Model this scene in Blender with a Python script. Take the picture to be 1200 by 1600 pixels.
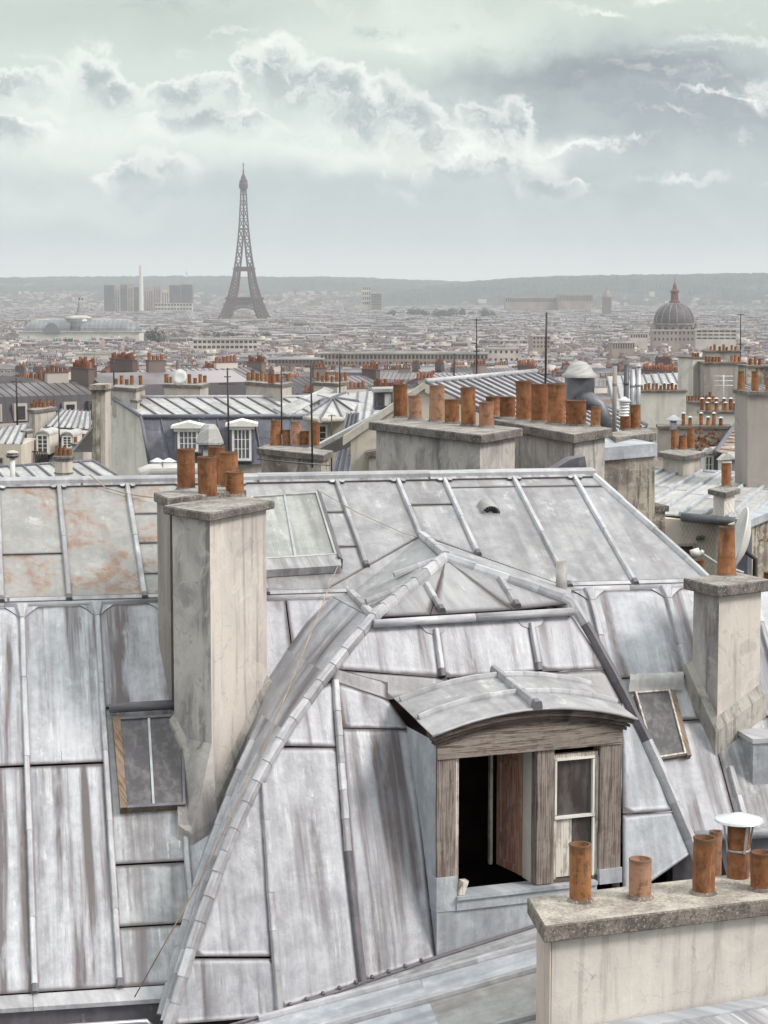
import bpy, bmesh, math, random
import numpy as np
from mathutils import Vector as V
sc = bpy.context.scene
for o in list(bpy.data.objects):
    bpy.data.objects.remove(o)
R = math.radians
PI = math.pi

# ------------------------------------------------------------------ camera
CZ = 80.0                       # eye height above the plain of the city
FPX = 3250.0                    # focal length in photograph pixels (1200 wide)
TH = math.atan(355 / FPX)       # pitch below the horizon
cam_data = bpy.data.cameras.new('camera')
cam = bpy.data.objects.new('camera', cam_data)
sc.collection.objects.link(cam)
cam.location = (0, 0, CZ)
cam.rotation_euler = (PI / 2 - TH, 0, 0)
cam_data.sensor_fit = 'HORIZONTAL'
cam_data.sensor_width = 36
cam_data.lens = 36 * FPX / 1200
cam_data.clip_start = 0.5
cam_data.clip_end = 60000
sc.camera = cam

# ------------------------------------------------------------------ node helper
class NT:
    def __init__(s, nt):
        s.nt = nt
        nt.nodes.clear()
    def node(s, t, **kw):
        n = s.nt.nodes.new(t)
        for k, v in kw.items():
            setattr(n, k, v)
        return n
    def put(s, sock, v):
        if v is None:
            return
        if isinstance(v, (int, float)):
            sock.default_value = v
        elif isinstance(v, (tuple, list)):
            v = tuple(v)
            if len(sock.default_value) == 4 and len(v) == 3:
                v = v + (1,)
            sock.default_value = v
        else:
            s.nt.links.new(v, sock)
    def m(s, op, a, b=None, c=None, clamp=False):
        n = s.node('ShaderNodeMath', operation=op, use_clamp=clamp)
        s.put(n.inputs[0], a); s.put(n.inputs[1], b); s.put(n.inputs[2], c)
        return n.outputs[0]
    def vm(s, op, a, b=None):
        n = s.node('ShaderNodeVectorMath', operation=op)
        s.put(n.inputs[0], a); s.put(n.inputs[1], b)
        return n.outputs[1] if op in ('LENGTH', 'DOT_PRODUCT', 'DISTANCE') else n.outputs[0]
    def xyz(s, v):
        n = s.node('ShaderNodeSeparateXYZ'); s.put(n.inputs[0], v)
        return n.outputs[0], n.outputs[1], n.outputs[2]
    def vec(s, x, y, z=0.0):
        n = s.node('ShaderNodeCombineXYZ')
        s.put(n.inputs[0], x); s.put(n.inputs[1], y); s.put(n.inputs[2], z)
        return n.outputs[0]
    def ss(s, x, lo, hi, a=0.0, b=1.0):          # smoothstep map
        n = s.node('ShaderNodeMapRange', interpolation_type='SMOOTHSTEP')
        s.put(n.inputs[0], x)
        for i, q in enumerate((lo, hi, a, b)):
            s.put(n.inputs[1 + i], q)
        return n.outputs[0]
    def noise(s, v, scale=1.0, detail=4.0, rough=0.55, dist=0.0):
        n = s.node('ShaderNodeTexNoise')
        s.put(n.inputs['Vector'], v); s.put(n.inputs['Scale'], scale); s.put(n.inputs['Detail'], detail)
        s.put(n.inputs['Roughness'], rough); s.put(n.inputs['Distortion'], dist)
        return n.outputs['Fac']
    def noisec(s, v, scale=1.0, detail=4.0, rough=0.55):
        n = s.node('ShaderNodeTexNoise')
        s.put(n.inputs['Vector'], v); s.put(n.inputs['Scale'], scale); s.put(n.inputs['Detail'], detail)
        s.put(n.inputs['Roughness'], rough)
        return n.outputs['Color']
    def mix(s, f, a, b, blend='MIX'):
        n = s.node('ShaderNodeMix', data_type='RGBA', blend_type=blend)
        s.put(n.inputs[0], f); s.put(n.inputs[6], a); s.put(n.inputs[7], b)
        return n.outputs[2]
    def mixf(s, f, a, b):
        n = s.node('ShaderNodeMix', data_type='FLOAT')
        s.put(n.inputs[0], f); s.put(n.inputs[2], a); s.put(n.inputs[3], b)
        return n.outputs[0]
    def ramp(s, f, pts):
        n = s.node('ShaderNodeValToRGB')
        e = n.color_ramp.elements
        while len(e) < len(pts):
            e.new(0.5)
        for el, (p, c) in zip(e, pts):
            el.position = p
            el.color = tuple(c) + (1,) if len(c) == 3 else c
        s.put(n.inputs[0], f)
        return n.outputs[0]

# ------------------------------------------------------------------ sun and sky
SUN_AZ, SUN_EL = R(112), R(43)          # azimuth from the view axis, clockwise
sun_dir = V((math.sin(SUN_AZ) * math.cos(SUN_EL), math.cos(SUN_AZ) * math.cos(SUN_EL), math.sin(SUN_EL)))
sd = bpy.data.lights.new('sun', 'SUN')
sd.energy = 1.5
sd.angle = R(15)
sd.color = (1.0, 0.93, 0.86)
sun = bpy.data.objects.new('sun', sd)
sc.collection.objects.link(sun)
sun.rotation_euler = (-sun_dir).to_track_quat('-Z', 'Y').to_euler()
sun.location = (40, -40, 200)

world = bpy.data.worlds.new('World')
sc.world = world
world.use_nodes = True
w = NT(world.node_tree)
out = w.node('ShaderNodeOutputWorld')
bg = w.node('ShaderNodeBackground')
w.nt.links.new(bg.outputs[0], out.inputs[0])
sky = w.node('ShaderNodeTexSky', sky_type='NISHITA', sun_disc=False)
sky.sun_elevation = SUN_EL
sky.sun_rotation = SUN_AZ
sky.altitude = 120
sky.air_density = 1.3
sky.dust_density = 2.5
SKYK = 0.665                     # sky level; the picture is exposed 0.9 stops up
gen = w.node('ShaderNodeTexCoord').outputs['Generated']
gx, gy, gz = w.xyz(gen)
el = w.m('ARCSINE', gz)
az = w.m('ARCTAN2', gx, gy)
UU = w.m('MULTIPLY', az, FPX)
VV = w.m('MULTIPLY', el, FPX)
uv0 = w.vec(UU, VV, 0.0)
# the overcast all round: sheets of cloud, three times brighter overhead than at the horizon
prj = w.vm('MULTIPLY', gen, (1, 1, 3.2))
nb = w.noise(prj, 4.2, 5.0, 0.55, 0.4)
vn = w.m('DIVIDE', VV, 445.0)
lift = w.m('MULTIPLY_ADD', w.ss(gz, 0.14, 1.0), 1.45, 1.0)
liftv = w.vec(lift, lift, lift)
HORIZ = [(0.0, (0.70, 0.745, 0.72)), (0.025, (0.66, 0.71, 0.69)), (0.075, (0.525, 0.58, 0.57)), (0.17, (0.48, 0.54, 0.535)),
         (0.26, (0.56, 0.625, 0.605)), (0.36, (0.58, 0.645, 0.61)), (0.46, (0.545, 0.605, 0.57)), (1.0, (0.56, 0.60, 0.58))]
base0 = w.ramp(w.m('MULTIPLY', vn, 0.5, clamp=True), HORIZ)
far = w.mix(w.ss(nb, 0.50, 0.66, 0.0, 0.5), base0, (0.74, 0.79, 0.755))
far = w.mix(w.ss(nb, 0.49, 0.36, 0.0, 0.5), far, (0.43, 0.48, 0.485))
far = w.vm('MULTIPLY', w.vm('MULTIPLY', far, (SKYK * 1.01, SKYK, SKYK)), liftv)
far = w.mix(0.06, far, w.vm('MULTIPLY', sky.outputs[0], (0.10, 0.10, 0.10)))
far = w.mix(w.ss(gz, -0.02, -0.004), (0.22, 0.22, 0.22), far)
w.put(bg.inputs[0], far)
bg.inputs[1].default_value = 1.0

# the part of it ahead: soft banks, breaks of light, and heaps of backlit cumulus
n1 = w.noisec(uv0, 0.0075, 6.0, 0.58)
n2 = w.noisec(uv0, 0.045, 5.0, 0.65)
wp = w.vm('MULTIPLY', w.vm('SUBTRACT', n1, (0.5, 0.5, 0.5)), (150, 120, 0))
wp2 = w.vm('MULTIPLY', w.vm('SUBTRACT', n2, (0.5, 0.5, 0.5)), (40, 40, 0))
uvb = w.vm('ADD', uv0, wp)
uvw = w.vm('ADD', uvb, wp2)
def patch(cx_, cy_, rx, ry, vec_=None):
    d = w.vm('LENGTH', w.vm('MULTIPLY', w.vm('SUBTRACT', vec_ or uvb, (cx_ - 600, 445 - cy_, 0)), (1 / rx, 1 / ry, 0)))
    return w.ss(d, 1.25, 0.15)
nb2 = w.noise(w.vm('MULTIPLY', uvb, (0.0030, 0.0105, 0)), 1.0, 8.0, 0.60, 0.3)
nb3 = w.noise(w.vm('MULTIPLY', uvw, (0.010, 0.022, 0)), 1.0, 7.0, 0.62, 0.2)
tex = w.mixf(0.42, nb2, nb3)
base = base0
for (cx_, cy_, rx, ry, col_, k_) in ((1030, 165, 430, 120, (0.37, 0.41, 0.43), 1.0), (900, 122, 260, 34, (0.33, 0.365, 0.38), 0.8), (240, 40, 330, 50, (0.49, 0.545, 0.525), 0.6),
                                     (660, 55, 260, 60, (0.72, 0.78, 0.73), 0.55), (120, 225, 330, 75, (0.72, 0.77, 0.725), 0.80), (560, 235, 330, 50, (0.77, 0.82, 0.77), 0.80), (770, 240, 170, 36, (0.84, 0.88, 0.82), 0.75),
                                     (60, 320, 300, 40, (0.70, 0.76, 0.735), 0.5), (620, 330, 420, 40, (0.50, 0.565, 0.565), 0.5), (1060, 330, 260, 70, (0.47, 0.53, 0.535), 0.5)):
    base = w.mix(w.m('MULTIPLY', patch(cx_, cy_, rx, ry), w.ss(tex, 0.30, 0.60, k_ * 0.45, k_)), base, col_)
veil = w.ss(VV, 60, 150)
base = w.mix(w.m('MULTIPLY', veil, w.ss(tex, 0.53, 0.68, 0.0, 0.75)), base, (0.79, 0.835, 0.785))
base = w.mix(w.m('MULTIPLY', veil, w.ss(tex, 0.47, 0.33, 0.0, 0.60)), base, (0.40, 0.45, 0.455))
# faint shafts slanting to the horizon
shaft = w.noise(w.vec(w.m('DIVIDE', w.m('SUBTRACT', UU, 40.0), w.m('ADD', w.m('SUBTRACT', 460.0, VV), 60.0)), 0.0, 0.0), 5.0, 3.0, 0.5)
base = w.mix(w.m('MULTIPLY', w.ss(VV, 190, 120), w.ss(shaft, 0.45, 0.65, 0.0, 0.07)), base, (0.72, 0.77, 0.75))
heaps = [(400, 112, 30, 22), (442, 112, 50, 38), (486, 132, 56, 36), (528, 156, 50, 38), (566, 190, 64, 34), (604, 172, 38, 36),
         (640, 190, 40, 44), (672, 218, 42, 24), (742, 182, 30, 20), (772, 204, 60, 32), (804, 192, 28, 38),
         (152, 124, 42, 30), (186, 142, 50, 20), (20, 146, 90, 22), (310, 146, 80, 20), (345, 190, 100, 22), (10, 214, 70, 22),
         (236, 274, 74, 20), (740, 268, 120, 20), (850, 292, 66, 14)]
cur = 3.0
rel = 0.0
for (hx, hy, rx, ry) in heaps:
    d = w.vm('MULTIPLY', w.vm('SUBTRACT', uvw, (hx - 600, 445 - hy, 0)), (1 / rx, 1 / ry, 0))
    dx_, dy_, _ = w.xyz(d)
    dyy = w.m('MULTIPLY', dy_, w.mixf(w.m('GREATER_THAN', dy_, 0.0), 0.42, 1.0))
    L = w.m('SQRT', w.m('MULTIPLY_ADD', dx_, dx_, w.m('MULTIPLY', dyy, dyy)))
    rel = w.mixf(w.m('LESS_THAN', L, cur), rel, dyy)
    cur = w.m('MINIMUM', L, cur)
soft = w.ss(w.noise(uv0, 0.009, 3.0, 0.5), 0.34, 0.60, 0.08, 0.55)
alpha = w.m('MULTIPLY', w.ss(cur, w.m('ADD', 1.02, soft), w.m('SUBTRACT', 1.0, soft)), w.ss(rel, -0.95, 0.15))
inner = w.ramp(w.m('DIVIDE', cur, 1.2, clamp=True), [
    (0.0, (0.40, 0.45, 0.455)), (0.35, (0.46, 0.51, 0.51)), (0.60, (0.58, 0.63, 0.615)), (0.78, (0.76, 0.80, 0.765)), (0.92, (0.90, 0.93, 0.88))])
billow = w.noise(uvw, 0.024, 7.0, 0.64)
inner = w.mix(w.ss(billow, 0.45, 0.63, 0.0, 0.55), inner, (0.80, 0.845, 0.80))
cloud = w.mix(w.m('MULTIPLY', alpha, 0.88), base, inner)
# thin bright streaks high on the right
for (cx_, cy_, rx, ry) in ((1060, 10, 110, 12), (935, 32, 34, 7), (1130, 77, 110, 11), (1110, 157, 110, 6), (985, 222, 40, 7), (900, 238, 60, 7), (1060, 292, 90, 9)):
    cloud = w.mix(w.m('MULTIPLY', patch(cx_, cy_, rx, ry, uvw), w.ss(nb3, 0.36, 0.62, 0.05, 0.55)), cloud, (0.90, 0.93, 0.885))
cloud = w.vm('MAXIMUM', w.vm('ADD', w.vm('MULTIPLY', w.vm('SUBTRACT', cloud, (0.62, 0.66, 0.64)), (1.42, 1.42, 1.42)), (0.615, 0.66, 0.635)), (0.22, 0.25, 0.26))
cloud = w.vm('MULTIPLY', w.vm('MULTIPLY', cloud, (SKYK * 1.01, SKYK, SKYK)), liftv)
bg2 = w.node('ShaderNodeBackground')
w.put(bg2.inputs[0], cloud)
front = w.m('MULTIPLY', w.m('MULTIPLY', w.ss(w.m('ABSOLUTE', az), 0.30, 0.24), w.ss(el, 0.0, 0.003)), w.ss(el, 0.26, 0.17))
mx = w.node('ShaderNodeMixShader')
w.put(mx.inputs[0], front)
w.nt.links.new(bg.outputs[0], mx.inputs[1])
w.nt.links.new(bg2.outputs[0], mx.inputs[2])
w.nt.links.new(mx.outputs[0], out.inputs[0])
world.cycles.sampling_method = 'MANUAL'
world.cycles.sample_map_resolution = 512

# ------------------------------------------------------------------ exposure and renderer
sc.view_settings.view_transform = 'Standard'
sc.view_settings.look = 'None'
sc.view_settings.exposure = 0.9
sc.view_settings.gamma = 1.0
sc.view_settings.use_curve_mapping = False
sc.cycles.use_denoising = True
sc.cycles.max_bounces = 6
sc.cycles.diffuse_bounces = 3
sc.cycles.volume_bounces = 0
sc.cycles.sample_clamp_indirect = 6
sc.cycles.use_adaptive_sampling = True
sc.cycles.adaptive_threshold = 0.02

# ------------------------------------------------------------------ photograph rays to points of the place
def ray(px, py):
    x, u = (px - 600) / FPX, (800 - py) / FPX
    c, s = math.cos(TH), math.sin(TH)
    return V((x, c + u * s, -s + u * c))
EYE = V((0, 0, CZ))
def PY(px, py, Y):
    d = ray(px, py)
    return EYE + d * (Y / d.y)
def PZ(px, py, z):                       # z relative to the eye
    d = ray(px, py)
    return EYE + d * (z / d.z)
class Plane:
    def __init__(s, p, n, e1=None):
        s.p, s.n = V(p), V(n).normalized()
        if s.n.dot(EYE - s.p) < 0:
            s.n = -s.n
        s.e1 = (V(e1) if e1 is not None else V((0, 0, 1)).cross(s.n)).normalized()
        s.e2 = s.n.cross(s.e1).normalized()
        if s.e2.z > 0:
            s.e2 = -s.e2                 # e2 runs down the slope
    def at(s, px, py, off=0.0):
        d = ray(px, py)
        t = (s.p - EYE).dot(s.n) / d.dot(s.n)
        return EYE + d * t + s.n * off
    def nrm(s, p=None):
        return s.n
    def ab(s, px, py):
        q = s.at(px, py) - s.p
        return q.dot(s.e1), q.dot(s.e2)
    def w(s, a, b, off=0.0):
        return s.p + s.e1 * a + s.e2 * b + s.n * off
def pxl(p):                              # point to photograph pixel
    q = V(p) - EYE
    c, s = math.cos(TH), math.sin(TH)
    f = q.y * c - q.z * s
    u = q.y * s + q.z * c
    return 600 + FPX * q.x / f, 800 - FPX * u / f

# ------------------------------------------------------------------ mesh builder
COL = sc.collection
WL = {}
class MB:
    def __init__(s):
        s.v, s.f, s.m, s.s, s.uv = [], [], [], [], []
    def vert(s, p, uv=None):
        s.v.append(V(p)); s.uv.append(uv)
        return len(s.v) - 1
    def face(s, idx, mat=0, smooth=False):
        s.f.append(tuple(idx)); s.m.append(mat); s.s.append(smooth)
    def poly(s, pts, mat=0, uvs=None):
        i = [s.vert(p, uvs[k] if uvs else None) for k, p in enumerate(pts)]
        s.face(i, mat)
    def prism(s, pts, off, mat=0, uvs=None, side=None):
        n = len(pts)
        off = V(off)
        a = [s.vert(p, uvs[k] if uvs else None) for k, p in enumerate(pts)]
        b = [s.vert(V(p) + off, uvs[k] if uvs else None) for k, p in enumerate(pts)]
        s.face(a, mat); s.face(b[::-1], mat)
        for k in range(n):
            j = (k + 1) % n
            s.face((a[j], a[k], b[k], b[j]), mat if side is None else side)
    def box(s, o, x, y, z, mat=0):          # corner o and three edge vectors
        o, x, y, z = V(o), V(x), V(y), V(z)
        s.prism([o, o + x, o + x + y, o + y], z, mat)
    def tube(s, pts, r, n=8, mat=0, cap=True, smooth=True):
        pts = [V(p) for p in pts]
        rs = r if isinstance(r, (list, tuple)) else [r] * len(pts)
        rings = []
        acc = 0.0
        for k, p in enumerate(pts):
            t = (pts[min(k + 1, len(pts) - 1)] - pts[max(k - 1, 0)]).normalized()
            ref = V((0, 0, 1)) if abs(t.z) < 0.9 else V((1, 0, 0))
            x = t.cross(ref).normalized(); y = t.cross(x)
            if k:
                acc += (p - pts[k - 1]).length
            rings.append([s.vert(p + (x * math.cos(2 * PI * q / n) + y * math.sin(2 * PI * q / n)) * rs[k], (q / n * 6.28 * rs[k], acc)) for q in range(n)])
        for a, b in zip(rings, rings[1:]):
            for q in range(n):
                s.face((a[q], a[(q + 1) % n], b[(q + 1) % n], b[q]), mat, smooth)
        if cap:
            s.face(rings[0][::-1], mat); s.face(rings[-1], mat)
    def lathe(s, c, prof, n=16, mat=0, smooth=True, axis=None):
        c = V(c)
        if axis is None:
            X, Y_, Z = V((1, 0, 0)), V((0, 1, 0)), V((0, 0, 1))
        else:
            Z = V(axis).normalized()
            X = Z.cross(V((0, 0, 1)) if abs(Z.z) < 0.9 else V((1, 0, 0))).normalized(); Y_ = Z.cross(X)
        rings = []
        for (r, z) in prof:
            if r < 1e-6:
                rings.append([s.vert(c + Z * z, (0, z))])
            else:
                rings.append([s.vert(c + X * (r * math.cos(2 * PI * q / n)) + Y_ * (r * math.sin(2 * PI * q / n)) + Z * z, (q / n * 6.28 * r, z)) for q in range(n)])
        for a, b in zip(rings, rings[1:]):
            for q in range(n):
                j = (q + 1) % n
                if len(a) == 1 and len(b) == 1:
                    continue
                if len(a) == 1:
                    s.face((a[0], b[j], b[q]), mat, smooth)
                elif len(b) == 1:
                    s.face((a[q], a[j], b[0]), mat, smooth)
                else:
                    s.face((a[q], a[j], b[j], b[q]), mat, smooth)
    def sweep(s, pts, nrms, w0, w1, h0, h1, mat=0, top=0.62):
        """trapezoid roll along a line; width and height run from start to end"""
        n = len(pts)
        rings = []
        acc = 0.0
        for k in range(n):
            p = V(pts[k])
            t = (V(pts[min(k + 1, n - 1)]) - V(pts[max(k - 1, 0)])).normalized()
            nn = V(nrms[k]); nn = (nn - t * nn.dot(t)).normalized()
            x = t.cross(nn).normalized()
            f = k / (n - 1)
            ww = (w0 + (w1 - w0) * f) / 2; hh = h0 + (h1 - h0) * f
            if k:
                acc += (p - V(pts[k - 1])).length
            sec = [(-ww, -0.01), (-ww, hh * 0.30), (-ww * top - ww * 0.08, hh * 0.92), (-ww * top * 0.7, hh), (ww * top * 0.7, hh), (ww * top + ww * 0.08, hh * 0.92), (ww, hh * 0.30), (ww, -0.01)]
            rings.append([s.vert(p + x * a + nn * b, (a * 2, acc)) for a, b in sec])
        for a, b in zip(rings, rings[1:]):
            for q in range(7):
                s.face((a[q], a[q + 1], b[q + 1], b[q]), mat)
        s.face(rings[0][::-1], mat); s.face(rings[-1], mat)
    def build(s, name, mats, parent=None, recalc=True):
        if not isinstance(mats, (list, tuple)):
            mats = [mats]
        anchor = V((0, 0, 0))
        for p in s.v:
            anchor += p
        anchor /= max(1, len(s.v))
        me = bpy.data.meshes.new(name)
        me.from_pydata([tuple(p - anchor) for p in s.v], [], s.f)
        for mt in mats:
            me.materials.append(mt)
        me.polygons.foreach_set('material_index', s.m)
        me.polygons.foreach_set('use_smooth', s.s)
        lay = me.uv_layers.new(name='UVMap')
        li = np.empty(len(me.loops), dtype=np.int32)
        me.loops.foreach_get('vertex_index', li)
        uvs = np.array([(q[:2] if q is not None else (p.x * 0.8 + p.y * 0.6, -p.z)) for p, q in zip(s.v, s.uv)], dtype=np.float32)
        lay.data.foreach_set('uv', uvs[li].ravel())
        if any(q is not None and len(q) > 2 for q in s.uv):
            lay2 = me.uv_layers.new(name='Edge')
            ed = np.array([((q[2] if q is not None and len(q) > 2 else 0.0), 0.0) for q in s.uv], dtype=np.float32)
            lay2.data.foreach_set('uv', ed[li].ravel())
        if recalc:
            bm = bmesh.new(); bm.from_mesh(me)
            bmesh.ops.recalc_face_normals(bm, faces=bm.faces)
            bm.to_mesh(me); bm.free()
        me.update()
        o = bpy.data.objects.new(name, me)
        COL.objects.link(o)
        if parent is not None:
            o.parent = parent
            o.location = anchor - WL[parent.name]
        else:
            o.location = anchor
        WL[o.name] = anchor
        return o

def tag(o, label=None, cat=None, group=None, kind=None):
    if label: o['label'] = label
    if cat: o['category'] = cat
    if group: o['group'] = group
    if kind: o['kind'] = kind
    return o
def thing(name, label, cat, loc, group=None):
    o = bpy.data.objects.new(name, None)
    o.empty_display_size = 0.3
    COL.objects.link(o)
    o.location = V(loc)
    WL[o.name] = V(loc)
    return tag(o, label, cat, group)
def inst(src, name, parent, loc, scale=(1, 1, 1), rotz=0.0, mat=None):
    o = bpy.data.objects.new(name, src)
    COL.objects.link(o)
    o.scale = scale
    o.rotation_euler = (0, 0, rotz)
    if parent is not None:
        o.parent = parent
        o.location = V(loc) - WL[parent.name]
    else:
        o.location = V(loc)
    WL[o.name] = V(loc)
    return o
def lerp(a, b, t):
    return a + (b - a) * t
def resample(pl, n):
    pl = [V((p[0], p[1], 0)) for p in pl]
    d = [0.0]
    for a, b in zip(pl, pl[1:]):
        d.append(d[-1] + (b - a).length)
    res = []
    for k in range(n):
        t = d[-1] * k / (n - 1)
        i = 0
        while i < len(d) - 2 and d[i + 1] < t:
            i += 1
        seg = d[i + 1] - d[i]
        q = pl[i].lerp(pl[i + 1], (t - d[i]) / seg if seg > 0 else 0)
        res.append((q.x, q.y))
    return res
# ------------------------------------------------------------------ materials
MATS = {}
def new_mat(name):
    mt = bpy.data.materials.new(name)
    mt.use_nodes = True
    t = NT(mt.node_tree)
    o = t.node('ShaderNodeOutputMaterial')
    p = t.node('ShaderNodeBsdfPrincipled')
    t.nt.links.new(p.outputs[0], o.inputs[0])
    MATS[name] = mt
    return mt, t, p
def bump(t, p, h, strength=0.3, dist=0.01):
    b = t.node('ShaderNodeBump')
    b.inputs['Strength'].default_value = strength
    b.inputs['Distance'].default_value = dist
    t.put(b.inputs['Height'], h)
    t.put(p.inputs['Normal'], b.outputs[0])
def pos(t):
    return t.node('ShaderNodeNewGeometry').outputs['Position']
def rnd(t):
    return t.node('ShaderNodeObjectInfo').outputs['Random']

def zinc(name, lo, hi, dirt=0.5, white=0.5, metal=0.1, rust=0.0, tone=0.14, streak=0.5):
    mt, t, p = new_mat(name)
    uv = t.node('ShaderNodeUVMap').outputs[0]
    u, v, _ = t.xyz(uv)
    r = rnd(t)
    ro = t.m('MULTIPLY', r, 71.0)
    band = t.noise(t.vec(t.m('MULTIPLY', u, 6.0), t.m('MULTIPLY', v, 0.30), ro), 1.0, 4.0, 0.55, 0.1)
    thin = t.noise(t.vec(t.m('MULTIPLY', u, 24.0), t.m('MULTIPLY', v, 1.1), ro), 1.0, 4.0, 0.6, 0.1)
    blot = t.noise(t.vec(t.m('MULTIPLY', u, 1.9), t.m('MULTIPLY', v, 1.5), ro), 1.0, 7.0, 0.6, 0.3)
    cloudy = t.noise(t.vec(u, t.m('MULTIPLY', v, 0.8), ro), 6.5, 9.0, 0.70, 0.2)
    speck = t.noise(t.vec(u, v, ro), 70.0, 3.0, 0.7)
    f = t.mixf(streak, blot, t.m('ADD', t.m('MULTIPLY', band, 0.7), t.m('MULTIPLY', thin, 0.3)))
    col = t.mix(t.ss(f, 0.33, 0.67), lo, hi)
    col = t.mix(t.ss(cloudy, 0.46, 0.68, 0.0, 0.45), col, tuple(min(0.9, c * 1.20) for c in hi))
    col = t.mix(t.ss(cloudy, 0.52, 0.32, 0.0, 0.42), col, tuple(c * 0.72 for c in lo))
    # chalky oxide and brown-black run-off
    ox = t.m('MULTIPLY', t.ss(t.mixf(streak, cloudy, thin), 0.50, 0.60), t.ss(t.noise(t.vec(t.m('MULTIPLY', u, 3.2), t.m('MULTIPLY', v, 1.3), t.m('ADD', ro, 9.0)), 1.0, 8.0, 0.72, 0.8), 0.535, 0.60))
    col = t.mix(t.m('MULTIPLY', ox, white), col, (0.58, 0.585, 0.60))
    dk = t.m('MULTIPLY', t.ss(band, 0.56, 0.33), t.ss(t.noise(t.vec(t.m('MULTIPLY', u, 2.2), t.m('MULTIPLY', v, 0.5), t.m('ADD', ro, 21.0)), 1.0, 5.0, 0.6), 0.43, 0.56))
    col = t.mix(t.m('MULTIPLY', t.m('MULTIPLY', dk, t.ss(t.m('ADD', t.m('MULTIPLY', thin, 0.6), t.m('MULTIPLY', cloudy, 0.5)), 0.36, 0.62, 0.45, 1.0)), dirt * 0.95), col, (0.13, 0.108, 0.112))
    dk2 = t.m('MULTIPLY', t.ss(thin, 0.58, 0.74), t.ss(cloudy, 0.40, 0.58))
    col = t.mix(t.m('MULTIPLY', dk2, dirt * 0.6), col, (0.15, 0.125, 0.13))
    col = t.mix(t.ss(speck, 0.60, 0.72, 0.0, 0.30), col, (0.16, 0.14, 0.145))
    if rust > 0:
        ru = t.m('MULTIPLY', t.ss(blot, 0.44, 0.58), t.ss(cloudy, 0.36, 0.58))
        col = t.mix(t.m('MULTIPLY', ru, rust), col, (0.23, 0.115, 0.06))
    ed = t.node('ShaderNodeUVMap', uv_map='Edge').outputs[0]
    ex, _e, _f = t.xyz(ed)
    grime = t.ss(t.m('ADD', ex, t.m('MULTIPLY', t.m('SUBTRACT', t.mixf(0.5, cloudy, blot), 0.5), 1.5)), 0.34, 0.98, 0.0, 0.92)
    col = t.mix(grime, col, (0.085, 0.066, 0.07))
    hs = t.node('ShaderNodeHueSaturation')
    t.put(hs.inputs['Color'], col)
    t.put(hs.inputs['Value'], t.m('MULTIPLY_ADD', r, tone, 1.0 - tone / 2))
    t.put(p.inputs['Base Color'], hs.outputs[0])
    p.inputs['Metallic'].default_value = metal
    t.put(p.inputs['Roughness'], t.m('MULTIPLY_ADD', cloudy, 0.35, 0.36))
    bump(t, p, t.m('ADD', t.m('MULTIPLY', blot, 1.0), t.m('MULTIPLY', cloudy, 0.14)), 0.5, 0.05)
    return mt
def plaster(name, base, stain, k=0.6, scale=1.0, cracks=0.0, rough=0.9):
    mt, t, p = new_mat(name)
    q = pos(t)
    x, y, z = t.xyz(q)
    big = t.noise(q, 0.9 * scale, 7.0, 0.62, 0.4)
    run = t.noise(t.vec(t.m('MULTIPLY', t.m('ADD', x, y), 6.0 * scale), t.m('MULTIPLY', y, 3.0 * scale), t.m('MULTIPLY', z, 0.55 * scale)), 1.0, 5.0, 0.6)
    gr = t.noise(q, 22.0 * scale, 4.0, 0.7)
    col = t.mix(t.ss(big, 0.38, 0.64, 0.0, k), base, stain)
    col = t.mix(t.ss(run, 0.52, 0.66, 0.0, k * 0.85), col, tuple(c * 0.55 for c in stain))
    pat = t.noise(q, 2.6 * scale, 8.0, 0.7, 1.2)
    col = t.mix(t.ss(pat, 0.56, 0.60, 0.0, k * 0.45), col, tuple(min(0.8, c * 1.22) for c in base))
    col = t.mix(t.ss(pat, 0.42, 0.385, 0.0, k * 0.5), col, tuple(c * 0.62 for c in stain))
    col = t.mix(t.ss(run, 0.46, 0.33, 0.0, 0.30), col, tuple(min(0.85, c * 1.18) for c in base))
    col = t.mix(t.ss(gr, 0.55, 0.75, 0.0, 0.25), col, tuple(c * 0.7 for c in stain))
    if cracks > 0:
        vo = t.node('ShaderNodeTexVoronoi', feature='DISTANCE_TO_EDGE')
        t.put(vo.inputs['Vector'], t.vm('ADD', q, t.vm('MULTIPLY', t.noisec(q, 2.2, 5.0), (0.5, 0.5, 0.5))))
        vo.inputs['Scale'].default_value = 2.1
        cr = t.m('MULTIPLY', t.ss(vo.outputs['Distance'], 0.006, 0.0), t.ss(t.noise(q, 1.7, 2.0), 0.48, 0.58))
        col = t.mix(t.m('MULTIPLY', cr, cracks), col, (0.16, 0.14, 0.13))
    t.put(p.inputs['Base Color'], col)
    p.inputs['Roughness'].default_value = rough
    bump(t, p, t.m('ADD', t.m('MULTIPLY', gr, 0.5), t.m('MULTIPLY', big, 1.0)), 0.35, 0.02)
    return mt
def concrete(name, base, dark, light, sc_=1.0):
    mt, t, p = new_mat(name)
    q = pos(t)
    n_ = t.noise(q, 5.0 * sc_, 8.0, 0.7, 0.3)
    sp = t.noise(q, 42.0 * sc_, 3.0, 0.7)
    col = t.mix(t.ss(n_, 0.36, 0.62), dark, base)
    col = t.mix(t.ss(sp, 0.56, 0.68, 0.0, 0.75), col, light)
    col = t.mix(t.ss(sp, 0.45, 0.34, 0.0, 0.75), col, tuple(c * 0.5 for c in dark))
    t.put(p.inputs['Base Color'], col)
    p.inputs['Roughness'].default_value = 0.95
    bump(t, p, t.m('ADD', n_, t.m('MULTIPLY', sp, 0.5)), 0.7, 0.02)
    return mt
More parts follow.
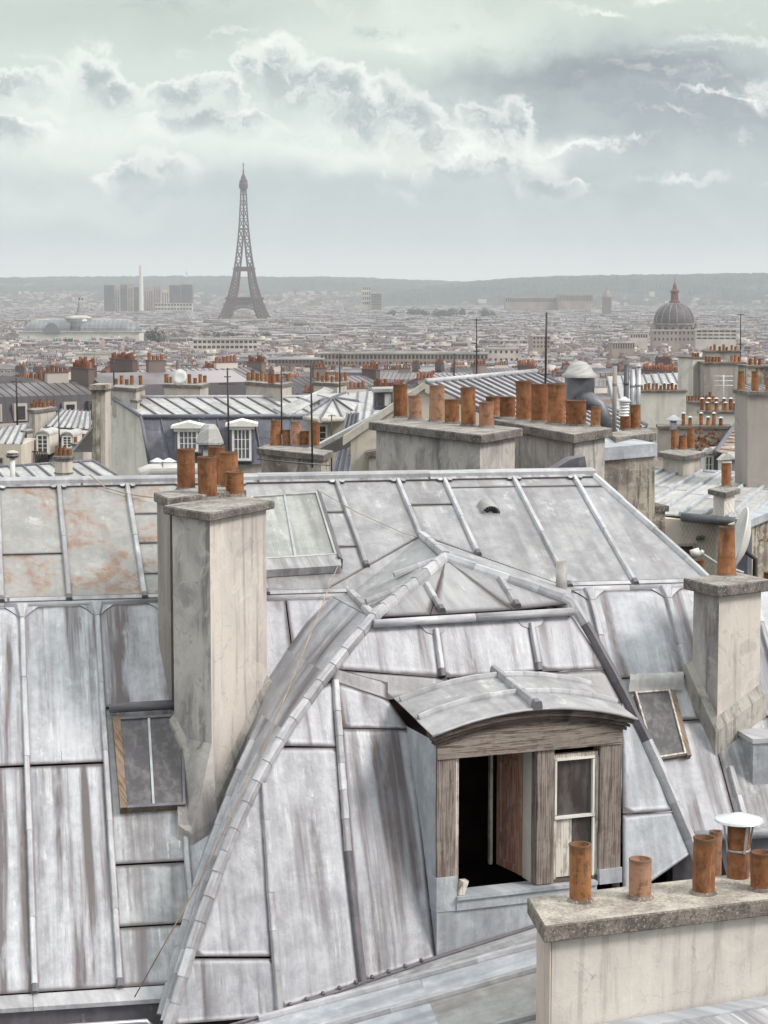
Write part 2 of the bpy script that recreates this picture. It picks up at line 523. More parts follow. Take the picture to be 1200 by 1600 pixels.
def terracotta(name, a, b, c):
    mt, t, p = new_mat(name)
    tc = t.node('ShaderNodeTexCoord')
    g = tc.outputs['Generated']
    gx_, gy_, gz_ = t.xyz(g)
    r = rnd(t)
    ro = t.m('MULTIPLY', r, 53.0)
    v = t.vec(t.m('ADD', gx_, ro), gy_, t.m('MULTIPLY', gz_, 2.0))
    n_ = t.noise(v, 2.4, 6.0, 0.65, 0.3)
    ring = t.noise(t.vec(ro, 0.0, t.m('MULTIPLY', gz_, 14.0)), 1.0, 4.0, 0.6)
    sp = t.noise(v, 16.0, 4.0, 0.7)
    col = t.mix(t.ss(r, 0.25, 0.75), a, b)
    col = t.mix(t.ss(n_, 0.50, 0.72, 0.0, 0.7), col, c)
    col = t.mix(t.ss(n_, 0.50, 0.34, 0.0, 0.75), col, tuple(q * 0.38 for q in a))
    gp = t.noise(t.vec(t.m('MULTIPLY', t.m('ADD', gx_, ro), 5.0), t.m('MULTIPLY', gy_, 5.0), t.m('MULTIPLY', gz_, 1.2)), 1.0, 5.0, 0.65)
    col = t.mix(t.ss(gp, 0.54, 0.68, 0.0, 0.6), col, (0.085, 0.05, 0.04))
    col = t.mix(t.ss(gp, 0.40, 0.30, 0.0, 0.4), col, (0.50, 0.36, 0.27))
    col = t.mix(t.ss(ring, 0.54, 0.72, 0.0, 0.4), col, tuple(q * 0.5 for q in a))
    col = t.mix(t.ss(sp, 0.56, 0.70, 0.0, 0.35), col, (0.10, 0.065, 0.05))
    soot = t.m('MULTIPLY', t.ss(t.m('ADD', gz_, t.m('MULTIPLY', t.m('SUBTRACT', n_, 0.5), 0.5)), 0.82, 1.02), 0.6)
    col = t.mix(soot, col, (0.07, 0.045, 0.035))
    t.put(p.inputs['Base Color'], col)
    p.inputs['Roughness'].default_value = 0.85
    bump(t, p, t.m('ADD', sp, ring), 0.35, 0.008)
    return mt
def wood(name, lo, hi, axis='z', paint=None, amt=0.4):
    mt, t, p = new_mat(name)
    uv = t.node('ShaderNodeTexCoord').outputs['Object']
    x, y, z = t.xyz(uv)
    r = t.m('MULTIPLY', rnd(t), 40.0)
    if axis == 'z':
        v = t.vec(t.m('MULTIPLY', t.m('ADD', x, y), 62.0), r, t.m('MULTIPLY', z, 2.0))
    else:
        v = t.vec(t.m('MULTIPLY', t.m('ADD', x, y), 1.8), r, t.m('MULTIPLY', z, 60.0))
    g = t.noise(v, 1.0, 6.0, 0.68, 0.6)
    b = t.noise(uv, 5.0, 6.0, 0.62, 0.5)
    col = t.mix(t.ss(g, 0.36, 0.62), lo, hi)
    col = t.mix(t.ss(b, 0.50, 0.66, 0.0, 0.75), col, tuple(c * 0.45 for c in lo))
    if paint:
        col = t.mix(t.m('MULTIPLY', t.ss(t.m('ADD', t.m('MULTIPLY', g, 0.6), t.m('MULTIPLY', b, 0.5)), 0.50, 0.58), amt), col, paint)
    t.put(p.inputs['Base Color'], col)
    p.inputs['Roughness'].default_value = 0.85
    bump(t, p, g, 0.6, 0.012)
    return mt
def plain(name, col, rough=0.6, metal=0.0, var=0.25, sc_=3.0):
    mt, t, p = new_mat(name)
    q = pos(t)
    n_ = t.noise(q, sc_, 5.0, 0.6)
    c = t.mix(t.ss(n_, 0.35, 0.68), tuple(k * (1 - var) for k in col), tuple(min(0.9, k * (1 + var)) for k in col))
    t.put(p.inputs['Base Color'], c)
    p.inputs['Roughness'].default_value = rough
    p.inputs['Metallic'].default_value = metal
    return mt
def pane_mat(name, col=(0.03, 0.03, 0.033), rough=0.08, grime=0.3):
    mt, t, p = new_mat(name)
    q = pos(t)
    x, y, z = t.xyz(q)
    n_ = t.noise(t.vec(t.m('MULTIPLY', x, 9.0), t.m('MULTIPLY', y, 9.0), t.m('MULTIPLY', z, 2.5)), 1.0, 6.0, 0.65)
    c = t.mix(t.ss(n_, 0.42, 0.7, 0.0, grime), col, (0.36, 0.34, 0.34))
    t.put(p.inputs['Base Color'], c)
    t.put(p.inputs['Roughness'], t.m('MULTIPLY_ADD', n_, 0.25, rough))
    p.inputs['Specular IOR Level'].default_value = 0.6
    return mt

Z_STEEP = zinc('zinc_steep', (0.295, 0.288, 0.322), (0.49, 0.492, 0.53), 1.1, 0.9, streak=0.75)
Z_UP = zinc('zinc_upper', (0.235, 0.228, 0.24), (0.36, 0.352, 0.365), 0.45, 0.6, streak=0.3)
Z_UPR = zinc('zinc_upper_rusty', (0.265, 0.255, 0.25), (0.38, 0.368, 0.36), 0.45, 0.4, rust=0.8, streak=0.25)
Z_STREAK = zinc('zinc_streaked', (0.27, 0.262, 0.29), (0.50, 0.50, 0.535), 1.7, 0.9, streak=0.85)
Z_OLD = zinc('zinc_dirty', (0.20, 0.195, 0.21), (0.45, 0.45, 0.47), 1.0, 0.9, tone=0.3, streak=0.8)
Z_ROLL = zinc('zinc_roll', (0.32, 0.31, 0.335), (0.50, 0.495, 0.52), 0.5, 0.6, tone=0.35, streak=0.4)
Z_DARK = zinc('zinc_dark', (0.10, 0.09, 0.105), (0.17, 0.16, 0.18), 0.6, 0.2)
Z_BLUE = zinc('zinc_blue', (0.32, 0.335, 0.375), (0.50, 0.52, 0.56), 0.35, 0.8, streak=0.5)
Z_MID = zinc('zinc_mid', (0.33, 0.315, 0.31), (0.49, 0.475, 0.47), 0.45, 0.5, tone=0.3, streak=0.4)
Z_MIDD = zinc('zinc_mid_dark', (0.105, 0.105, 0.135), (0.175, 0.175, 0.21), 0.4, 0.3, tone=0.25)
GLASSR = zinc('rooflight_glass', (0.23, 0.235, 0.225), (0.35, 0.355, 0.335), 0.45, 0.5, metal=0.0, streak=0.85)
DECK = plain('roof_deck', (0.045, 0.038, 0.04), 0.9)
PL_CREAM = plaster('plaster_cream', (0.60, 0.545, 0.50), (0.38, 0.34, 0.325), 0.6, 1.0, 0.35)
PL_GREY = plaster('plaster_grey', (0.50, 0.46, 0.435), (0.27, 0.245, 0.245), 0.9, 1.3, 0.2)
PL_FRONT = plaster('plaster_front', (0.60, 0.55, 0.505), (0.44, 0.405, 0.39), 0.45, 1.4, 0.5)
PL_PINK = plaster('plaster_pink', (0.62, 0.52, 0.46), (0.48, 0.40, 0.36), 0.5, 1.0)
PL_WHITE = plaster('plaster_white', (0.68, 0.635, 0.58), (0.50, 0.455, 0.41), 0.5, 0.35)
PL_MID = plaster('plaster_mid', (0.52, 0.47, 0.42), (0.35, 0.31, 0.285), 0.7, 0.45)
PL_TAUPE = plaster('plaster_taupe', (0.36, 0.32, 0.295), (0.27, 0.24, 0.225), 0.6, 0.35)
PL_YEL = plaster('plaster_ochre', (0.58, 0.515, 0.44), (0.44, 0.385, 0.33), 0.5, 0.5)
PL_ROUGH = plaster('plaster_roughcast', (0.44, 0.39, 0.33), (0.18, 0.155, 0.14), 1.0, 2.4)
PL_OLD = plaster('plaster_old', (0.50, 0.45, 0.38), (0.17, 0.14, 0.12), 1.0, 1.4)
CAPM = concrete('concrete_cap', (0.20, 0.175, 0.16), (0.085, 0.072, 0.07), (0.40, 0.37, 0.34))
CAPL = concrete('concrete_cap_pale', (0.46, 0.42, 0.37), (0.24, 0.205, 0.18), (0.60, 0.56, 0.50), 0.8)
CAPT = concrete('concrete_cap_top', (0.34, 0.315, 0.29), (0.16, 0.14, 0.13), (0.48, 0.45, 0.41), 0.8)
MORT = plaster('mortar', (0.40, 0.375, 0.34), (0.25, 0.23, 0.22), 0.8, 2.5)
TC = terracotta('terracotta', (0.27, 0.108, 0.044), (0.38, 0.165, 0.068), (0.43, 0.225, 0.115))
TCL = terracotta('terracotta_pale', (0.40, 0.195, 0.115), (0.47, 0.26, 0.17), (0.50, 0.31, 0.23))
TCF = plain('terracotta_far', (0.23, 0.095, 0.055), 0.9, 0, 0.45, 0.6)
WOOD = wood('wood_weathered', (0.10, 0.07, 0.06), (0.25, 0.20, 0.175), 'z', (0.42, 0.37, 0.335), 0.4)
WOODX = wood('wood_weathered_beam', (0.09, 0.06, 0.05), (0.27, 0.215, 0.185), 'x', (0.40, 0.35, 0.31), 0.45)
WOODD = wood('wood_dark', (0.045, 0.03, 0.027), (0.15, 0.115, 0.10), 'x')
WOODP = wood('wood_peeling_white', (0.32, 0.26, 0.22), (0.55, 0.49, 0.43), 'z', (0.72, 0.68, 0.62), 0.9)
WOODS = wood('wood_shutter', (0.36, 0.17, 0.12), (0.55, 0.32, 0.25), 'z', (0.62, 0.44, 0.37), 0.3)
WOODO = wood('wood_ochre', (0.12, 0.07, 0.042), (0.22, 0.13, 0.075), 'z', (0.30, 0.26, 0.22), 0.5)
WHITE = plain('white_paint', (0.74, 0.72, 0.68), 0.6, 0, 0.1)
GLASS = pane_mat('window_glass', (0.055, 0.045, 0.045), grime=0.22)
GLASSD = pane_mat('dark_glass', (0.06, 0.052, 0.06), 0.25, 0.3)
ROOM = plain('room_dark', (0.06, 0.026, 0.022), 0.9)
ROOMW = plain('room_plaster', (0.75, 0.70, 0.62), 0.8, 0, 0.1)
STEEL = plain('galvanised_steel', (0.42, 0.42, 0.45), 0.38, 0.5, 0.12, 6.0)
STEELD = plain('dark_steel', (0.13, 0.13, 0.145), 0.5, 0.4, 0.3)
ALU = plain('bright_cowl_metal', (0.62, 0.63, 0.64), 0.35, 0.3, 0.15)
MAST = plain('mast_metal', (0.055, 0.045, 0.045), 0.6, 0.2)
ROPE = plain('rope', (0.36, 0.26, 0.18), 0.9)
PVC = plain('grey_pipe', (0.34, 0.31, 0.30), 0.55)
DISH = plain('dish_white', (0.66, 0.65, 0.63), 0.5, 0, 0.08)
DARKV = plain('flue_dark', (0.02, 0.015, 0.014), 1.0)
TILE = plain('roof_tile', (0.30, 0.22, 0.18), 0.9, 0, 0.45, 5.0)
IVY = plain('dry_creeper', (0.22, 0.09, 0.04), 0.9, 0, 0.6, 8.0)

# ------------------------------------------------------------------ pots, cowls
def pot_mesh(name, prof, mats=(TC, DARKV), seg=22):
    b = MB()
    b.lathe((0, 0, 0), prof, seg)
    k = len(prof) - 1
    # soot inside: last rings use the second material
    n = len(b.f)
    for i in range(n - seg, n):
        b.m[i] = 1
    me_o = b.build(name, list(mats))
    me = me_o.data
    # put the origin at the base
    off = WL[me_o.name]
    for v_ in me.vertices:
        v_.co += off
    bpy.data.objects.remove(me_o)
    return me
POT = {
    'plain': pot_mesh('pot_plain', [(0.0, 0.0), (1.0, 0.0), (1.0, 0.965), (1.035, 0.97), (1.035, 1.0), (0.80, 1.0), (0.78, 0.55), (0.0, 0.5)]),
    'pale': pot_mesh('pot_pale', [(0.0, 0.0), (1.0, 0.0), (1.0, 0.965), (1.02, 0.97), (1.02, 1.0), (0.80, 1.0), (0.78, 0.55), (0.0, 0.5)], (TCL, DARKV)),
    'taper': pot_mesh('pot_taper', [(0.0, 0.0), (1.16, 0.0), (1.16, 0.03), (1.12, 0.06), (0.90, 0.93), (0.95, 0.95), (0.95, 1.0), (0.74, 1.0), (0.72, 0.6), (0.0, 0.5)]),
    'flare': pot_mesh('pot_flare', [(0.0, 0.0), (1.06, 0.0), (1.04, 0.05), (0.95, 0.5), (1.0, 0.93), (1.08, 0.95), (1.08, 1.0), (0.84, 1.0), (0.80, 0.6), (0.0, 0.5)]),
}
_c = MB()
_c.lathe((0, 0, 0), [(0.0, 0.0), (0.8, 0.0), (0.8, 0.50), (0.0, 0.50)], 12, 1)
_c.lathe((0, 0, 0), [(1.55, 0.62), (1.6, 0.60), (0.25, 1.0), (0.0, 1.02)], 14, 0, False)
_c.lathe((0, 0, 0), [(0.0, 0.66), (1.55, 0.62)], 14, 0, False)
for k in range(3):
    a = k * 2 * PI / 3 + 0.4
    x_ = V((math.cos(a), math.sin(a), 0))
    _c.tube([x_ * 0.85 + V((0, 0, 0.3)), x_ * 1.25 + V((0, 0, 0.66))], 0.07, 4, 1)
_o = _c.build('cowl', [ALU, STEELD])
for v_ in _o.data.vertices:
    v_.co += WL[_o.name]
COWL = _o.data
bpy.data.objects.remove(_o)

def add_pot(parent, base, r, h, kind='plain', cowl=0.0, label=None):
    rz = random.uniform(0, 6.28)
    o = inst(POT[kind], 'chimney_pot', parent, base, (r, r, h), rz)
    o.rotation_euler = (random.gauss(0, 0.012), random.gauss(0, 0.012), rz)
    if label:
        o['label'] = label
    if cowl:
        c = bpy.data.objects.new('cowl', COWL)
        COL.objects.link(c)
        c.parent = o
        c.location = (0, 0, 0.93)
        c.scale = (cowl, cowl, cowl * r / h * 1.9)
        WL[c.name] = V(base)
    return o

def inset(pts, d):
    """push a convex polygon's corners outward by d metres (inward if negative)"""
    c = sum((V(p) for p in pts), V((0, 0, 0))) / len(pts)
    res = []
    n = len(pts)
    for k in range(n):
        p, a, b = V(pts[k]), V(pts[k - 1]), V(pts[(k + 1) % n])
        u1 = (p - a).normalized(); u2 = (p - b).normalized()
        s = u1 + u2
        sn = max(0.25, u1.cross(u2).length)
        res.append(p + s * (d / sn))
    return res

def stack(label, L, C, Rr, D, drop, pots, cap=0.11, over=0.05, body=PL_GREY, capm=CAPM, foot=None, group=None, shelf=None, z=None, bands=None, side=None):
    """chimney stack from the photographed top corners of its cap: left, front, right"""
    zc = (PY(C[0], C[1], D).z - CZ) if z is None else z
    pl, pc, pr = PZ(L[0], L[1], zc), PZ(C[0], C[1], zc), PZ(Rr[0], Rr[1], zc)
    pb = pl + pr - pc
    quad = [pl, pc, pr, pb]
    base = (pl + pr) / 2
    base.z = CZ + zc - drop
    t = thing('chimney_stack', label, 'chimney', base, group)
    # cap, a cast slab with slightly worn arrises
    b = MB()
    up = V((0, 0, 1))
    q1 = inset(quad, -0.012)
    n = 4
    top = [b.vert(p) for p in q1]
    mid = [b.vert(p - up * 0.014) for p in quad]
    bot = [b.vert(p - up * (cap - 0.01)) for p in quad]
    bo2 = [b.vert(p - up * cap) for p in q1]
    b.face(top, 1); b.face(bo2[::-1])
    for A, B in ((top, mid), (mid, bot), (bot, bo2)):
        for k in range(n):
            j = (k + 1) % n
            b.face((A[k], A[j], B[j], B[k]))
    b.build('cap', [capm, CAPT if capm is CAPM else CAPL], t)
    bq = inset(quad, -over)
    b = MB()
    b.prism([p - up * (cap - 0.004) for p in bq], up * -(drop - cap))
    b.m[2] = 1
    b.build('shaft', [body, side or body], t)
    if bands:
        for bz, bt, bo in bands:
            b = MB()
            b.prism([p - up * bz for p in inset(bq, bo)], up * -bt)
            b.build('band', capm, t)
    for pt in pots:
        x, yb, wd, ht = pt[:4]
        kind = pt[4] if len(pt) > 4 else 'plain'
        cw = pt[5] if len(pt) > 5 else 0
        p0 = PZ(x, yb - wd * 0.07, zc)
        sc_ = p0.y / FPX
        add_pot(t, p0 - up * 0.004, wd * sc_ / 2 / 1.03, ht * sc_ * 0.995, kind, cw)
        # mortar fillet round the pot
        b = MB()
        b.lathe(p0, [(wd * sc_ * 0.62, 0.0), (wd * sc_ * 0.53, 0.018), (wd * sc_ * 0.49, 0.03)], 14)
        b.build('mortar_collar', capm, t)
    return t, quad, zc
# ------------------------------------------------------------------ the mansard house in front
random.seed(5)
PSI = R(11.0)
E1 = V((math.cos(PSI), math.sin(PSI), 0)); E2 = V((-math.sin(PSI), math.cos(PSI), 0))
UP = V((0, 0, 1))
R0 = PY(0, 757, 24.0)
SU = E2 * math.cos(R(21.4)) + UP * math.sin(R(21.4))
MU = Plane(R0, E1.cross(SU), E1)
B0 = MU.at(0, 945)
SL = E2 * math.cos(R(46)) + UP * math.sin(R(46))
ML = Plane(B0, E1.cross(SL), E1)
ZB = B0.z - CZ
bB = MU.ab(0, 945)[1]
bG = ML.ab(0, 1556)[1]
PSW = R(21.0)
W1 = V((math.cos(PSW), math.sin(PSW), 0)); W2 = V((-math.sin(PSW), math.cos(PSW), 0))
class Wing:
    """the front of the pavilion: shallow top, then a steep slope that swells outwards"""
    def __init__(s):
        s.o = PZ(585, 970, ZB)
        s.tab = [(-5.0, 5.0 * math.tan(R(21.4))), (0.0, 0.0)]
        ss_, zz = 0.0, 0.0
        for k in range(60):
            a = R(62 + 19 * (k / 60))
            ss_ += 0.08 / math.tan(a); zz -= 0.08
            s.tab.append((ss_, zz))
        s.xs = [q[0] for q in s.tab]; s.zs = [q[1] for q in s.tab]
    def g(s, p):
        q = p - s.o
        f = -q.dot(W2)
        return q.z - float(np.interp(f, s.xs, s.zs)) if f < s.xs[-1] else q.z - s.zs[-1] + (f - s.xs[-1]) * 6
    def raw(s, px, py):
        d = ray(px, py); d = d / d.y
        lo, hi = 14.0, 26.0
        t = lo; step = 0.1
        while t < hi and s.g(EYE + d * t) > 0:
            t += step
        a, b = t - step, t
        for _ in range(22):
            m_ = (a + b) / 2
            if s.g(EYE + d * m_) > 0: a = m_
            else: b = m_
        return EYE + d * b
    def nrm(s, p):
        f = -(p - s.o).dot(W2)
        dz = (float(np.interp(f + 0.02, s.xs, s.zs)) - float(np.interp(f - 0.02, s.xs, s.zs))) / 0.04
        return (UP - W2 * -1 * dz).normalized() if False else (UP + W2 * dz).normalized()
    def at(s, px, py, off=0.0):
        p = s.raw(px, py)
        return p + s.nrm(p) * off
    def uv(s, p):
        q = p - s.o
        return (q.dot(W1), -q.z)
WG = Wing()

house = thing('mansard_house', 'zinc-clad mansard house with bulging pavilion and dormer filling the picture front', 'house', PY(500, 1500, 20) - V((0, 0, 4)))
def sub(name, mb, mat, parent=None):
    return mb.build(name, mat, parent or house)

# decks under the sheets, carried over the ridge to the back slope
aL, aR = -3.2, MU.ab(925, 745)[0]
b = MB()
bk = lambda a, d, z: R0 + E1 * a + E2 * d + UP * z
pts_end = lambda a: [bk(a, 0, -0.05), MU.w(a, bB, -0.05), ML.w(a, bG, -0.05), ML.w(a, bG, -0.05) - UP * 4.0, bk(a, 6.5, -8.0), bk(a, 3.0, -1.3)]
A_, B_ = pts_end(aL), pts_end(aR)
ia, ib = [b.vert(p) for p in A_], [b.vert(p) for p in B_]
for k in range(6):
    j = (k + 1) % 6
    if k != 1:
        b.face((ia[k], ia[j], ib[j], ib[k]))
b.face(ia); b.face(ib[::-1])
deck = sub('roof', b, DECK)
def sheet(plane, ab, mat, off=0.012, gap=0.012, th=0.012, parent=None, name='zinc_sheet', sag=0.0, rim=0.075):
    c = [sum(q[0] for q in ab) / len(ab), sum(q[1] for q in ab) / len(ab)]
    pts, uvs = [], []
    for a, bb in ab:
        dx, dy = a - c[0], bb - c[1]
        L_ = math.hypot(dx, dy) or 1
        a2, b2 = a - dx / L_ * gap, bb - dy / L_ * gap
        pts.append(plane.w(a2, b2, off)); uvs.append((a2, b2))
    m_ = MB()
    n = len(pts)
    el_ = min((V(pts[k]) - V(pts[k - 1])).length for k in range(n))
    rim = min(rim, el_ * 0.3)
    inn = inset(pts, -rim)
    o_ = [m_.vert(p, (q[0], q[1], 1.0)) for p, q in zip(pts, uvs)]
    i_ = [m_.vert(p, ((p - plane.p).dot(plane.e1), (p - plane.p).dot(plane.e2), 0.0)) for p in inn]
    lo_ = [m_.vert(p - plane.n * th, (q[0], q[1], 1.0)) for p, q in zip(pts, uvs)]
    m_.face(i_)
    for k in range(n):
        j = (k + 1) % n
        m_.face((o_[k], o_[j], i_[j], i_[k])); m_.face((o_[j], o_[k], lo_[k], lo_[j]))
    m_.face(lo_[::-1])
    return m_.build(name, mat, parent or deck)
def clip(poly, p, q):
    res = []
    sd_ = lambda r: (q[0] - p[0]) * (r[1] - p[1]) - (q[1] - p[1]) * (r[0] - p[0])
    for k in range(len(poly)):
        a, c = poly[k], poly[(k + 1) % len(poly)]
        sa, sc2 = sd_(a), sd_(c)
        if sa >= 0: res.append(a)
        if sa * sc2 < 0:
            t = sa / (sa - sc2)
            res.append((a[0] + (c[0] - a[0]) * t, a[1] + (c[1] - a[1]) * t))
    return res
def rolls(parent, pts, nrms, wd, ht, nseg, mat=None, name='roll_cap', per=3, shoe=False):
    """a covering roll in overlapping lengths, each tucked under the one above"""
    mat = mat or Z_ROLL
    # resample in 3d
    d = [0.0]
    for a, c in zip(pts, pts[1:]):
        d.append(d[-1] + (c - a).length)
    def atd(t):
        i = 0
        while i < len(d) - 2 and d[i + 1] < t: i += 1
        f = (t - d[i]) / max(1e-6, d[i + 1] - d[i])
        return pts[i].lerp(pts[i + 1], f), nrms[i].lerp(nrms[i + 1], f)
    cuts = [0.0]
    for k in range(1, nseg):
        cuts.append(d[-1] * (k + random.uniform(-0.12, 0.12)) / nseg)
    cuts.append(d[-1])
    out_ = []
    for t0, t1 in zip(cuts, cuts[1:]):
        ps, ns = [], []
        for q in range(per + 1):
            p, n_ = atd(min(d[-1], t0 - (0.02 if t0 > 0 else 0) + (t1 - t0 + (0.02 if t0 > 0 else 0)) * q / per))
            jit = V((random.uniform(-1, 1), random.uniform(-1, 1), 0)) * 0.0015
            ps.append(p + jit); ns.append(n_)
        m_ = MB()
        m_.sweep(ps, ns, wd * 0.945, wd * 1.02, ht * 0.93, ht * 1.03)
        out_.append(m_.build(name, mat, parent))
    if shoe:
        p, n_ = atd(d[-1]); p0, _ = atd(d[-1] - 0.07)
        m_ = MB(); m_.sweep([p0, p + (p - p0) * 0.15], [n_, n_], wd * 1.1, wd * 1.22, ht * 1.12, ht * 1.05)
        m_.build('roll_shoe', Z_DARK, parent)
    return out_
def roll_ab(plane, a, b0, b1, wd=0.062, ht=0.05, nseg=2, a1=None, mat=None, shoe=True, off=0.008):
    a1 = a if a1 is None else a1
    return rolls(deck, [plane.w(a, b0, off), plane.w((a + a1) / 2, (b0 + b1) / 2, off), plane.w(a1, b1, off)], [plane.n] * 3, wd, ht, nseg, mat, 'batten_cap', 2, shoe)
def px_line(surf, pl, n, off=0.008):
    q = [surf.at(x, y, off) for x, y in resample(pl, n)]
    return q, [surf.nrm(p) for p in q]

# upper slope
vtop = MU.ab(659, 839); vL = MU.ab(503, 928); vR = MU.ab(893, 921)
hip0 = (aR, 0.0); hip1 = MU.ab(1103, 903)
AU = [MU.ab(x, y)[0] for x, y in ((100, 850), (213, 850), (547, 815), (640, 798), (721, 811), (834, 811), (945, 831))]
AU = [aL, AU[0] - 1.42, AU[0] - 0.70] + AU[:2] + [AU[1] + 0.66, AU[1] + 1.30] + AU[2:] + [hip1[0] + 0.05]
cutsU = {0: [0.6], 1: [0.55], 2: [0.62], 3: [0.999], 4: [0.30, 0.55, 0.8], 5: [0.5], 6: [0.32, 0.62], 7: [0.9], 8: [0.27], 9: [0.12], 10: [0.12], 11: [0.13]}
for k in range(len(AU) - 1):
    cs = [0.0] + [c for c in cutsU.get(k, [0.5]) if c < 0.99] + [1.0]
    for c0, c1 in zip(cs, cs[1:]):
        pl = [(AU[k], c0 * bB), (AU[k + 1], c0 * bB), (AU[k + 1], c1 * bB), (AU[k], c1 * bB)]
        mid = (AU[k] + AU[k + 1]) / 2
        if vL[0] - 0.2 < mid < vtop[0]:
            pl = clip(pl, vtop, vL)
        elif vtop[0] <= mid < vR[0] + 0.3:
            pl = clip(pl, vR, vtop)
        if k >= len(AU) - 3:
            pl = clip(pl, hip0, hip1) if len(pl) > 2 else pl
        rusty = mid < AU[4] + 0.4
        AUp = pl
        if len(AUp) > 2:
            sheet(MU, AUp, Z_UPR if rusty else Z_UP, 0.012 - 0.004 * c0 + random.uniform(0, 0.002))
for k, a in enumerate(AU[1:-1]):
    end = bB - 0.02
    if vL[0] < a <= vtop[0] + 0.02:
        f = (a - vL[0]) / (vtop[0] - vL[0]); end = lerp(vL[1], vtop[1], f) - 0.01
    elif vtop[0] < a < vR[0]:
        f = (a - vtop[0]) / (vR[0] - vtop[0]); end = lerp(vtop[1], vR[1], f) - 0.01
    roll_ab(MU, a, 0.13, end, nseg=2, shoe=abs(a - vtop[0]) > 0.1)
q0, q1 = MU.w(hip0[0] + 0.02, 0.1), MU.w(hip1[0], hip1[1])
rolls(deck, [q0, q0.lerp(q1, 0.5), q1, ML.w(ML.ab(1112, 935)[0], 0.12)], [(MU.n + E1 * 0.3).normalized()] * 4, 0.085, 0.06, 4, None, 'hip_cap', 3)

# ridge: a zinc-clad board with a flange below
for k in range(5):
    t0, t1 = lerp(aL, aR + 0.03, k / 5), lerp(aL, aR + 0.03, (k + 1) / 5)
    m_ = MB()
    sec = [(-0.075, -0.06), (-0.075, 0.045), (-0.05, 0.065), (0.06, 0.075), (0.085, 0.05), (0.085, -0.06)]
    e_ = 0.004 * (k % 2)
    r0 = [m_.vert(R0 + E1 * (t0 + 0.004) + E2 * x + UP * (z + e_), (x, t0)) for x, z in sec]
    r1 = [m_.vert(R0 + E1 * (t1 + 0.012) + E2 * x + UP * (z + e_), (x, t1)) for x, z in sec]
    for q in range(6):
        m_.face((r0[q], r0[(q + 1) % 6], r1[(q + 1) % 6], r1[q]))
    m_.face(r0); m_.face(r1[::-1])
    m_.build('ridge_cap', Z_ROLL, deck)
    sheet(MU, [(t0, 0.03), (t1, 0.03), (t1, 0.135), (t0, 0.135)], Z_OLD, 0.034, 0.004, 0.02, name='ridge_flange')
for a in AU[1:-1]:            # rounded ears where battens meet the ridge
    for sg in (-1, 1):
        pl = [(a + sg * 0.03, 0.10)] + [(a + sg * (0.06 + 0.035 * math.cos(q * PI / 5)), 0.14 + 0.045 * math.sin(q * PI / 5)) for q in range(5, -1, -1)]
        pl = pl if sg > 0 else pl
        sheet(MU, pl, Z_ROLL, 0.045, 0, 0.02, name='ridge_ear')

# break between the slopes: flat band and round nosing
def break_run(a0, a1, n):
    for k in range(n):
        t0, t1 = lerp(a0, a1, k / n), lerp(a0, a1, (k + 1) / n)
        sheet(MU, [(t0, bB - 0.10), (t1, bB - 0.10), (t1, bB - 0.005), (t0, bB - 0.005)], Z_ROLL, 0.03, 0.002, 0.02, name='break_band')
        m_ = MB()
        m_.tube([B0 + E1 * (t0 + 0.003) + ML.n * 0.010 - UP * 0.03, B0 + E1 * (t1 + 0.010) + ML.n * 0.010 - UP * 0.03], 0.046, 12)
        m_.build('break_roll', Z_ROLL, deck)
aBL, aBR = vL[0] + 0.28, MU.ab(1092, 917)[0]
break_run(aL, ML.ab(250, 950)[0], 3)
break_run(ML.ab(405, 950)[0], aBL, 1)
break_run(vR[0] - 0.05, aBR, 2)

# lower slope
AL = [ML.ab(x, y)[0] for x, y in ((45, 1275), (170, 1260))]
AL = [aL, AL[0] - 0.75] + AL + [AL[1] + 0.72, AL[1] + 1.42, AL[1] + 2.0]
s1 = ML.ab(80, 1196)[1]
rowcut = {0: [s1 * 0.9], 1: [s1], 2: [s1], 3: [ML.ab(230, 1105)[1], ML.ab(230, 1350)[1], ML.ab(230, 1447)[1]], 4: [1.2, 2.6], 5: [1.5, 2.7]}
for k in range(len(AL) - 1):
    cs = [0.03] + rowcut[k] + [bG]
    for i, (c0, c1) in enumerate(zip(cs, cs[1:])):
        old = (k == 3 and i >= 1)
        sheet(ML, [(AL[k], c0), (AL[k + 1], c0), (AL[k + 1], c1), (AL[k], c1)], Z_OLD if old else (Z_STREAK if k in (1, 2, 3) else Z_STEEP), 0.014 - 0.003 * i)
for c0, c1 in ((0.03, 0.75), (0.75, 1.5)):
    sheet(ML, [(AL[-1], c0), (AL[-1] + 0.85, c0), (AL[-1] + 0.85, c1), (AL[-1], c1)], Z_STEEP, 0.012)
def fan(plane, a, par=None):
    """the splayed plate that caps the head of a lower batten"""
    for sg in (-1, 1):
        pl = [(a, 0.045), (a + sg * 0.19, 0.045)] + [(a + sg * (0.10 - 0.02 * q + 0.06 * (1 - q / 3) ** 2), 0.07 + 0.035 * q) for q in range(1, 4)] + [(a + sg * 0.028, 0.185), (a, 0.19)]
        sheet(plane, pl, Z_STEEP, 0.024, 0, 0.014, name='batten_fan')
    m_ = MB()
    m_.sweep([plane.w(a, 0.03, 0.012), plane.w(a, 0.20, 0.012)], [plane.n] * 2, 0.15, 0.062, 0.05, 0.05)
    m_.build('batten_head', Z_ROLL, deck)
for a in AL[1:5]:
    fan(ML, a)
    roll_ab(ML, a, 0.17, bG - 0.01, 0.062, 0.048, 5)
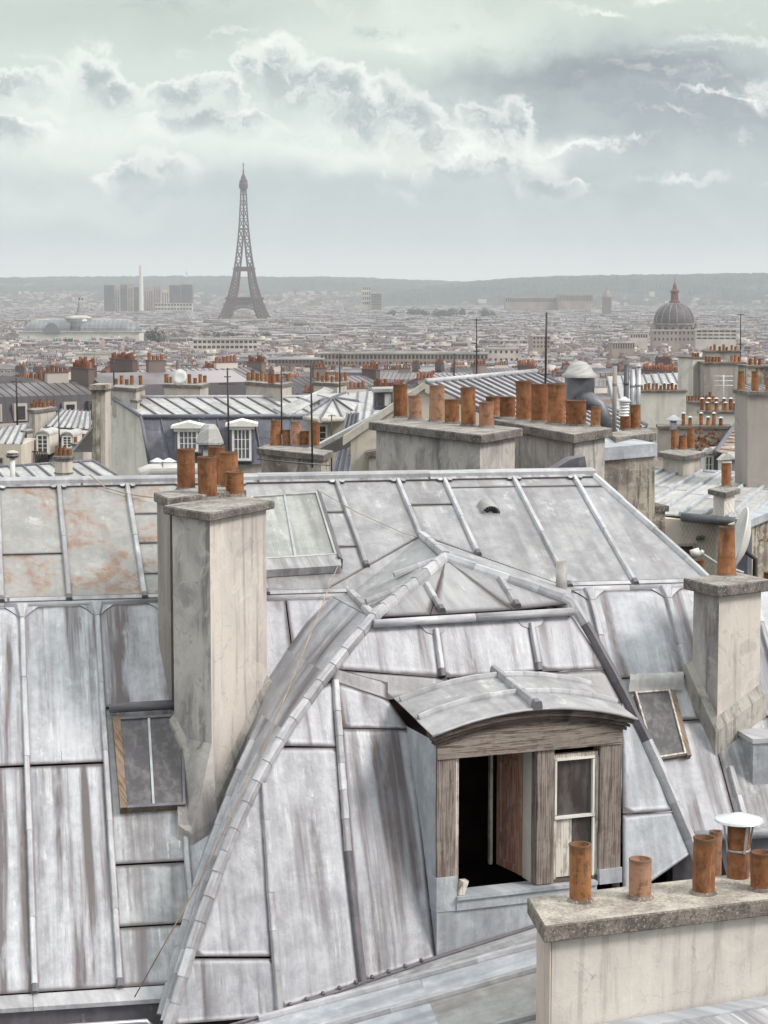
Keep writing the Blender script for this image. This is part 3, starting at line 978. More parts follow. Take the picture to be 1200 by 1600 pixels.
# eaves: band, dark fascia, rail
m_ = MB()
aE = ML.ab(250, 1550)[0] + 0.05
g0 = lambda a, f, z: ML.w(a, bG) - E2 * f + UP * z
for t0, t1 in ((aL, ML.ab(52, 1565)[0]), (ML.ab(52, 1565)[0], aE)):
    m_ = MB(); m_.prism([g0(t0, 0.0, 0.0), g0(t1 - 0.004, 0.0, 0.0), g0(t1 - 0.004, 0.10, -0.09), g0(t0, 0.10, -0.09)], V((0, 0, -0.04)))
    m_.build('eaves_band', Z_ROLL, deck)
m_ = MB(); m_.prism([g0(aL, 0.05, -0.13), g0(aE, 0.05, -0.13), g0(aE, 0.05, -1.6), g0(aL, 0.05, -1.6)], E2 * 0.3)
sub('fascia', m_, Z_DARK)
m_ = MB(); m_.prism([g0(aL, 0.05, -0.36), g0(aE + 0.05, 0.05, -0.36), g0(aE + 0.05, 0.5, -0.40), g0(aL, 0.5, -0.40)], V((0, 0, -0.12)))
sub('gutter_ledge', m_, Z_DARK)
m_ = MB(); m_.tube([g0(aL, 0.38, -0.20), g0(aE - 0.2, 0.38, -0.20), g0(aE - 0.17, 0.36, -0.24), g0(aE - 0.13, 0.36, -0.75)], 0.028, 10)
sub('rail_pipe', m_, STEEL)
for t in (0.15, 0.5, 0.8):
    m_ = MB(); a = lerp(aL, aE, t * 0.6 + 0.35); m_.box(g0(a, 0.12, -0.28), E1 * 0.03, E2 * -0.26, UP * 0.1)
    sub('rail_bracket', m_, STEELD)

# right-hand part of the lower slope
def sheet_px(plane, pts, mat, off=0.012, gap=0.005, name='zinc_sheet', th=0.012):
    return sheet(plane, [plane.ab(x, y) for x, y in pts], mat, off, gap, th, None, name)
aP = ML.ab(1063, 1010)[0]; aQ = ML.ab(938, 1000)[0]; aS = ML.ab(1170, 1060)[0]; aT = ML.ab(1460, 1060)[0]
bs = ML.ab(1000, 1060)[1]
bH = ML.ab(1150, 1302)[1]
sheet(ML, [(aQ - 0.55, 0.04), (aQ, 0.04), (aQ, bs), (aQ - 0.55, bs)], Z_STEEP)
sheet(ML, [(aQ, 0.04), (aP, 0.04), (aP, bs), (aQ, bs)], Z_STEEP, 0.013)
sheet(ML, [(aP, 0.04), (aS, 0.04), (aS, bs + 0.18), (aP, bs + 0.18)], Z_STEEP, 0.012)
sheet(ML, [(aQ, bs), (aP, bs), (aP, bs + 0.55), (aQ, bs + 0.55)], Z_OLD, 0.010)
sheet(ML, [(aQ - 0.2, bs + 0.55), (aP + 0.10, bs + 0.55), (aP + 0.10, bH), (aQ - 0.2, bH)], Z_STEEP, 0.009)
sheet(ML, [(aP, bs + 0.18), (aS, bs + 0.18), (aS, bs + 0.55), (aP, bs + 0.55)], Z_STEEP, 0.010)
sheet(ML, [(aP + 0.10, bs + 0.55), (aS + 0.1, bs + 0.55), (aS + 0.1, bH), (aP + 0.10, bH)], Z_OLD, 0.008)
sheet(ML, [(aS, 0.04), (aT, 0.04), (aT, bs + 0.55), (aS, bs + 0.55)], Z_STEEP, 0.012)
sheet(ML, [(aS + 0.1, bs + 0.55), (aT, bs + 0.55), (aT, bH), (aS + 0.1, bH)], Z_OLD, 0.008)
fan(ML, aP); fan(ML, aQ)
roll_ab(ML, aP, 0.17, bs + 0.16, 0.075, 0.052, 2)
roll_ab(ML, aQ, 0.17, bs - 0.1, 0.075, 0.052, 2)
roll_ab(ML, ML.ab(1150, 1235)[0], ML.ab(1150, 1200)[1], bH, 0.075, 0.05, 2)
roll_ab(ML, ML.ab(1196, 1000)[0], 0.1, bs + 0.4, 0.075, 0.05, 3)
b = MB()
b.prism([ML.w(aQ - 0.6, 0, -0.06), ML.w(aT, 0, -0.06), ML.w(aT, bH, -0.06), ML.w(aQ - 0.6, bH, -0.06)], ML.n * -0.05)
sub('roof', b, DECK)
m_ = MB(); m_.tube([ML.w(aP - 0.4, bH + 0.03, 0.03), ML.w(aT, bH + 0.03, 0.03)], 0.055, 12); m_.build('gutter_roll', Z_ROLL, deck)
m_ = MB(); m_.prism([ML.w(aP - 0.6, bH, 0.0), ML.w(aT, bH, 0.0), ML.w(aT, bH, 0.0) - UP * 1.2, ML.w(aP - 0.6, bH, 0.0) - UP * 1.2], E2 * 0.2); sub('fascia', m_, Z_DARK)

# ------------------------------------------------------------------ pavilion roof
wing = MB()
wing.prism([WG.at(560, 1590) - UP * 2.2 + W2 * 0.6, WG.at(1000, 1450) - UP * 2.2 + W2 * 0.6, WG.at(1000, 1450) - UP * 2.2 + W2 * 2.6, WG.at(560, 1590) - UP * 2.2 + W2 * 2.6], UP * 0.2)
wing = wing.build('pavilion_roof', DECK, house)
def strip(left, right, mat, n=8, nx=3, off=0.012, th=0.014, name='zinc_sheet', surf=WG, gap=0.7):
    Lp, Rp = resample(left, n), resample(right, n)
    m_ = MB()
    top, bot = [], []
    fs_ = [0.0] + [k / (nx - 1) for k in range(1, nx - 1)] + [1.0]
    wpx = max(1.0, sum(abs(Rp[i][0] - Lp[i][0]) for i in range(n)) / n)
    rr_ = min(0.22, 12 / wpx)
    fs_ = [0.0, rr_] + [f for f in fs_[1:-1] if rr_ < f < 1 - rr_] + [1 - rr_, 1.0]
    nx = len(fs_)
    hpx = max(1.0, abs(Lp[-1][1] - Lp[0][1]))
    tv = [0.0, min(0.2, 11 / hpx)] + [k / (n - 1) for k in range(1, n - 1) if min(0.2, 11 / hpx) < k / (n - 1) < 1 - min(0.2, 11 / hpx)] + [1 - min(0.2, 11 / hpx), 1.0]
    def pick(pl, t):
        q = t * (n - 1); i0 = min(n - 2, int(q)); return lerp(pl[i0][0], pl[i0 + 1][0], q - i0), lerp(pl[i0][1], pl[i0 + 1][1], q - i0)
    Lp, Rp = [pick(Lp, t) for t in tv], [pick(Rp, t) for t in tv]
    n = len(tv)
    for i in range(n):
        rt, rb = [], []
        for j in range(nx):
            f = fs_[j]
            e_ = 1.0 if (i in (0, n - 1) or j in (0, nx - 1)) else 0.0
            f = f + (0.5 - f) * 0.012
            x, y = lerp(Lp[i][0], Rp[i][0], f), lerp(Lp[i][1], Rp[i][1], f)
            if i == 0: y += gap
            if i == n - 1: y -= gap
            p = surf.at(x, y); nn = surf.nrm(p); uq = surf.uv(p) + (e_,)
            rt.append(m_.vert(p + nn * off, uq)); rb.append(m_.vert(p + nn * (off - th), uq))
        top.append(rt); bot.append(rb)
    for i in range(n - 1):
        for j in range(nx - 1):
            m_.face((top[i][j], top[i][j + 1], top[i + 1][j + 1], top[i + 1][j]), 0, True)
    def skirt(A, B):
        for k in range(len(A) - 1):
            m_.face((A[k], B[k], B[k + 1], A[k + 1]))
    skirt(top[0], bot[0]); skirt(top[-1], bot[-1])
    skirt([r[0] for r in top], [r[0] for r in bot]); skirt([r[-1] for r in top], [r[-1] for r in bot])
    return m_.build(name, mat, wing, recalc=False)
HL = [(696, 874), (640, 922), (583, 968), (545, 1012), (500, 1070), (455, 1132), (420, 1190), (395, 1237), (370, 1292), (345, 1352), (322, 1416), (300, 1482), (282, 1542), (264, 1604)]
HR = [(696, 874), (760, 897), (830, 920), (890, 942), (915, 982), (945, 1036), (975, 1092), (1005, 1152), (1035, 1217), (1060, 1277), (1085, 1337), (1112, 1405)]
def xat(pl, y):
    for a, c in zip(pl, pl[1:]):
        if a[1] <= y <= c[1]:
            return lerp(a[0], c[0], (y - a[1]) / (c[1] - a[1]))
    return pl[-1][0]
def seg(pl, y0, y1, n=6):
    return [(xat(pl, lerp(y0, y1, k / n)), lerp(y0, y1, k / n)) for k in range(n + 1)]
brk = lambda x: 972 - (x - 585) * 0.0623
cL = [(604, 1092), (640, 1140), (655, 1300), (676, 1500)]          # where the dormer cheek meets the slope
W_1 = [(411, 1225), (422, 1400), (436, 1578)]
W_2 = [(523, 1062), (540, 1250), (566, 1540)]
# top facet of the front
strip([(696, 876), (583, 966)], [(696, 876), (672, brk(672) - 4)], Z_UP, 6, 3)
strip([(696, 876), (672, brk(672) - 4)], [(696, 876), (800, brk(800) - 4)], Z_UP, 6, 3, 0.013)
strip([(696, 876), (800, brk(800) - 4)], [(698, 876), (889, 945)], Z_UP, 6, 3, 0.012)
# band below the break
ybs = lambda x: 1066 - (x - 600) * 0.062
strip(seg(HL, 975, 1046, 4), [(680, brk(680) + 4), (692, ybs(692))], Z_STEEP, 5, 4)
strip([(680, brk(680) + 4), (692, ybs(692))], [(826, brk(826) + 4), (842, ybs(842))], Z_STEEP, 5, 4, 0.013)
strip([(826, brk(826) + 4), (842, ybs(842))], [(889, brk(889) + 4), (948, ybs(948))], Z_STEEP, 5, 4)
strip([(536, 1048), (590, 1066), (606, 1094)], [(700, ybs(700)), (700, 1060), (702, 1086)], Z_UP, 5, 4, 0.007)
strip([(700, ybs(700)), (702, 1086)], [(948, ybs(948)), (975, 1100)], Z_UP, 5, 4, 0.006)
# below, column by column from the hip
strip(seg(HL, 1225, 1495), [(411, 1225), (422, 1400), (429, 1495)], Z_STEEP, 8, 3)
strip(seg(HL, 1497, 1602), [(429, 1497), (438, 1588)], Z_STEEP, 6, 3, 0.011)
strip(seg(HL, 1075, 1166), [(521, 1064), (528, 1168)], Z_STEEP, 5, 3, 0.013)
strip([(436, 1168), (398, 1236), (422, 1400), (437, 1577)], [(528, 1168), (534, 1250), (545, 1360), (565, 1535)], Z_STEEP, 9, 3)
strip([(521, 1064), (531, 1138)], [(606, 1094), (640, 1140)], Z_STEEP, 5, 3, 0.013)
strip([(531, 1138), (540, 1250), (566, 1535)], [(646, 1140), (662, 1300), (682, 1497)], Z_STEEP, 9, 3)
strip([(522, 1044), (518, 1064)], [(606, 1066), (606, 1094)], Z_UP, 3, 3, 0.008)
# right of the dormer
strip([(970, 1100), (972, 1272)], seg(HR, 1090, 1268), Z_BLUE, 8, 3)
strip([(972, 1273), (972, 1410)], seg(HR, 1268, 1332), Z_BLUE, 6, 3, 0.010)
strip([(948, ybs(948)), (972, 1100)], seg(HR, ybs(948), 1092, 3), Z_STEEP, 4, 3, 0.010)
# rolls of the pavilion
def wroll(pl, wd=0.062, ht=0.05, nseg=3, mat=None, name='batten_cap', n=16, shoe=False, off=0.008):
    p, n_ = px_line(WG, pl, n, off)
    rolls(wing, p, n_, wd, ht, nseg, mat, name, 3, shoe)
wroll([(680, brk(680) + 18), (690, ybs(692) - 4)], 0.062, 0.05, 1, shoe=True)
wroll([(829, brk(829) + 18), (841, ybs(842) - 4)], 0.062, 0.05, 1, shoe=True)
wroll([(666, 916), (690, brk(690) - 8)], 0.065, 0.05, 2, shoe=True)
wroll([(781, 907), (808, brk(808) - 8)], 0.065, 0.05, 2, shoe=True)
wroll(W_1, 0.075, 0.05, 6)
wroll([(523, 1064), (533, 1200), (543, 1330)], 0.075, 0.05, 6)
wroll([(543, 1330), (566, 1538)], 0.080, 0.052, 2, Z_DARK)
hl, hn = px_line(WG, HL, 40, 0.0)
hn = [(n_ + (-W1) * 0.75).normalized() for n_ in hn]
rolls(wing, hl, hn, 0.10, 0.085, 26, None, 'hip_cap', 3)
hr, hrn = px_line(WG, HR, 36, 0.0)
hrn = [(n_ + W1 * 0.6).normalized() for n_ in hrn]
rolls(wing, hr[:13], hrn[:13], 0.095, 0.075, 5, None, 'hip_cap', 3)
rolls(wing, hr[12:23], hrn[12:23], 0.095, 0.075, 2, Z_DARK, 'hip_cap', 5)
rolls(wing, hr[22:], hrn[22:], 0.10, 0.08, 5, None, 'hip_cap', 3)
# break roll of the pavilion front
pA, pB = PZ(583, 972, ZB), PZ(893, 953, ZB)
for k in range(2):
    m_ = MB()
    m_.tube([pA.lerp(pB, k / 2) - W2 * 0.012 - UP * 0.015, pA.lerp(pB, (k + 1) / 2 + 0.004) - W2 * 0.012 - UP * 0.015], 0.042, 12)
    m_.build('break_roll', Z_ROLL, wing)
for x in (680, 829):
    pc_ = WG.at(x, brk(x) + 5); t_ = W1
    for sg in (-1, 1):
        m_ = MB()
        pl = [(0, 0.0), (sg * 0.20, 0.0), (sg * 0.15, 0.06), (sg * 0.10, 0.115), (sg * 0.05, 0.135), (0, 0.14)]
        dn = (WG.at(x, brk(x) + 30) - WG.at(x, brk(x) + 8)).normalized()
        nn = WG.nrm(pc_ - UP * 0.1)
        m_.prism([pc_ + W1 * u_ + dn * v_ + nn * 0.022 for u_, v_ in pl], nn * -0.014)
        m_.build('batten_fan', Z_STEEP, wing)
# the flank of the pavilion turned to the chimney: ruled between hip and valley
VL = [(520, 934), (492, 958), (455, 1008), (417, 1068), (388, 1140), (356, 1225), (330, 1300), (305, 1375), (284, 1450), (266, 1520), (252, 1580)]
nrow = 14
hp = [WG.at(x, y) for x, y in resample(HL[2:], nrow)]
vp = [ML.at(x, y) for x, y in resample(VL, nrow)]
for i in range(0, nrow - 1, 2):
    m_ = MB()
    i1 = min(i + 2, nrow - 1)
    g = []
    for r_ in range(i, i1 + 1):
        g.append([m_.vert(vp[r_].lerp(hp[r_], t) + V((-0.01, -0.01, 0.012)), (t * 0.8, r_ * 0.35)) for t in (0.0, 0.33, 0.66, 1.0)])
    for a, c in zip(g, g[1:]):
        for q in range(3):
            m_.face((a[q], a[q + 1], c[q + 1], c[q]), 0, True)
    m_.build('zinc_sheet', Z_STEEP, wing)
m_ = MB(); m_.poly([MU.at(503, 929, 0.012), MU.at(548, 930, 0.02), hp[0] + UP * 0.012, vp[0] + UP * 0.012]); m_.build('zinc_sheet', Z_UP, wing)
fl_n = (hp[5] - vp[5]).cross(hp[7] - hp[5]).normalized()
if fl_n.dot(EYE - hp[5]) < 0: fl_n = -fl_n
rolls(wing, [vp[k].lerp(hp[k], 0.35) + fl_n * 0.01 for k in range(4, nrow)], [fl_n] * (nrow - 4), 0.07, 0.06, 10, None, 'flank_cap', 3)
rolls(wing, [vp[k].lerp(hp[k], 0.72) + fl_n * 0.01 for k in range(5, nrow)], [fl_n] * (nrow - 5), 0.06, 0.05, 12, None, 'flank_cap', 3)
# top facets to the sides of the pavilion ridge
VT = MU.at(659, 839, 0.01); AP = WG.at(696, 874, 0.01)
H6, H5 = WG.at(640, 922, 0.01), WG.at(583, 966, 0.01)
BC = MU.at(548, 930, 0.02); VLp = MU.at(503, 928, 0.015)
m_ = MB()
i = [m_.vert(p, (p.x, p.y)) for p in (VT, AP, H6, H5, BC, VLp)]
m_.face((i[0], i[1], i[2])); m_.face((i[0], i[2], i[4])); m_.face((i[2], i[3], i[4])); m_.face((i[0], i[4], i[5]))
m_.build('zinc_sheet', Z_UP, wing)
VRp = MU.at(893, 921, 0.012); HR3 = WG.at(890, 942, 0.01); HR2 = WG.at(830, 920, 0.01); HR1 = WG.at(760, 897, 0.01)
m_ = MB()
i = [m_.vert(p, (p.x, p.y)) for p in (VT, AP, HR1, HR2, HR3, VRp)]
m_.face((i[0], i[1], i[2])); m_.face((i[0], i[2], i[3])); m_.face((i[0], i[3], i[5])); m_.face((i[3], i[4], i[5]))
m_.build('zinc_sheet', Z_UP, wing)
rolls(wing, [VT + UP * 0.0, AP + UP * 0.02], [UP, UP], 0.09, 0.06, 3, None, 'ridge_cap', 2)
fn = (H6 - VT).cross(VLp - VT).normalized()
if fn.z < 0: fn = -fn
def on_facet(x, y):
    pl = Plane(VT, fn)
    return pl.at(x, y, 0.012)
for (x0, y0, x1, y1) in ((690, 875, 617, 902), (640, 917, 573, 944)):
    p0, p1 = on_facet(x0, y0), on_facet(x1, y1)
    rolls(wing, [p0, p0.lerp(p1, 0.5), p1], [fn] * 3, 0.06, 0.045, 2, None, 'batten_cap', 2)
rolls(wing, [BC + V((0, 0, 0.0)), BC.lerp(H5, 0.5), H5], [UP] * 3, 0.09, 0.05, 3, None, 'break_cap', 2)
# ------------------------------------------------------------------ dormer
random.seed(9)
DO = WG.at(690, 1488) - W2 * 0.03
DP = Plane(DO, -W2, W1)
DO = DP.at(683, 1488)
def du(px, py):
    q = DP.at(px, py) - DO
    return q.dot(W1), q.z
def dw(u, d, z):                                  # right, back, up from the dormer foot
    return DO + W1 * u + W2 * d + UP * z
dorm = MB()
UL, UR = du(683, 1300)[0], du(970, 1290)[0]
ZT = du(683, 1187)[1]                              # underside of the lintel
ZS = du(705, 1400)[1]                              # sill
def dbox(u0, u1, d0, d1, z0, z1, mat, name, mb=None, parent=None):
    b = mb or MB()
    b.box(dw(u0, d0, z0), W1 * (u1 - u0), W2 * (d1 - d0), UP * (z1 - z0))
    if mb is None:
        return b.build(name, mat, parent or dormer)
# dark room behind the opening
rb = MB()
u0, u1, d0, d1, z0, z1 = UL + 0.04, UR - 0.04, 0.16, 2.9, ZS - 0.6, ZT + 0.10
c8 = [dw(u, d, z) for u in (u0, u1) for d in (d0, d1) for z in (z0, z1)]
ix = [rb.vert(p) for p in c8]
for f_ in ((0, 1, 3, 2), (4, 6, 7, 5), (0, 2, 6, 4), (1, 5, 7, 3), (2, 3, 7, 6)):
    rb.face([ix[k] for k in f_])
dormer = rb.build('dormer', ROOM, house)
dormer['label'] = 'dormer of bare weathered timber under a curved zinc roof, window standing open'
uP = [du(712, 1300)[0], du(840, 1300)[0], du(866, 1300)[0], du(937, 1300)[0]]
zpl = du(683, 1372)[1]; zpr = du(950, 1357)[1]
dbox(UL, uP[0], 0.0, 0.16, zpl, ZT + 0.01, WOOD, 'post')
dbox(uP[1], uP[2], 0.012, 0.15, ZS + 0.01, ZT + 0.01, WOOD, 'post')
dbox(uP[3], UR, 0.0, 0.16, zpr, ZT + 0.01, WOOD, 'post')
dbox(UL - 0.012, uP[0] + 0.004, -0.02, 0.16, ZS - 0.14, zpl, Z_BLUE, 'plinth_wrap')
dbox(uP[3] - 0.004, UR + 0.012, -0.02, 0.16, ZS - 0.05, zpr, Z_BLUE, 'plinth_wrap')
# left reveal strip and hook
dbox(uP[0] + 0.003, uP[0] + 0.022, 0.02, 0.14, ZS, ZT, WOODP, 'stop_bead')
dbox(uP[0] + 0.03, uP[0] + 0.042, 0.03, 0.13, ZS, ZT, WOODP, 'stop_bead')
# lintel with curved top: board, then moulded cornice
zL0, zL1, zC = ZT, du(683, 1163)[1], du(828, 1126)[1]
arc_n = 16
def arch(u0, u1, ze, zc, n=arc_n):
    return [(lerp(u0, u1, k / n), ze + (zc - ze) * (1 - (2 * k / n - 1) ** 2)) for k in range(n + 1)]
lb = MB()
lb.prism([dw(UL - 0.0, -0.015, ZT)] + [dw(UR, -0.015, ZT)] + [dw(u, -0.015, z) for u, z in arch(UL, UR, zL1, zC)][::-1], W2 * 0.14)
lb.build('lintel', WOODX, dormer)
def arch_band(u0, u1, ze, zc, th0, d0, d1, mat, name):
    top = arch(u0, u1, ze + th0, zc + th0); bot = arch(u0, u1, ze, zc)
    b = MB()
    F = [b.vert(dw(u, d0, z)) for u, z in top]; G = [b.vert(dw(u, d0, z)) for u, z in bot]
    Fb = [b.vert(dw(u, d1, z)) for u, z in top]; Gb = [b.vert(dw(u, d1, z)) for u, z in bot]
    for k in range(arc_n):
        b.face((F[k], F[k + 1], G[k + 1], G[k])); b.face((Fb[k + 1], Fb[k], Gb[k], Gb[k + 1]))
        b.face((F[k + 1], F[k], Fb[k], Fb[k + 1])); b.face((G[k], G[k + 1], Gb[k + 1], Gb[k]))
    b.face((F[0], G[0], Gb[0], Fb[0])); b.face((F[-1], Fb[-1], Gb[-1], G[-1]))
    return b.build(name, mat, dormer)
arch_band(UL - 0.02, UR + 0.03, zL1 - 0.012, zC - 0.012, 0.035, -0.045, 0.10, WOODD, 'cornice_moulding')
arch_band(UL - 0.04, UR + 0.05, zL1 + 0.024, zC + 0.024, 0.03, -0.075, 0.10, WOODD, 'cornice_moulding')
arch_band(UL - 0.07, UR + 0.08, zL1 + 0.055, zC + 0.055, 0.075, -0.10, 0.10, WOODD, 'cornice_moulding')
# curved zinc roof
zr0, zrc = zL1 + 0.142, zC + 0.137
def roof_pt(k, f, off=0.0, n=arc_n):
    u0, u1 = UL - 0.10, UR + 0.10
    t = k / n
    u = lerp(u0, u1, t)
    z = zr0 - 0.03 + (zrc - zr0 + 0.03) * (1 - (2 * t - 1) ** 2)
    nz = V((0, 0, 1)) + W1 * (2 * (2 * t - 1) * (zrc - zr0 + 0.03) * 2 / (u1 - u0))
    return dw(u, -0.13 + f * 1.02, z + f * 0.17) + nz.normalized() * off
half = arc_n // 2
for (k0, k1) in ((0, half), (half, arc_n)):
    for (f0, f1, o_) in ((0.0, 0.40, 0.006), (0.40, 0.98, 0.011)):
        b = MB()
        T = [[b.vert(roof_pt(k, f, o_), (k * 0.11, f)) for k in range(k0, k1 + 1)] for f in (f0, f1)]
        Bt = [[b.vert(roof_pt(k, f, o_ - 0.016), (k * 0.11, f)) for k in range(k0, k1 + 1)] for f in (f0, f1)]
        for q in range(k1 - k0):
            b.face((T[0][q], T[0][q + 1], T[1][q + 1], T[1][q]), 0, True)
            b.face((Bt[0][q], Bt[1][q], Bt[1][q + 1], Bt[0][q + 1]), 0, True)
            b.face((T[0][q], Bt[0][q], Bt[0][q + 1], T[0][q + 1]))
        b.build('zinc_sheet', Z_UP, dormer, recalc=False)
def arch_roll(f, wd, ht, ka, kb, nseg):
    ps = [roof_pt(k, f, 0.01) for k in np.linspace(ka, kb, 20)]
    ns = [(roof_pt(k, f, 0.1) - roof_pt(k, f, 0)).normalized() for k in np.linspace(ka, kb, 20)]
    rolls(dormer, ps, ns, wd, ht, nseg, None, 'roof_roll', 3)
arch_roll(0.40, 0.05, 0.045, 0.2, half - 0.3, 4); arch_roll(0.40, 0.05, 0.045, arc_n - 0.2, half + 0.3, 4)
arch_roll(0.86, 0.05, 0.05, 0.2, half - 0.3, 5); arch_roll(0.86, 0.05, 0.05, arc_n - 0.6, half + 0.3, 5)
rolls(dormer, [roof_pt(half, f, 0.012) for f in (1.02, 0.5, -0.01)], [UP] * 3, 0.075, 0.07, 3, None, 'roof_roll', 2, True)
b = MB(); b.tube([roof_pt(k, 0.0, 0.0) for k in range(arc_n + 1)], 0.014, 8); b.build('drip_edge', Z_ROLL, dormer)
# cheeks clad in zinc
def cheek(u, sgn):
    pts = []
    zs = np.linspace(ZS - 0.55, zL1 + 0.02, 9)
    b = MB()
    fr, bk_ = [], []
    for z in zs:
        p0 = dw(u, 0.02, z)
        # back to the slope of the pavilion
        d = 0.02
        while d < 1.5 and WG.g(dw(u, d, z)) > 0: d += 0.01
        fr.append(b.vert(p0, (0, z))); bk_.append(b.vert(dw(u, d + 0.03, z), (d, z)))
    for k in range(8):
        b.face((fr[k], fr[k + 1], bk_[k + 1], bk_[k]))
    b.build('cheek', Z_BLUE, dormer)
    return
cheek(UL - 0.006, -1); cheek(UR + 0.006, 1)
# sill and apron
dbox(uP[0] + 0.0, uP[2] + 0.45, -0.06, 0.2, ZS - 0.035, ZS, Z_BLUE, 'sill')
dbox(UL - 0.004, UR + 0.004, -0.012, 0.1, ZS - 0.75, ZS - 0.14, Z_BLUE, 'apron')
dbox(uP[0] + 0.002, uP[2] + 0.45, -0.035, 0.1, ZS - 0.14, ZS - 0.036, Z_BLUE, 'apron')
# pale inner jamb, inward-opened leaf, shutter board
b = MB(); b.prism([dw(uP[1] - 0.002, 0.15, ZS), dw(uP[1] - 0.002, 0.15, ZT), dw(uP[1] - 0.002, 0.34, ZT), dw(uP[1] - 0.002, 0.34, ZS)], W1 * 0.05)
b.build('inner_jamb', ROOMW, dormer)
la = W1 * 0.42 + W2 * 0.9; la.normalize()
def leaf(u, d, wd, ang, z0, z1, name, mat, panels=True):
    ax = W1 * math.cos(ang) + W2 * math.sin(ang); nx_ = ax.cross(UP).normalized()
    o = dw(u, d, 0)
    b = MB()
    def bb(a0, a1, zz0, zz1, t0, t1):
        b.box(o + ax * a0 + UP * zz0 + nx_ * t0, ax * (a1 - a0), UP * (zz1 - zz0), nx_ * (t1 - t0))
    st = 0.07
    bb(0, st, z0, z1, 0, 0.036); bb(wd - st, wd, z0, z1, 0, 0.036)
    for zz in (z0, lerp(z0, z1, 0.20), lerp(z0, z1, 0.80), z1 - 0.08):
        bb(st + 0.001, wd - st - 0.001, zz, zz + 0.08, 0.001, 0.035)
    bb(st - 0.01, wd - st + 0.01, z0 + 0.01, z1 - 0.01, 0.012, 0.022)
    return b.build(name, mat, dormer)
leaf(uP[1] - 0.008, 0.36, 0.47, R(97), ZS + 0.01, ZT - 0.01, 'open_leaf', WOODS)
dbox(uP[1] - 0.125, uP[1] - 0.092, 0.86, 0.90, ZS, ZT, WOODP, 'leaf_stile')
# right casement
def sash_piece(x0, y0, x1, y1, d0, d1, mat, name):
    a = du(x0, (y0 + y1) / 2)[0]; c = du(x1, (y0 + y1) / 2)[0]
    zt, zb_ = du((x0 + x1) / 2, y0)[1], du((x0 + x1) / 2, y1)[1]
    return dbox(a, c, d0, d1, zb_, zt, mat, name)
sash_piece(866, 1178, 937, 1187, 0.04, 0.10, WOODP, 'sash_rail')
sash_piece(866, 1187, 872, 1384, 0.04, 0.10, WOODP, 'sash_stile')
sash_piece(930, 1183, 937, 1384, 0.04, 0.10, WOODP, 'sash_stile')
sash_piece(872, 1188, 930, 1277, 0.075, 0.08, GLASS, 'pane')
for rct in ((869.5, 1184.5, 932, 1188), (869.5, 1275, 932, 1279), (869.5, 1188, 872.5, 1275), (928.5, 1187, 931, 1275)):
    sash_piece(*rct, 0.03, 0.07, WHITE, 'glazing_bar')
sash_piece(872, 1280, 897, 1372, 0.06, 0.085, WOODP, 'boarded_panel')
sash_piece(897, 1281, 928, 1335, 0.078, 0.083, GLASS, 'pane')
sash_piece(897, 1336, 930, 1372, 0.062, 0.088, WOODP, 'boarded_panel')
sash_piece(928, 1279, 931, 1372, 0.03, 0.06, WHITE, 'glazing_bar')
sash_piece(866, 1372, 937, 1383, 0.03, 0.11, WOODD, 'sash_rail')
b = MB(); b.box(dw(uP[0] + 0.02, -0.03, ZS + 0.005), W1 * 0.06, W2 * 0.1, UP * 0.13); b.v = [p + W1 * ((p.z - DO.z - ZS) * 0.35) for p in b.v]
b.build('hook_board', WOODP, dormer)

# ------------------------------------------------------------------ rooflight, roof windows, vents
def roof_window(plane, pts, h, label, panes, frame_m, glass_m, bar_m, side_m, fw=0.045):
    """frame on a slope from its photographed corners (top-left, top-right, bottom-right, bottom-left)"""
    hi = Plane(plane.p + plane.n * h, plane.n, plane.e1)
    ab = [hi.ab(x, y) for x, y in pts]
    b = MB()
    b.prism([plane.w(a, c, 0.01) for a, c in ab], plane.n * (h - 0.03))
    t = b.build('roof_window', side_m, house)
    t['label'] = label
    def q(s_, r_):
        tp = (lerp(ab[0][0], ab[1][0], s_), lerp(ab[0][1], ab[1][1], s_)); bt = (lerp(ab[3][0], ab[2][0], s_), lerp(ab[3][1], ab[2][1], s_))
        return (lerp(tp[0], bt[0], r_), lerp(tp[1], bt[1], r_))
    W_ = math.dist(ab[0], ab[1]); H_ = math.dist(ab[0], ab[3])
    fx, fy = fw / W_, fw / H_
    def piece(s0, s1, r0, r1, z0, z1, mat, name):
        b = MB(); b.prism([hi.w(*q(s0, r0), z1), hi.w(*q(s1, r0), z1), hi.w(*q(s1, r1), z1), hi.w(*q(s0, r1), z1)], hi.n * (z0 - z1), 0,
                          [(q(s_, r_)[0], q(s_, r_)[1]) for s_, r_ in ((s0, r0), (s1, r0), (s1, r1), (s0, r1))])
        b.build(name, mat, t)
    piece(0, fx, 0, 1, -0.03, 0.02, frame_m, 'frame'); piece(1 - fx, 1, 0, 1, -0.03, 0.02, frame_m, 'frame')
    piece(fx, 1 - fx, 0, fy, -0.03, 0.018, frame_m, 'frame'); piece(fx, 1 - fx, 1 - fy, 1, -0.03, 0.018, frame_m, 'frame')
    for k in range(panes):
        s0, s1 = fx + (1 - 2 * fx) * k / panes, fx + (1 - 2 * fx) * (k + 1) / panes
        piece(s0 + 0.004, s1 - 0.004, fy, 1 - fy, -0.025, 0.0, glass_m, 'pane')
        if k:
            piece(s0 - 0.012 / W_, s0 + 0.012 / W_, fy, 1 - fy, -0.02, 0.014, bar_m, 'glazing_bar')
    return t, hi, q
rw, hi_, qf = roof_window(MU, [(392, 777), (496, 770), (527, 868), (396, 876)], 0.16, 'large pale glazed rooflight tilted on the upper zinc slope', 2, Z_MID, GLASSR, STEEL, Z_DARK, 0.025)
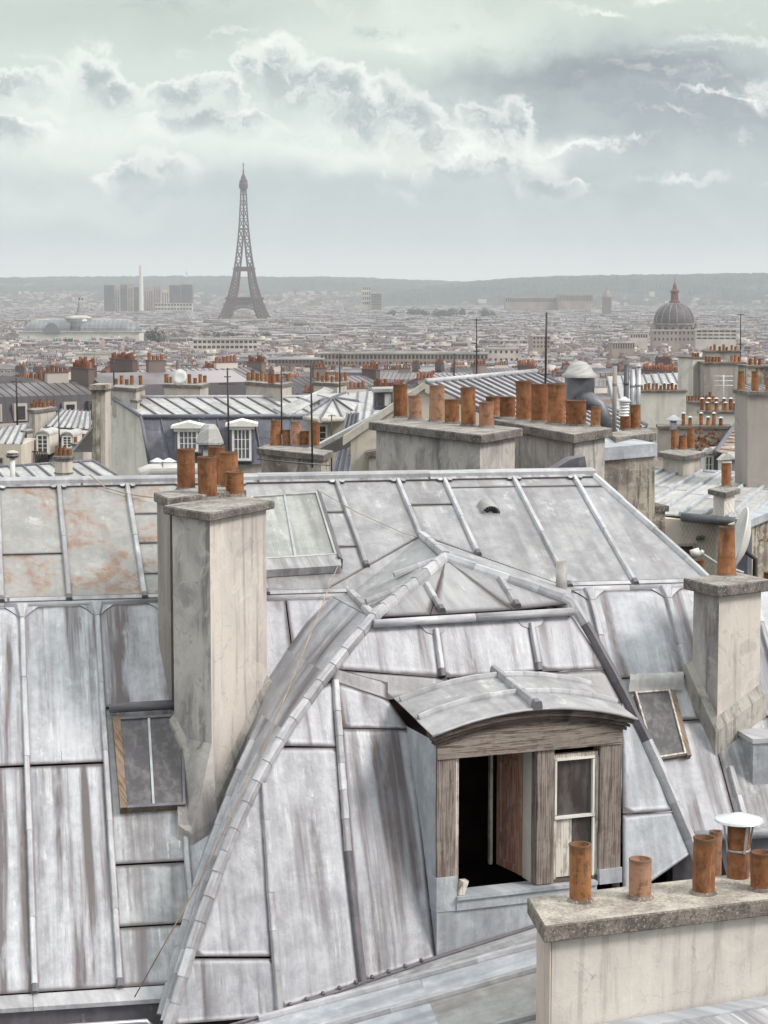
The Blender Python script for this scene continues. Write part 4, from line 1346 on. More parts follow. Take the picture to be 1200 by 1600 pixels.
b = MB(); b.prism([hi_.w(*qf(1.0, -0.02), 0.03), hi_.w(*qf(1.06, -0.02), -0.02), hi_.w(*qf(1.06, 1.04), -0.02), hi_.w(*qf(1.0, 1.04), 0.03)], MU.n * -0.12)
b.build('curb', Z_DARK, rw)
b = MB(); b.prism([hi_.w(*qf(-0.02, 1.0), 0.012), hi_.w(*qf(1.03, 1.0), 0.012), hi_.w(*qf(1.03, 1.09), -0.05), hi_.w(*qf(-0.02, 1.09), -0.05)], MU.n * -0.09)
b.build('curb', Z_OLD, rw)
rw2, hi_, qf = roof_window(ML, [(178, 1122), (286, 1116), (290, 1258), (190, 1264)], 0.10, 'dark two-light roof window with a peeling wooden left side', 2, Z_DARK, GLASSD, STEEL, WOODO, 0.03)
b = MB(); b.prism([hi_.w(*qf(-0.02, 0.0), 0.025), hi_.w(*qf(0.09, 0.0), 0.025), hi_.w(*qf(0.09, 1.0), 0.025), hi_.w(*qf(-0.02, 1.0), 0.025)], ML.n * -0.12); b.build('side_board', WOODO, rw2)
b = MB(); b.tube([ML.at(170, 1116, 0.11), ML.at(230, 1113, 0.12), ML.at(286, 1109, 0.11)], 0.05, 10); b.build('head_flashing', Z_DARK, rw2)
rw3, hi_, qf = roof_window(ML, [(992, 1082), (1046, 1078), (1072, 1178), (1022, 1186)], 0.08, 'small roof window with an orange timber side beside the pavilion hip', 1, WOODP, GLASSD, ALU, WOODO, 0.018)
b = MB(); b.prism([hi_.w(*qf(1.0, 0.0), 0.02), hi_.w(*qf(1.16, 0.0), 0.0), hi_.w(*qf(1.16, 1.03), 0.0), hi_.w(*qf(1.0, 1.03), 0.02)], ML.n * -0.08); b.build('side_board', WOODO, rw3)
# crumpled lead over its head
b = MB(); rows = []
for i in range(5):
    rows.append([b.vert(ML.at(lerp(980, 1064, j / 12), lerp(1061, 1086, i / 4) - j * 0.25, 0.10 + 0.035 * math.sin(i * 1.2) + random.uniform(-0.012, 0.014)), (j * 0.05, i * 0.05)) for j in range(13)])
for r0, r1 in zip(rows, rows[1:]):
    for j in range(12): b.face((r0[j], r0[j + 1], r1[j + 1], r1[j]), 0, True)
b.build('crumpled_flashing', Z_MID, rw3, recalc=False)
# half-round louvred vent on the upper slope
vo = MU.at(766, 803); fx_ = -SU; fx_ = V((-E2.x, -E2.y, 0))
b = MB(); nseg = 12; rv = 0.115
ring0 = [b.vert(vo + E1 * (rv * math.cos(k * PI / nseg)) + MU.n * (rv * math.sin(k * PI / nseg)) + MU.e2 * 0.02) for k in range(nseg + 1)]
ring1 = [b.vert(vo + E1 * (rv * math.cos(k * PI / nseg)) + MU.n * (rv * math.sin(k * PI / nseg)) - MU.e2 * 0.20) for k in range(nseg + 1)]
for k in range(nseg): b.face((ring0[k], ring0[k + 1], ring1[k + 1], ring1[k]), 0, True)
b.face(ring1)
vent = b.build('roof_vent', Z_MID, house)
vent['label'] = 'half-round vent with radial slots on the upper slope'
b = MB(); b.prism([vo + E1 * (rv * 0.93 * math.cos(k * PI / nseg)) + MU.n * (rv * 0.93 * math.sin(k * PI / nseg)) + MU.e2 * 0.0 for k in range(nseg + 1)], MU.e2 * -0.02); b.build('grille', STEEL, vent)
for k in range(7):
    a = (k + 0.9) * PI / 8.8
    dx_ = E1 * math.cos(a) + MU.n * math.sin(a); px_ = E1 * -math.sin(a) + MU.n * math.cos(a)
    b = MB(); c_ = vo + MU.e2 * 0.002
    b.prism([c_ + dx_ * 0.035 - px_ * 0.006, c_ + dx_ * 0.095 - px_ * 0.013, c_ + dx_ * 0.095 + px_ * 0.013, c_ + dx_ * 0.035 + px_ * 0.006], MU.e2 * 0.004); b.build('slot', DARKV, vent)
# vent pipe by the break
pb_ = MU.at(877, 938); b = MB(); b.lathe(pb_ - UP * 0.15, [(0.0, 0), (0.062, 0), (0.062, 0.58), (0.052, 0.58), (0.05, 0.3), (0, 0.3)], 18)
pipe = b.build('vent_pipe', PVC); tag(pipe, 'grey plastic vent pipe rising beside the pavilion hip', 'pipe')

# ------------------------------------------------------------------ stacks standing on this roof
def foot(t, quad, over, plane, mats, h=0.14, w_=0.05, sides=((0, 1), (1, 2))):
    """mortar skirt where a shaft meets the slope"""
    q = inset(quad, -over)
    def hit(p):
        d = (plane.p - p).dot(plane.n) / plane.n.z
        return V((p.x, p.y, p.z + d))
    cs = inset(q, w_)
    for i, j in sides:
        b = MB()
        A0, A1 = hit(q[i]), hit(q[j]); C0, C1 = hit(cs[i]), hit(cs[j])
        v_ = [A0 + UP * (h + 0.06), A1 + UP * (h + 0.06), C1 + UP * h, C0 + UP * h, C0 - UP * 0.1, C1 - UP * 0.1, A1 - UP * 0.1, A0 - UP * 0.1]
        k = [b.vert(p) for p in v_]
        for f_ in ((0, 1, 2, 3), (3, 2, 5, 4), (4, 5, 6, 7), (0, 3, 4, 7), (1, 6, 5, 2)): b.face([k[z_] for z_ in f_])
        b.build('mortar_skirt', mats, t)
Dc = ML.at(332, 1306).y
t2, quad2, z2 = stack('narrow rear shaft tucked behind the rendered stack with five pots', (240, 769), (262, 779), (385, 765), Dc + 0.85, 3.6, [], 0.10, 0.03, PL_TAUPE)
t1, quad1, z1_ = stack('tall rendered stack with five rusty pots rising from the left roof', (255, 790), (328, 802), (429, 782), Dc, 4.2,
      [(291, 767, 29, 65), (338, 762, 27, 64), (359, 770, 30, 63), (325, 781, 31, 67), (367, 777, 29, 39)], 0.085, 0.075, PL_CREAM, side=PL_GREY)  # left face greyer: soot staining, with some shade put into the colour
foot(t1, quad1, 0.075, ML, MORT, 0.20, 0.045)
# battered mortar foot under the left face
qf1 = inset(quad1, -0.07)
b = MB()
ya = PY(283, 1150, qf1[0].y).z; 
tA, tC = V((qf1[0].x, qf1[0].y, ya)), V((qf1[1].x, qf1[1].y, ya + 0.05))
gA_, gB_, gC_ = ML.at(279, 1315), ML.at(301, 1323), ML.at(340, 1297)
bkA, bkC = gA_ + V((0.02, 0.9, 0.0)), gC_ + V((0.05, 0.7, 0.0))
ix = [b.vert(p) for p in (tA, tC, gA_ + UP * 0.16, gB_ + UP * 0.12, gC_ + UP * 0.14, gA_ - UP * 0.1, gB_ - UP * 0.1, gC_ - UP * 0.1, bkA, bkC)]
for f_ in ((0, 2, 3, 1), (1, 3, 4), (2, 5, 6, 3), (3, 6, 7, 4), (0, 8, 5, 2), (1, 4, 7, 9), (0, 1, 9, 8)): b.face([ix[k] for k in f_])
b.build('mortar_foot', PL_GREY, t1)
Dr = ML.at(1130, 1192).y
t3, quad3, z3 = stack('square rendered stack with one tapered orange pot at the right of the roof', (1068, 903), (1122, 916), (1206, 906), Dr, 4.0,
      [(1135, 900, 28, 77, 'taper')], 0.12, 0.085, PL_CREAM, side=PL_GREY)  # greyer left face again, part staining and part painted shade
foot(t3, quad3, 0.085, ML, MORT, 0.26, 0.06)
# the nearest stack, wide, at the lower right
CAPS = concrete('slab_edge', (0.24, 0.205, 0.18), (0.10, 0.08, 0.075), (0.44, 0.40, 0.35), 0.9)
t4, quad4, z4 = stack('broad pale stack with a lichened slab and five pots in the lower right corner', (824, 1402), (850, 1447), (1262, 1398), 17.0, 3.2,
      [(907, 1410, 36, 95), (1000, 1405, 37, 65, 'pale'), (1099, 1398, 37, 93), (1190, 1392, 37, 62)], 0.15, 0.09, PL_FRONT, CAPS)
p0 = PZ(1153, 1370, z4); rr = 36 * p0.y / FPX / 2
pc = inst(POT['plain'], 'chimney_pot', t4, p0, (rr, rr, 86 * p0.y / FPX), 1.0)
# shallow steel hood on straps
hb = p0 + UP * (92 * p0.y / FPX)
b = MB(); b.lathe(hb, [(0.0, 0.075), (0.03, 0.072), (0.215, 0.018), (0.225, 0.0), (0.218, -0.004), (0.0, 0.05)], 24, 0, False)
hood = b.build('cowl', ALU, t4); hood['label'] = 'flat round metal rain hood on straps'
for k in range(4):
    a = k * PI / 2 + 0.35; x_ = V((math.cos(a), math.sin(a), 0)); y_ = V((-math.sin(a), math.cos(a), 0))
    b = MB()
    b.prism([p0 + x_ * (rr + 0.004) + UP * 0.24 - y_ * 0.014, p0 + x_ * (rr + 0.004) + UP * 0.24 + y_ * 0.014, hb + x_ * 0.16 + UP * 0.02 + y_ * 0.014, hb + x_ * 0.16 + UP * 0.02 - y_ * 0.014], x_ * 0.004)
    b.build('strap', STEEL, t4)
b = MB(); b.lathe(p0 + UP * 0.245, [(rr + 0.002, 0), (rr + 0.007, 0), (rr + 0.007, 0.02), (rr + 0.002, 0.02)], 24); b.build('clamp', STEEL, t4)
p1 = PZ(1127, 1350, z4) + V((0, 0.35, -0.2)); inst(POT['pale'], 'flue_liner', t4, p1, (0.06, 0.06, 0.42))
q4 = inset(quad4, -0.088)
b = MB(); b.prism([q4[1] - UP * 0.148 + V((-0.004, -0.004, 0)), q4[1] - UP * 3.1 + V((-0.004, -0.004, 0)), q4[1] + (q4[0] - q4[1]) * 1.0 - UP * 3.1 + V((-0.004, 0, 0)), q4[0] - UP * 0.148 + V((-0.004, 0, 0))], W1 * -0.012)
b.build('end_render', PL_PINK, t4)

# low zinc roof between the pavilion and the near stack
la_, lb_, lc_ = WG.at(440, 1580), WG.at(690, 1492), PY(845, 1600, 17.95)
LR = Plane(la_, (lb_ - la_).cross(lc_ - la_))
def lsheet(pts, mat, off=0.01, name='zinc_sheet'):
    b = MB(); P_ = [LR.at(x, y, off) for x, y in pts]
    c = sum(P_, V((0, 0, 0))) / len(P_)
    P_ = [p + (c - p).normalized() * 0.004 for p in P_]
    uv_ = [((p - la_).dot(W2), (p - la_).dot(W1)) for p in P_]
    b.prism(P_, LR.n * -0.03, 0, uv_)
    return b
lowr = lsheet([(200, 1700), (330, 1614), (1000, 1396), (1010, 1500), (900, 1720)], DECK, -0.06).build('lower_roof', DECK, house)
for pts, mt in (([(262, 1630), (440, 1580), (845, 1447), (845, 1478), (400, 1600), (330, 1640)], Z_OLD),
                ([(300, 1640), (400, 1600), (655, 1527), (690, 1602), (660, 1700)], Z_BLUE), ([(655, 1527), (850, 1476), (850, 1512), (668, 1560)], Z_BLUE),
                ([(668, 1562), (850, 1514), (860, 1600), (700, 1640)], Z_MID), ([(845, 1447), (1010, 1398), (1010, 1440), (845, 1478)], Z_BLUE)):
    lsheet(pts, mt, 0.01 + random.uniform(0, 0.003)).build('zinc_sheet', mt, lowr)
for pl, n_ in (([(405, 1596), (640, 1533), (850, 1476)], 4), ([(500, 1612), (690, 1560), (850, 1514)], 3), ([(700, 1625), (850, 1588)], 1)):
    ps = [LR.at(x, y, 0.01) for x, y in pl]
    rolls(lowr, ps, [LR.n] * len(ps), 0.07, 0.05, n_, None, 'batten_cap', 2)
b = MB(); ps = [LR.at(x, y, 0.02) for x, y in ((280, 1630), (440, 1582), (690, 1497), (845, 1447))]
for k, p in enumerate(ps[:-1]):
    pass
b.tube(ps, 0.022, 8); b.build('upstand', Z_DARK, lowr)
for k in range(9):
    p = LR.at(lerp(455, 660, k / 8), lerp(1577, 1508, k / 8), 0.05); b = MB(); b.lathe(p, [(0, 0.015), (0.018, 0.01), (0.02, -0.02), (0, -0.02)], 8, axis=-W2); b.build('clip', Z_DARK, lowr)
# strip of roof in front of the near stack
f0 = q4[1] - W2 * 0.05; 
b = MB()
n0, n1, n2_, n3 = PY(900, 1606, q4[1].y - 0.03 + 0.1), PY(1260, 1545, q4[2].y - 0.03), PY(1260, 1560, q4[2].y - 0.35), PY(900, 1622, q4[1].y - 0.25)
b.prism([n0, n1, n2_, n3], V((0, 0, -0.03))); b.build('flashing', Z_BLUE, t4)
b = MB(); b.prism([n3 - UP * 0.02, n2_ - UP * 0.02, n2_ - W2 * 1.2 - UP * 0.3, n3 - W2 * 1.2 - UP * 0.3], V((0, 0, -0.03))); b.build('flashing', Z_OLD, t4)
# zinc-clad box at the right edge
b = MB(); o_ = ML.at(1176, 1228); b.box(o_ - UP * 0.1, E1 * 0.6, E2 * 0.55, UP * 0.55); bx_ = b.build('clad_box', Z_BLUE, house)
b = MB(); b.box(o_ + UP * 0.45 - E1 * 0.02 - E2 * 0.02, E1 * 0.64, E2 * 0.6, UP * 0.05); b.build('box_lid', Z_ROLL, bx_)
# ropes and cables lying over the roof
def cord(name, label, pts, r, mat):
    b = MB(); b.tube(pts, r, 6); return tag(b.build(name, mat), label, 'cable')
pts = [MU.at(140, 756, 0.12), MU.at(165, 768, 0.05), MU.at(200, 778, 0.05), MU.at(246, 788, 0.08)]
cord('cable', 'short dark cable drooping from the ridge to the rusty-potted stack', pts, 0.008, ROPE)
pts = [MU.at(500, 780, 0.1), MU.at(560, 808, 0.05), MU.at(630, 838, 0.04), MU.at(668, 852, 0.07), MU.at(700, 868, 0.1)]
cord('thin_cord', 'thin pale cord strung from rooflight to pavilion peak', pts, 0.004, ROPE)
yr = WG.at(425, 1190).y - 0.35
pts = [MU.at(532, 884, 0.1), PY(478, 1008, lerp(MU.at(532, 884).y, yr, 0.5)), PY(425, 1140, yr), PY(318, 1366, lerp(yr, ML.at(208, 1578).y, 0.5) - 0.25), ML.at(208, 1580, 0.30)]
cord('rope', 'long tan rope hanging along the valley beside the pavilion hip', pts, 0.006, ROPE)
# ------------------------------------------------------------------ roofs and stacks beyond the ridge
random.seed(21)
def azv(a):
    return V((math.sin(R(a)), math.cos(R(a)), 0))
def vplane(px, py, D, az_):
    return Plane(PY(px, py, D), azv(az_).cross(UP), azv(az_))
def plate(plane, pts, th, mat, name, parent, off=0.0):
    b = MB(); b.prism([plane.at(x, y, off) for x, y in pts], plane.n * -th)
    return b.build(name, mat, parent)
def rquad(parent, pts, ncol, mat=Z_MID, rw=0.06, rh=0.05, rmat=None, seams=1, th=0.03):
    """a zinc slope from four corners (top-left, top-right, bottom-right, bottom-left): sheets and rolls"""
    q = [p if isinstance(p, V) else PY(*p) for p in pts]
    nn = (q[1] - q[0]).cross(q[3] - q[0]).normalized()
    if nn.z < 0: nn = -nn
    for k in range(ncol):
        t0, t1 = k / ncol, (k + 1) / ncol
        a, c, d, e = q[0].lerp(q[1], t0), q[0].lerp(q[1], t1), q[3].lerp(q[2], t1), q[3].lerp(q[2], t0)
        cs = [0.0] + sorted(random.uniform(0.25, 0.75) for _ in range(seams)) + [1.0]
        H_ = (e - a).length
        for c0, c1 in zip(cs, cs[1:]):
            b = MB()
            P_ = [a.lerp(e, c0 + 0.004), c.lerp(d, c0 + 0.004), c.lerp(d, c1 - 0.002), a.lerp(e, c1 - 0.002)]
            o_ = nn * random.uniform(0, 0.006) - nn * 0.006 * c0
            b.prism([p + o_ for p in P_], nn * -th, 0, [(t0 * 9, c0 * H_), (t0 * 9 + 0.6, c0 * H_), (t0 * 9 + 0.6, c1 * H_), (t0 * 9, c1 * H_)])
            b.build('zinc_sheet', mat, parent)
    for k in range(ncol + 1):
        a, e = q[0].lerp(q[1], k / ncol), q[3].lerp(q[2], k / ncol)
        b = MB(); b.sweep([a + nn * 0.006, e + nn * 0.006], [nn, nn], rw, rw, rh, rh); b.build('batten_cap', rmat or Z_ROLL, parent)
    return nn
def edge(parent, a, c, r, mat=None, name='edge_roll'):
    b = MB(); b.tube([a if isinstance(a, V) else PY(*a), c if isinstance(c, V) else PY(*c)], r, 8); return b.build(name, mat or Z_ROLL, parent)
def opening(parent, plane, x0, y0, x1, y1, cols=2, rows=3, frame=WHITE, glass=GLASS, fw=0.05, name='window', slope=0.0):
    """window set in a wall: frame, panes and glazing bars"""
    A, B_ = plane.at(x0, y0), plane.at(x1, y0 + slope); C_ = plane.at(x0, y1)
    ux = (B_ - A); W_ = ux.length; ux.normalize(); H_ = (C_ - A).length; uz = V((0, 0, -1))
    b = MB(); b.prism([A + plane.n * 0.01, A + ux * W_ + plane.n * 0.01, A + ux * W_ + uz * H_ + plane.n * 0.01, A + uz * H_ + plane.n * 0.01], plane.n * -0.03)
    t = b.build(name, glass, parent)
    def bar(u0, u1, v0, v1, d=0.05):
        b = MB(); o = A + plane.n * 0.012
        b.box(o + ux * u0 + uz * v0, ux * (u1 - u0), uz * (v1 - v0), plane.n * d); b.build('window_frame', frame, t)
    bar(-fw, 0, -fw, H_ + fw); bar(W_, W_ + fw, -fw, H_ + fw); bar(0, W_, -fw, 0); bar(0, W_, H_, H_ + fw)
    for c in range(1, cols): bar(W_ * c / cols - 0.02, W_ * c / cols + 0.02, 0, H_, 0.04)
    for r_ in range(1, rows): bar(0, W_, H_ * r_ / rows - 0.012, H_ * r_ / rows + 0.012, 0.03)
    return t
def mast(label, x, y0, y1, D, r=0.02, bars=(), mat=None):
    p0, p1 = PY(x, y1, D), PY(x, y0, D)
    p1 = V((p0.x + random.uniform(-0.03, 0.03), p0.y, p1.z))
    t = thing('aerial_mast', label, 'aerial', p0)
    b = MB(); b.tube([p0 - UP * 0.3, p0.lerp(p1, 0.5), p1], [r, r, r * 0.8], 7); b.build('mast', mat or MAST, t)
    for (f, half, n, az_) in bars:
        c = p0.lerp(p1, f); d = azv(az_)
        b = MB(); b.tube([c - d * half, c + d * half], r * 0.5, 5)
        e = d.cross(UP)
        for k in range(n):
            q = c + d * lerp(-half, half, (k + 0.5) / n)
            b.tube([q - e * 0.22 * (0.6 + 0.4 * k / n), q + e * 0.22 * (0.6 + 0.4 * k / n)], r * 0.35, 4)
        b.build('aerial_rod', mat or MAST, t)
    return t

# --- the two broad stacks right behind the ridge
stack('long grey stack with six pots of alternating height behind the ridge', (576, 659), (752, 680), (817, 669), 28.0, 3.6,
      [(626, 654, 23, 53), (649, 657, 22, 38, 'pale'), (682, 660, 24, 57, 'pale'), (706, 663, 24, 38), (732, 667, 24, 61), (760, 669, 24, 40, 'pale')], 0.12, 0.10, PL_GREY)
ts, qs, zs_ = stack('dark-slabbed stack with seven burnt-orange pots behind the ridge', (772, 656), (897, 679), (957, 669), 28.8, 3.8,
      [(771, 652, 24, 32, 'flare'), (793, 655, 25, 34), (820, 658, 28, 62, 'flare'), (843, 661, 27, 60), (869, 664, 29, 64, 'flare'), (900, 667, 33, 40), (930, 668, 16, 32)], 0.13, 0.10, PL_GREY)
b = MB(); pq = vplane(880, 730, 26.8, 80); b.prism([pq.at(858, 738), pq.at(892, 718), pq.at(914, 713), pq.at(918, 738)], pq.n * -0.3)
tag(b.build('zinc_saddle', Z_DARK), 'dark folded zinc saddle at the foot of the seven-pot stack', 'flashing')

# --- rough-cast wall with a small stack on it
t = thing('roughcast_wall', 'rough-cast gable wall with a blue zinc coping to the right of the ridge end', 'wall', PY(980, 812, 31) - UP * 3)
pw = vplane(940, 760, 31, 74)
plate(pw, [(936, 716), (1023, 708), (1023, 900), (936, 900)], 1.4, PL_ROUGH, 'wall', t)
plate(pw, [(934, 700), (1025, 692), (1025, 712), (934, 720)], 1.6, Z_BLUE, 'coping', t, 0.05)
plate(pw, [(1023, 800), (1052, 800), (1052, 900), (1023, 900)], 0.9, PL_OLD, 'pier', t, -0.3)
plate(pw, [(1020, 795), (1056, 793), (1056, 802), (1020, 804)], 1.1, CAPM, 'pier_cap', t, -0.25)
stack('little stack with two orange pots and a louvred cowl on the rough-cast wall', (948, 676), (962, 684), (1026, 676), 31.6, 0.7,
      [(977, 673, 17, 26), (993, 672, 16, 39)], 0.12, 0.06, PL_OLD)
p_ = PY(975, 650, 31.8)
t = thing('louvred_cowl', 'pale louvred metal cowl on the shorter orange pot', 'cowl', p_)
b = MB()
for k in range(5): b.lathe(p_ + UP * (k * 0.045), [(0.06, 0), (0.085, 0.004), (0.06, 0.04)], 12, 0, False)
b.build('louvre', DISH, t)
b = MB(); b.lathe(p_ + UP * 0.225, [(0, 0.07), (0.02, 0.07), (0.10, 0.02), (0.105, 0.0), (0, 0.0)], 14, 0, False); b.build('hood', ALU, t)

# --- grey flues and ventilator
for i, (x, w_, y0, y1, mt, lb) in enumerate(((978, 8, 571, 640, STEELD, 'dark steel flue, left of the three tall pipes'), (988, 8, 577, 640, STEEL, 'steel flue in the middle of the three tall pipes'),
                           (997, 8, 575, 640, STEEL, 'steel flue, right of the three tall pipes'), (960, 7, 572, 640, PL_TAUPE, 'slim tan flue standing apart left of the tall pipes'))):
    D = 36; p0 = PY(x, y1, D); r = w_ * D / FPX / 2; h = (y1 - y0) * D / FPX
    t = thing('flue_pipe', lb, 'flue', p0)
    b = MB(); b.lathe(p0 - UP * 0.5, [(0, 0), (r, 0), (r, h + 0.5), (r * 0.8, h + 0.5), (0, h + 0.4)], 12); b.build('pipe', mt, t)
    b = MB(); b.lathe(p0 + UP * (h * 0.55), [(r, 0), (r * 1.12, 0.004), (r * 1.12, 0.05), (r, 0.054)], 12); b.build('collar', mt, t)
    if i in (0, 2):
        b = MB(); b.lathe(p0 + UP * (h + 0.03), [(0, 0.06), (r * 1.4, 0.0), (0, 0.0)], 12, 0, False); b.build('rain_cap', mt, t)
p0 = PY(905, 640, 40); t = thing('ventilator', 'domed metal extractor with square casing behind the orange pots', 'ventilator', p0)
b = MB(); b.box(p0 + V((-0.26, -0.26, 0)), V((0.52, 0, 0)), V((0, 0.52, 0)), UP * 0.62); b.build('casing', STEELD, t)
b = MB(); b.lathe(p0 + UP * 0.62, [(0.34, 0.0), (0.34, 0.06), (0.27, 0.10), (0.22, 0.2), (0.13, 0.29), (0, 0.32)], 18); b.build('dome', Z_MID, t)
b = MB(); b.tube([p0 + V((0.0, -0.3, 0.2)), p0 + V((0.15, -0.45, 0.22)), p0 + V((0.32, -0.5, 0.1)), p0 + V((0.42, -0.5, -0.15)), p0 + V((0.45, -0.5, -0.4))], 0.15, 14); b.build('elbow', STEELD, t)

# --- big zinc roof with a cream gable
TL, TR, BL = PY(664, 598, 45), PY(838, 582, 50.3), PY(858, 692, 45.0)
BRr = TR + (BL - TL)
t = thing('gabled_house', 'cream gabled house with a long pale zinc roof behind the six-pot stack', 'house', PY(700, 740, 46) - UP * 6)
rquad(t, [TL, TR, BRr, BL], 15, Z_MID, 0.055, 0.045, Z_MIDD, 1)
gp = vplane(664, 640, 45.0, 92)
plate(gp, [(548, 684), (664, 606), (850, 694), (850, 860), (548, 860)], 0.4, PL_YEL, 'gable_wall', t)
for (a, c) in (((536, 680), (664, 597)), ((664, 597), (712, 622))):
    dx = 14
    plate(gp, [(a[0], a[1] + 2), (c[0], c[1]), (c[0], c[1] + 10), (a[0], a[1] + 16)], 0.55, PL_MID, 'verge', t, 0.08)
edge(t, TL + UP * 0.03, TR + UP * 0.03, 0.06, Z_ROLL, 'ridge_roll'); edge(t, TR, BRr, 0.07, Z_MIDD, 'hip_roll')
b = MB(); lft = PY(540, 690, 50); b.prism([TL - UP * 0.1, TR - UP * 0.1, TR + V((-6.0, 2.0, -2.2)), TL + V((-3.4, 1.0, -2.0))], V((0, 0, -0.1))); b.build('rear_slope', Z_MID, t)
plate(gp, [(572, 704), (598, 699), (598, 708), (572, 712)], 0.6, CAPM, 'ledge', t, 0.6)
plate(gp, [(578, 711), (598, 707), (598, 760), (578, 760)], 0.5, PL_TAUPE, 'pier', t, 0.55)

# --- building with a fan-shaped zinc cap, its window and slate side
t = thing('corner_house', 'corner house with a fanned zinc cap above one tall window', 'house', PY(520, 740, 58) - UP * 6)
cpx = PY(520, 622, 60)
pts_ = [PY(x, y, D) for x, y, D in ((476, 652, 57), (500, 656, 56), (535, 654, 57), (552, 644, 59), (560, 628, 61), (540, 614, 64), (495, 616, 64))]
for k in range(len(pts_) - 1):
    b = MB(); b.prism([cpx, pts_[k], pts_[k + 1]], V((0, 0, -0.04))); b.build('zinc_sheet', Z_MID, t)
    b = MB(); b.sweep([cpx + UP * 0.01, pts_[k] + UP * 0.01], [UP, UP], 0.06, 0.06, 0.05, 0.05); b.build('batten_cap', Z_MIDD, t)
for k in range(3):
    edge(t, pts_[k] - UP * 0.02, pts_[k + 1] - UP * 0.02, 0.07, PL_MID, 'cornice')
wp_ = vplane(476, 680, 57.4, 95)
plate(wp_, [(478, 654), (545, 656), (545, 760), (478, 760)], 2.0, PL_YEL, 'wall', t)
opening(t, wp_, 500, 666, 509, 704, 1, 4, WHITE, GLASS, 0.05)
rquad(t, [PY(543, 646, 56.5), PY(560, 646, 56.5), PY(545, 742, 55.5), PY(519, 742, 55.5)], 3, Z_MIDD, 0.06, 0.05, Z_MIDD, 1)
# zinc slopes and box dormer behind it
t = thing('zinc_roof_house', 'low zinc roof with a dark box dormer left of the cream gable', 'house', PY(560, 660, 66) - UP * 6)
rquad(t, [PY(480, 622, 74), PY(620, 606, 78), PY(600, 664, 62), PY(498, 664, 62)], 9, Z_MID, 0.06, 0.05, Z_MIDD, 1)
rquad(t, [PY(428, 640, 66), PY(505, 607, 74), PY(520, 612, 74), PY(450, 650, 64)], 2, Z_MID, 0.08, 0.06, Z_ROLL, 2)
dp_ = vplane(586, 625, 62, 88)
plate(dp_, [(585, 612), (614, 611), (614, 640), (585, 641)], 1.2, Z_MIDD, 'dormer_casing', t)
opening(t, dp_, 590, 615, 598, 634, 1, 1, STEELD, GLASSD, 0.04); opening(t, dp_, 601, 615, 611, 634, 1, 1, STEELD, DISH, 0.04)
plate(dp_, [(582, 608), (617, 607), (617, 612), (582, 613)], 1.4, Z_MID, 'dormer_lid', t, 0.1)

# --- stack with five pots in front of it
tc_, qc_, zc_ = stack('squat stained stack with five slim pots in front of the mansard with white dormers', (401, 700), (506, 711), (521, 704), 40, 1.5,
      [(431, 697, 17, 40, 'taper'), (448, 697, 13, 25), (463, 698, 16, 39, 'pale'), (476, 698, 15, 24), (493, 699, 13, 39)], 0.13, 0.09, PL_OLD)
b = MB(); b.tube([PY(402, 717, 39.7), PY(450, 722, 39.5), PY(516, 727, 39.4)], 0.015, 6); b.build('strap', STEELD, tc_)
mast('slim mast with a hooked head rising from the five-pot stack', 488, 568, 706, 39.6, 0.018, ((0.97, 0.12, 2, 80),))
mast('leaning aerial mast with double head left of the five-pot stack', 440, 572, 660, 52, 0.022, ((0.85, 0.16, 3, 60), (0.72, 0.1, 2, 90)))

# --- mansard with white dormers and a white gable wall
t = thing('white_gabled_house', 'large white-gabled mansard with two white dormers left of centre', 'house', PY(300, 745, 82) - UP * 8)
DA = 80.0; zbk = (PY(222, 651, DA).z)
cA = PY(222, 651, DA)
fA, gA = azv(87), azv(-25)
def hA(a, g, z): return cA + fA * a + gA * g + UP * z
LA = 8.6; GA = 3.4
rA = PY(163, 622, DA + 3.1).z - cA.z
rquad(t, [hA(-0.05, GA, rA), hA(LA, GA, rA), hA(LA, -0.05, 0.02), hA(-0.05, -0.05, 0.02)], 13, Z_MID, 0.07, 0.06, Z_MIDD, 1)
dn = PY(236, 728, DA - 1.2).z - cA.z
rquad(t, [hA(0, 0, 0), hA(LA, 0, 0), hA(LA, -0.8, dn), hA(0.10, -0.8, dn)], 12, Z_MIDD, 0.06, 0.05, Z_MIDD, 1)
b = MB()
b.prism([hA(0, GA, rA - 0.06), hA(0, 0, -0.05), hA(0.06, -0.78, dn), hA(0.06, -0.8, dn - 5), hA(0, GA + 1.5, dn - 5), hA(0, GA + 1.5, rA - 0.4)], fA * 0.3); b.build('gable_wall', PL_WHITE, t)
b = MB(); b.prism([hA(0.1, -0.7, dn), hA(LA, -0.7, dn), hA(LA, -0.7, dn - 5), hA(0.1, -0.7, dn - 5)], gA * 0.4); b.build('wall', PL_MID, t)
b = MB(); b.prism([hA(0, GA, rA), hA(LA, GA, rA), hA(LA, GA + 6, rA - 2.5), hA(0, GA + 6, rA - 2.5)], UP * -0.1); b.build('rear_slope', Z_MID, t)
edge(t, hA(-0.08, GA, rA), hA(-0.08, -0.05, 0.03), 0.07, Z_MIDD, 'verge_roll'); edge(t, hA(-0.06, -0.05, 0.03), hA(0.02, -0.8, dn), 0.07, Z_MIDD, 'verge_roll')
edge(t, hA(0, -0.04, 0), hA(LA, -0.04, 0), 0.09, Z_MIDD, 'break_roll'); edge(t, hA(0, GA, rA + 0.03), hA(LA, GA, rA + 0.03), 0.08, Z_ROLL, 'ridge_roll')
pA_ = vplane(236, 700, DA - 1.35, 87)
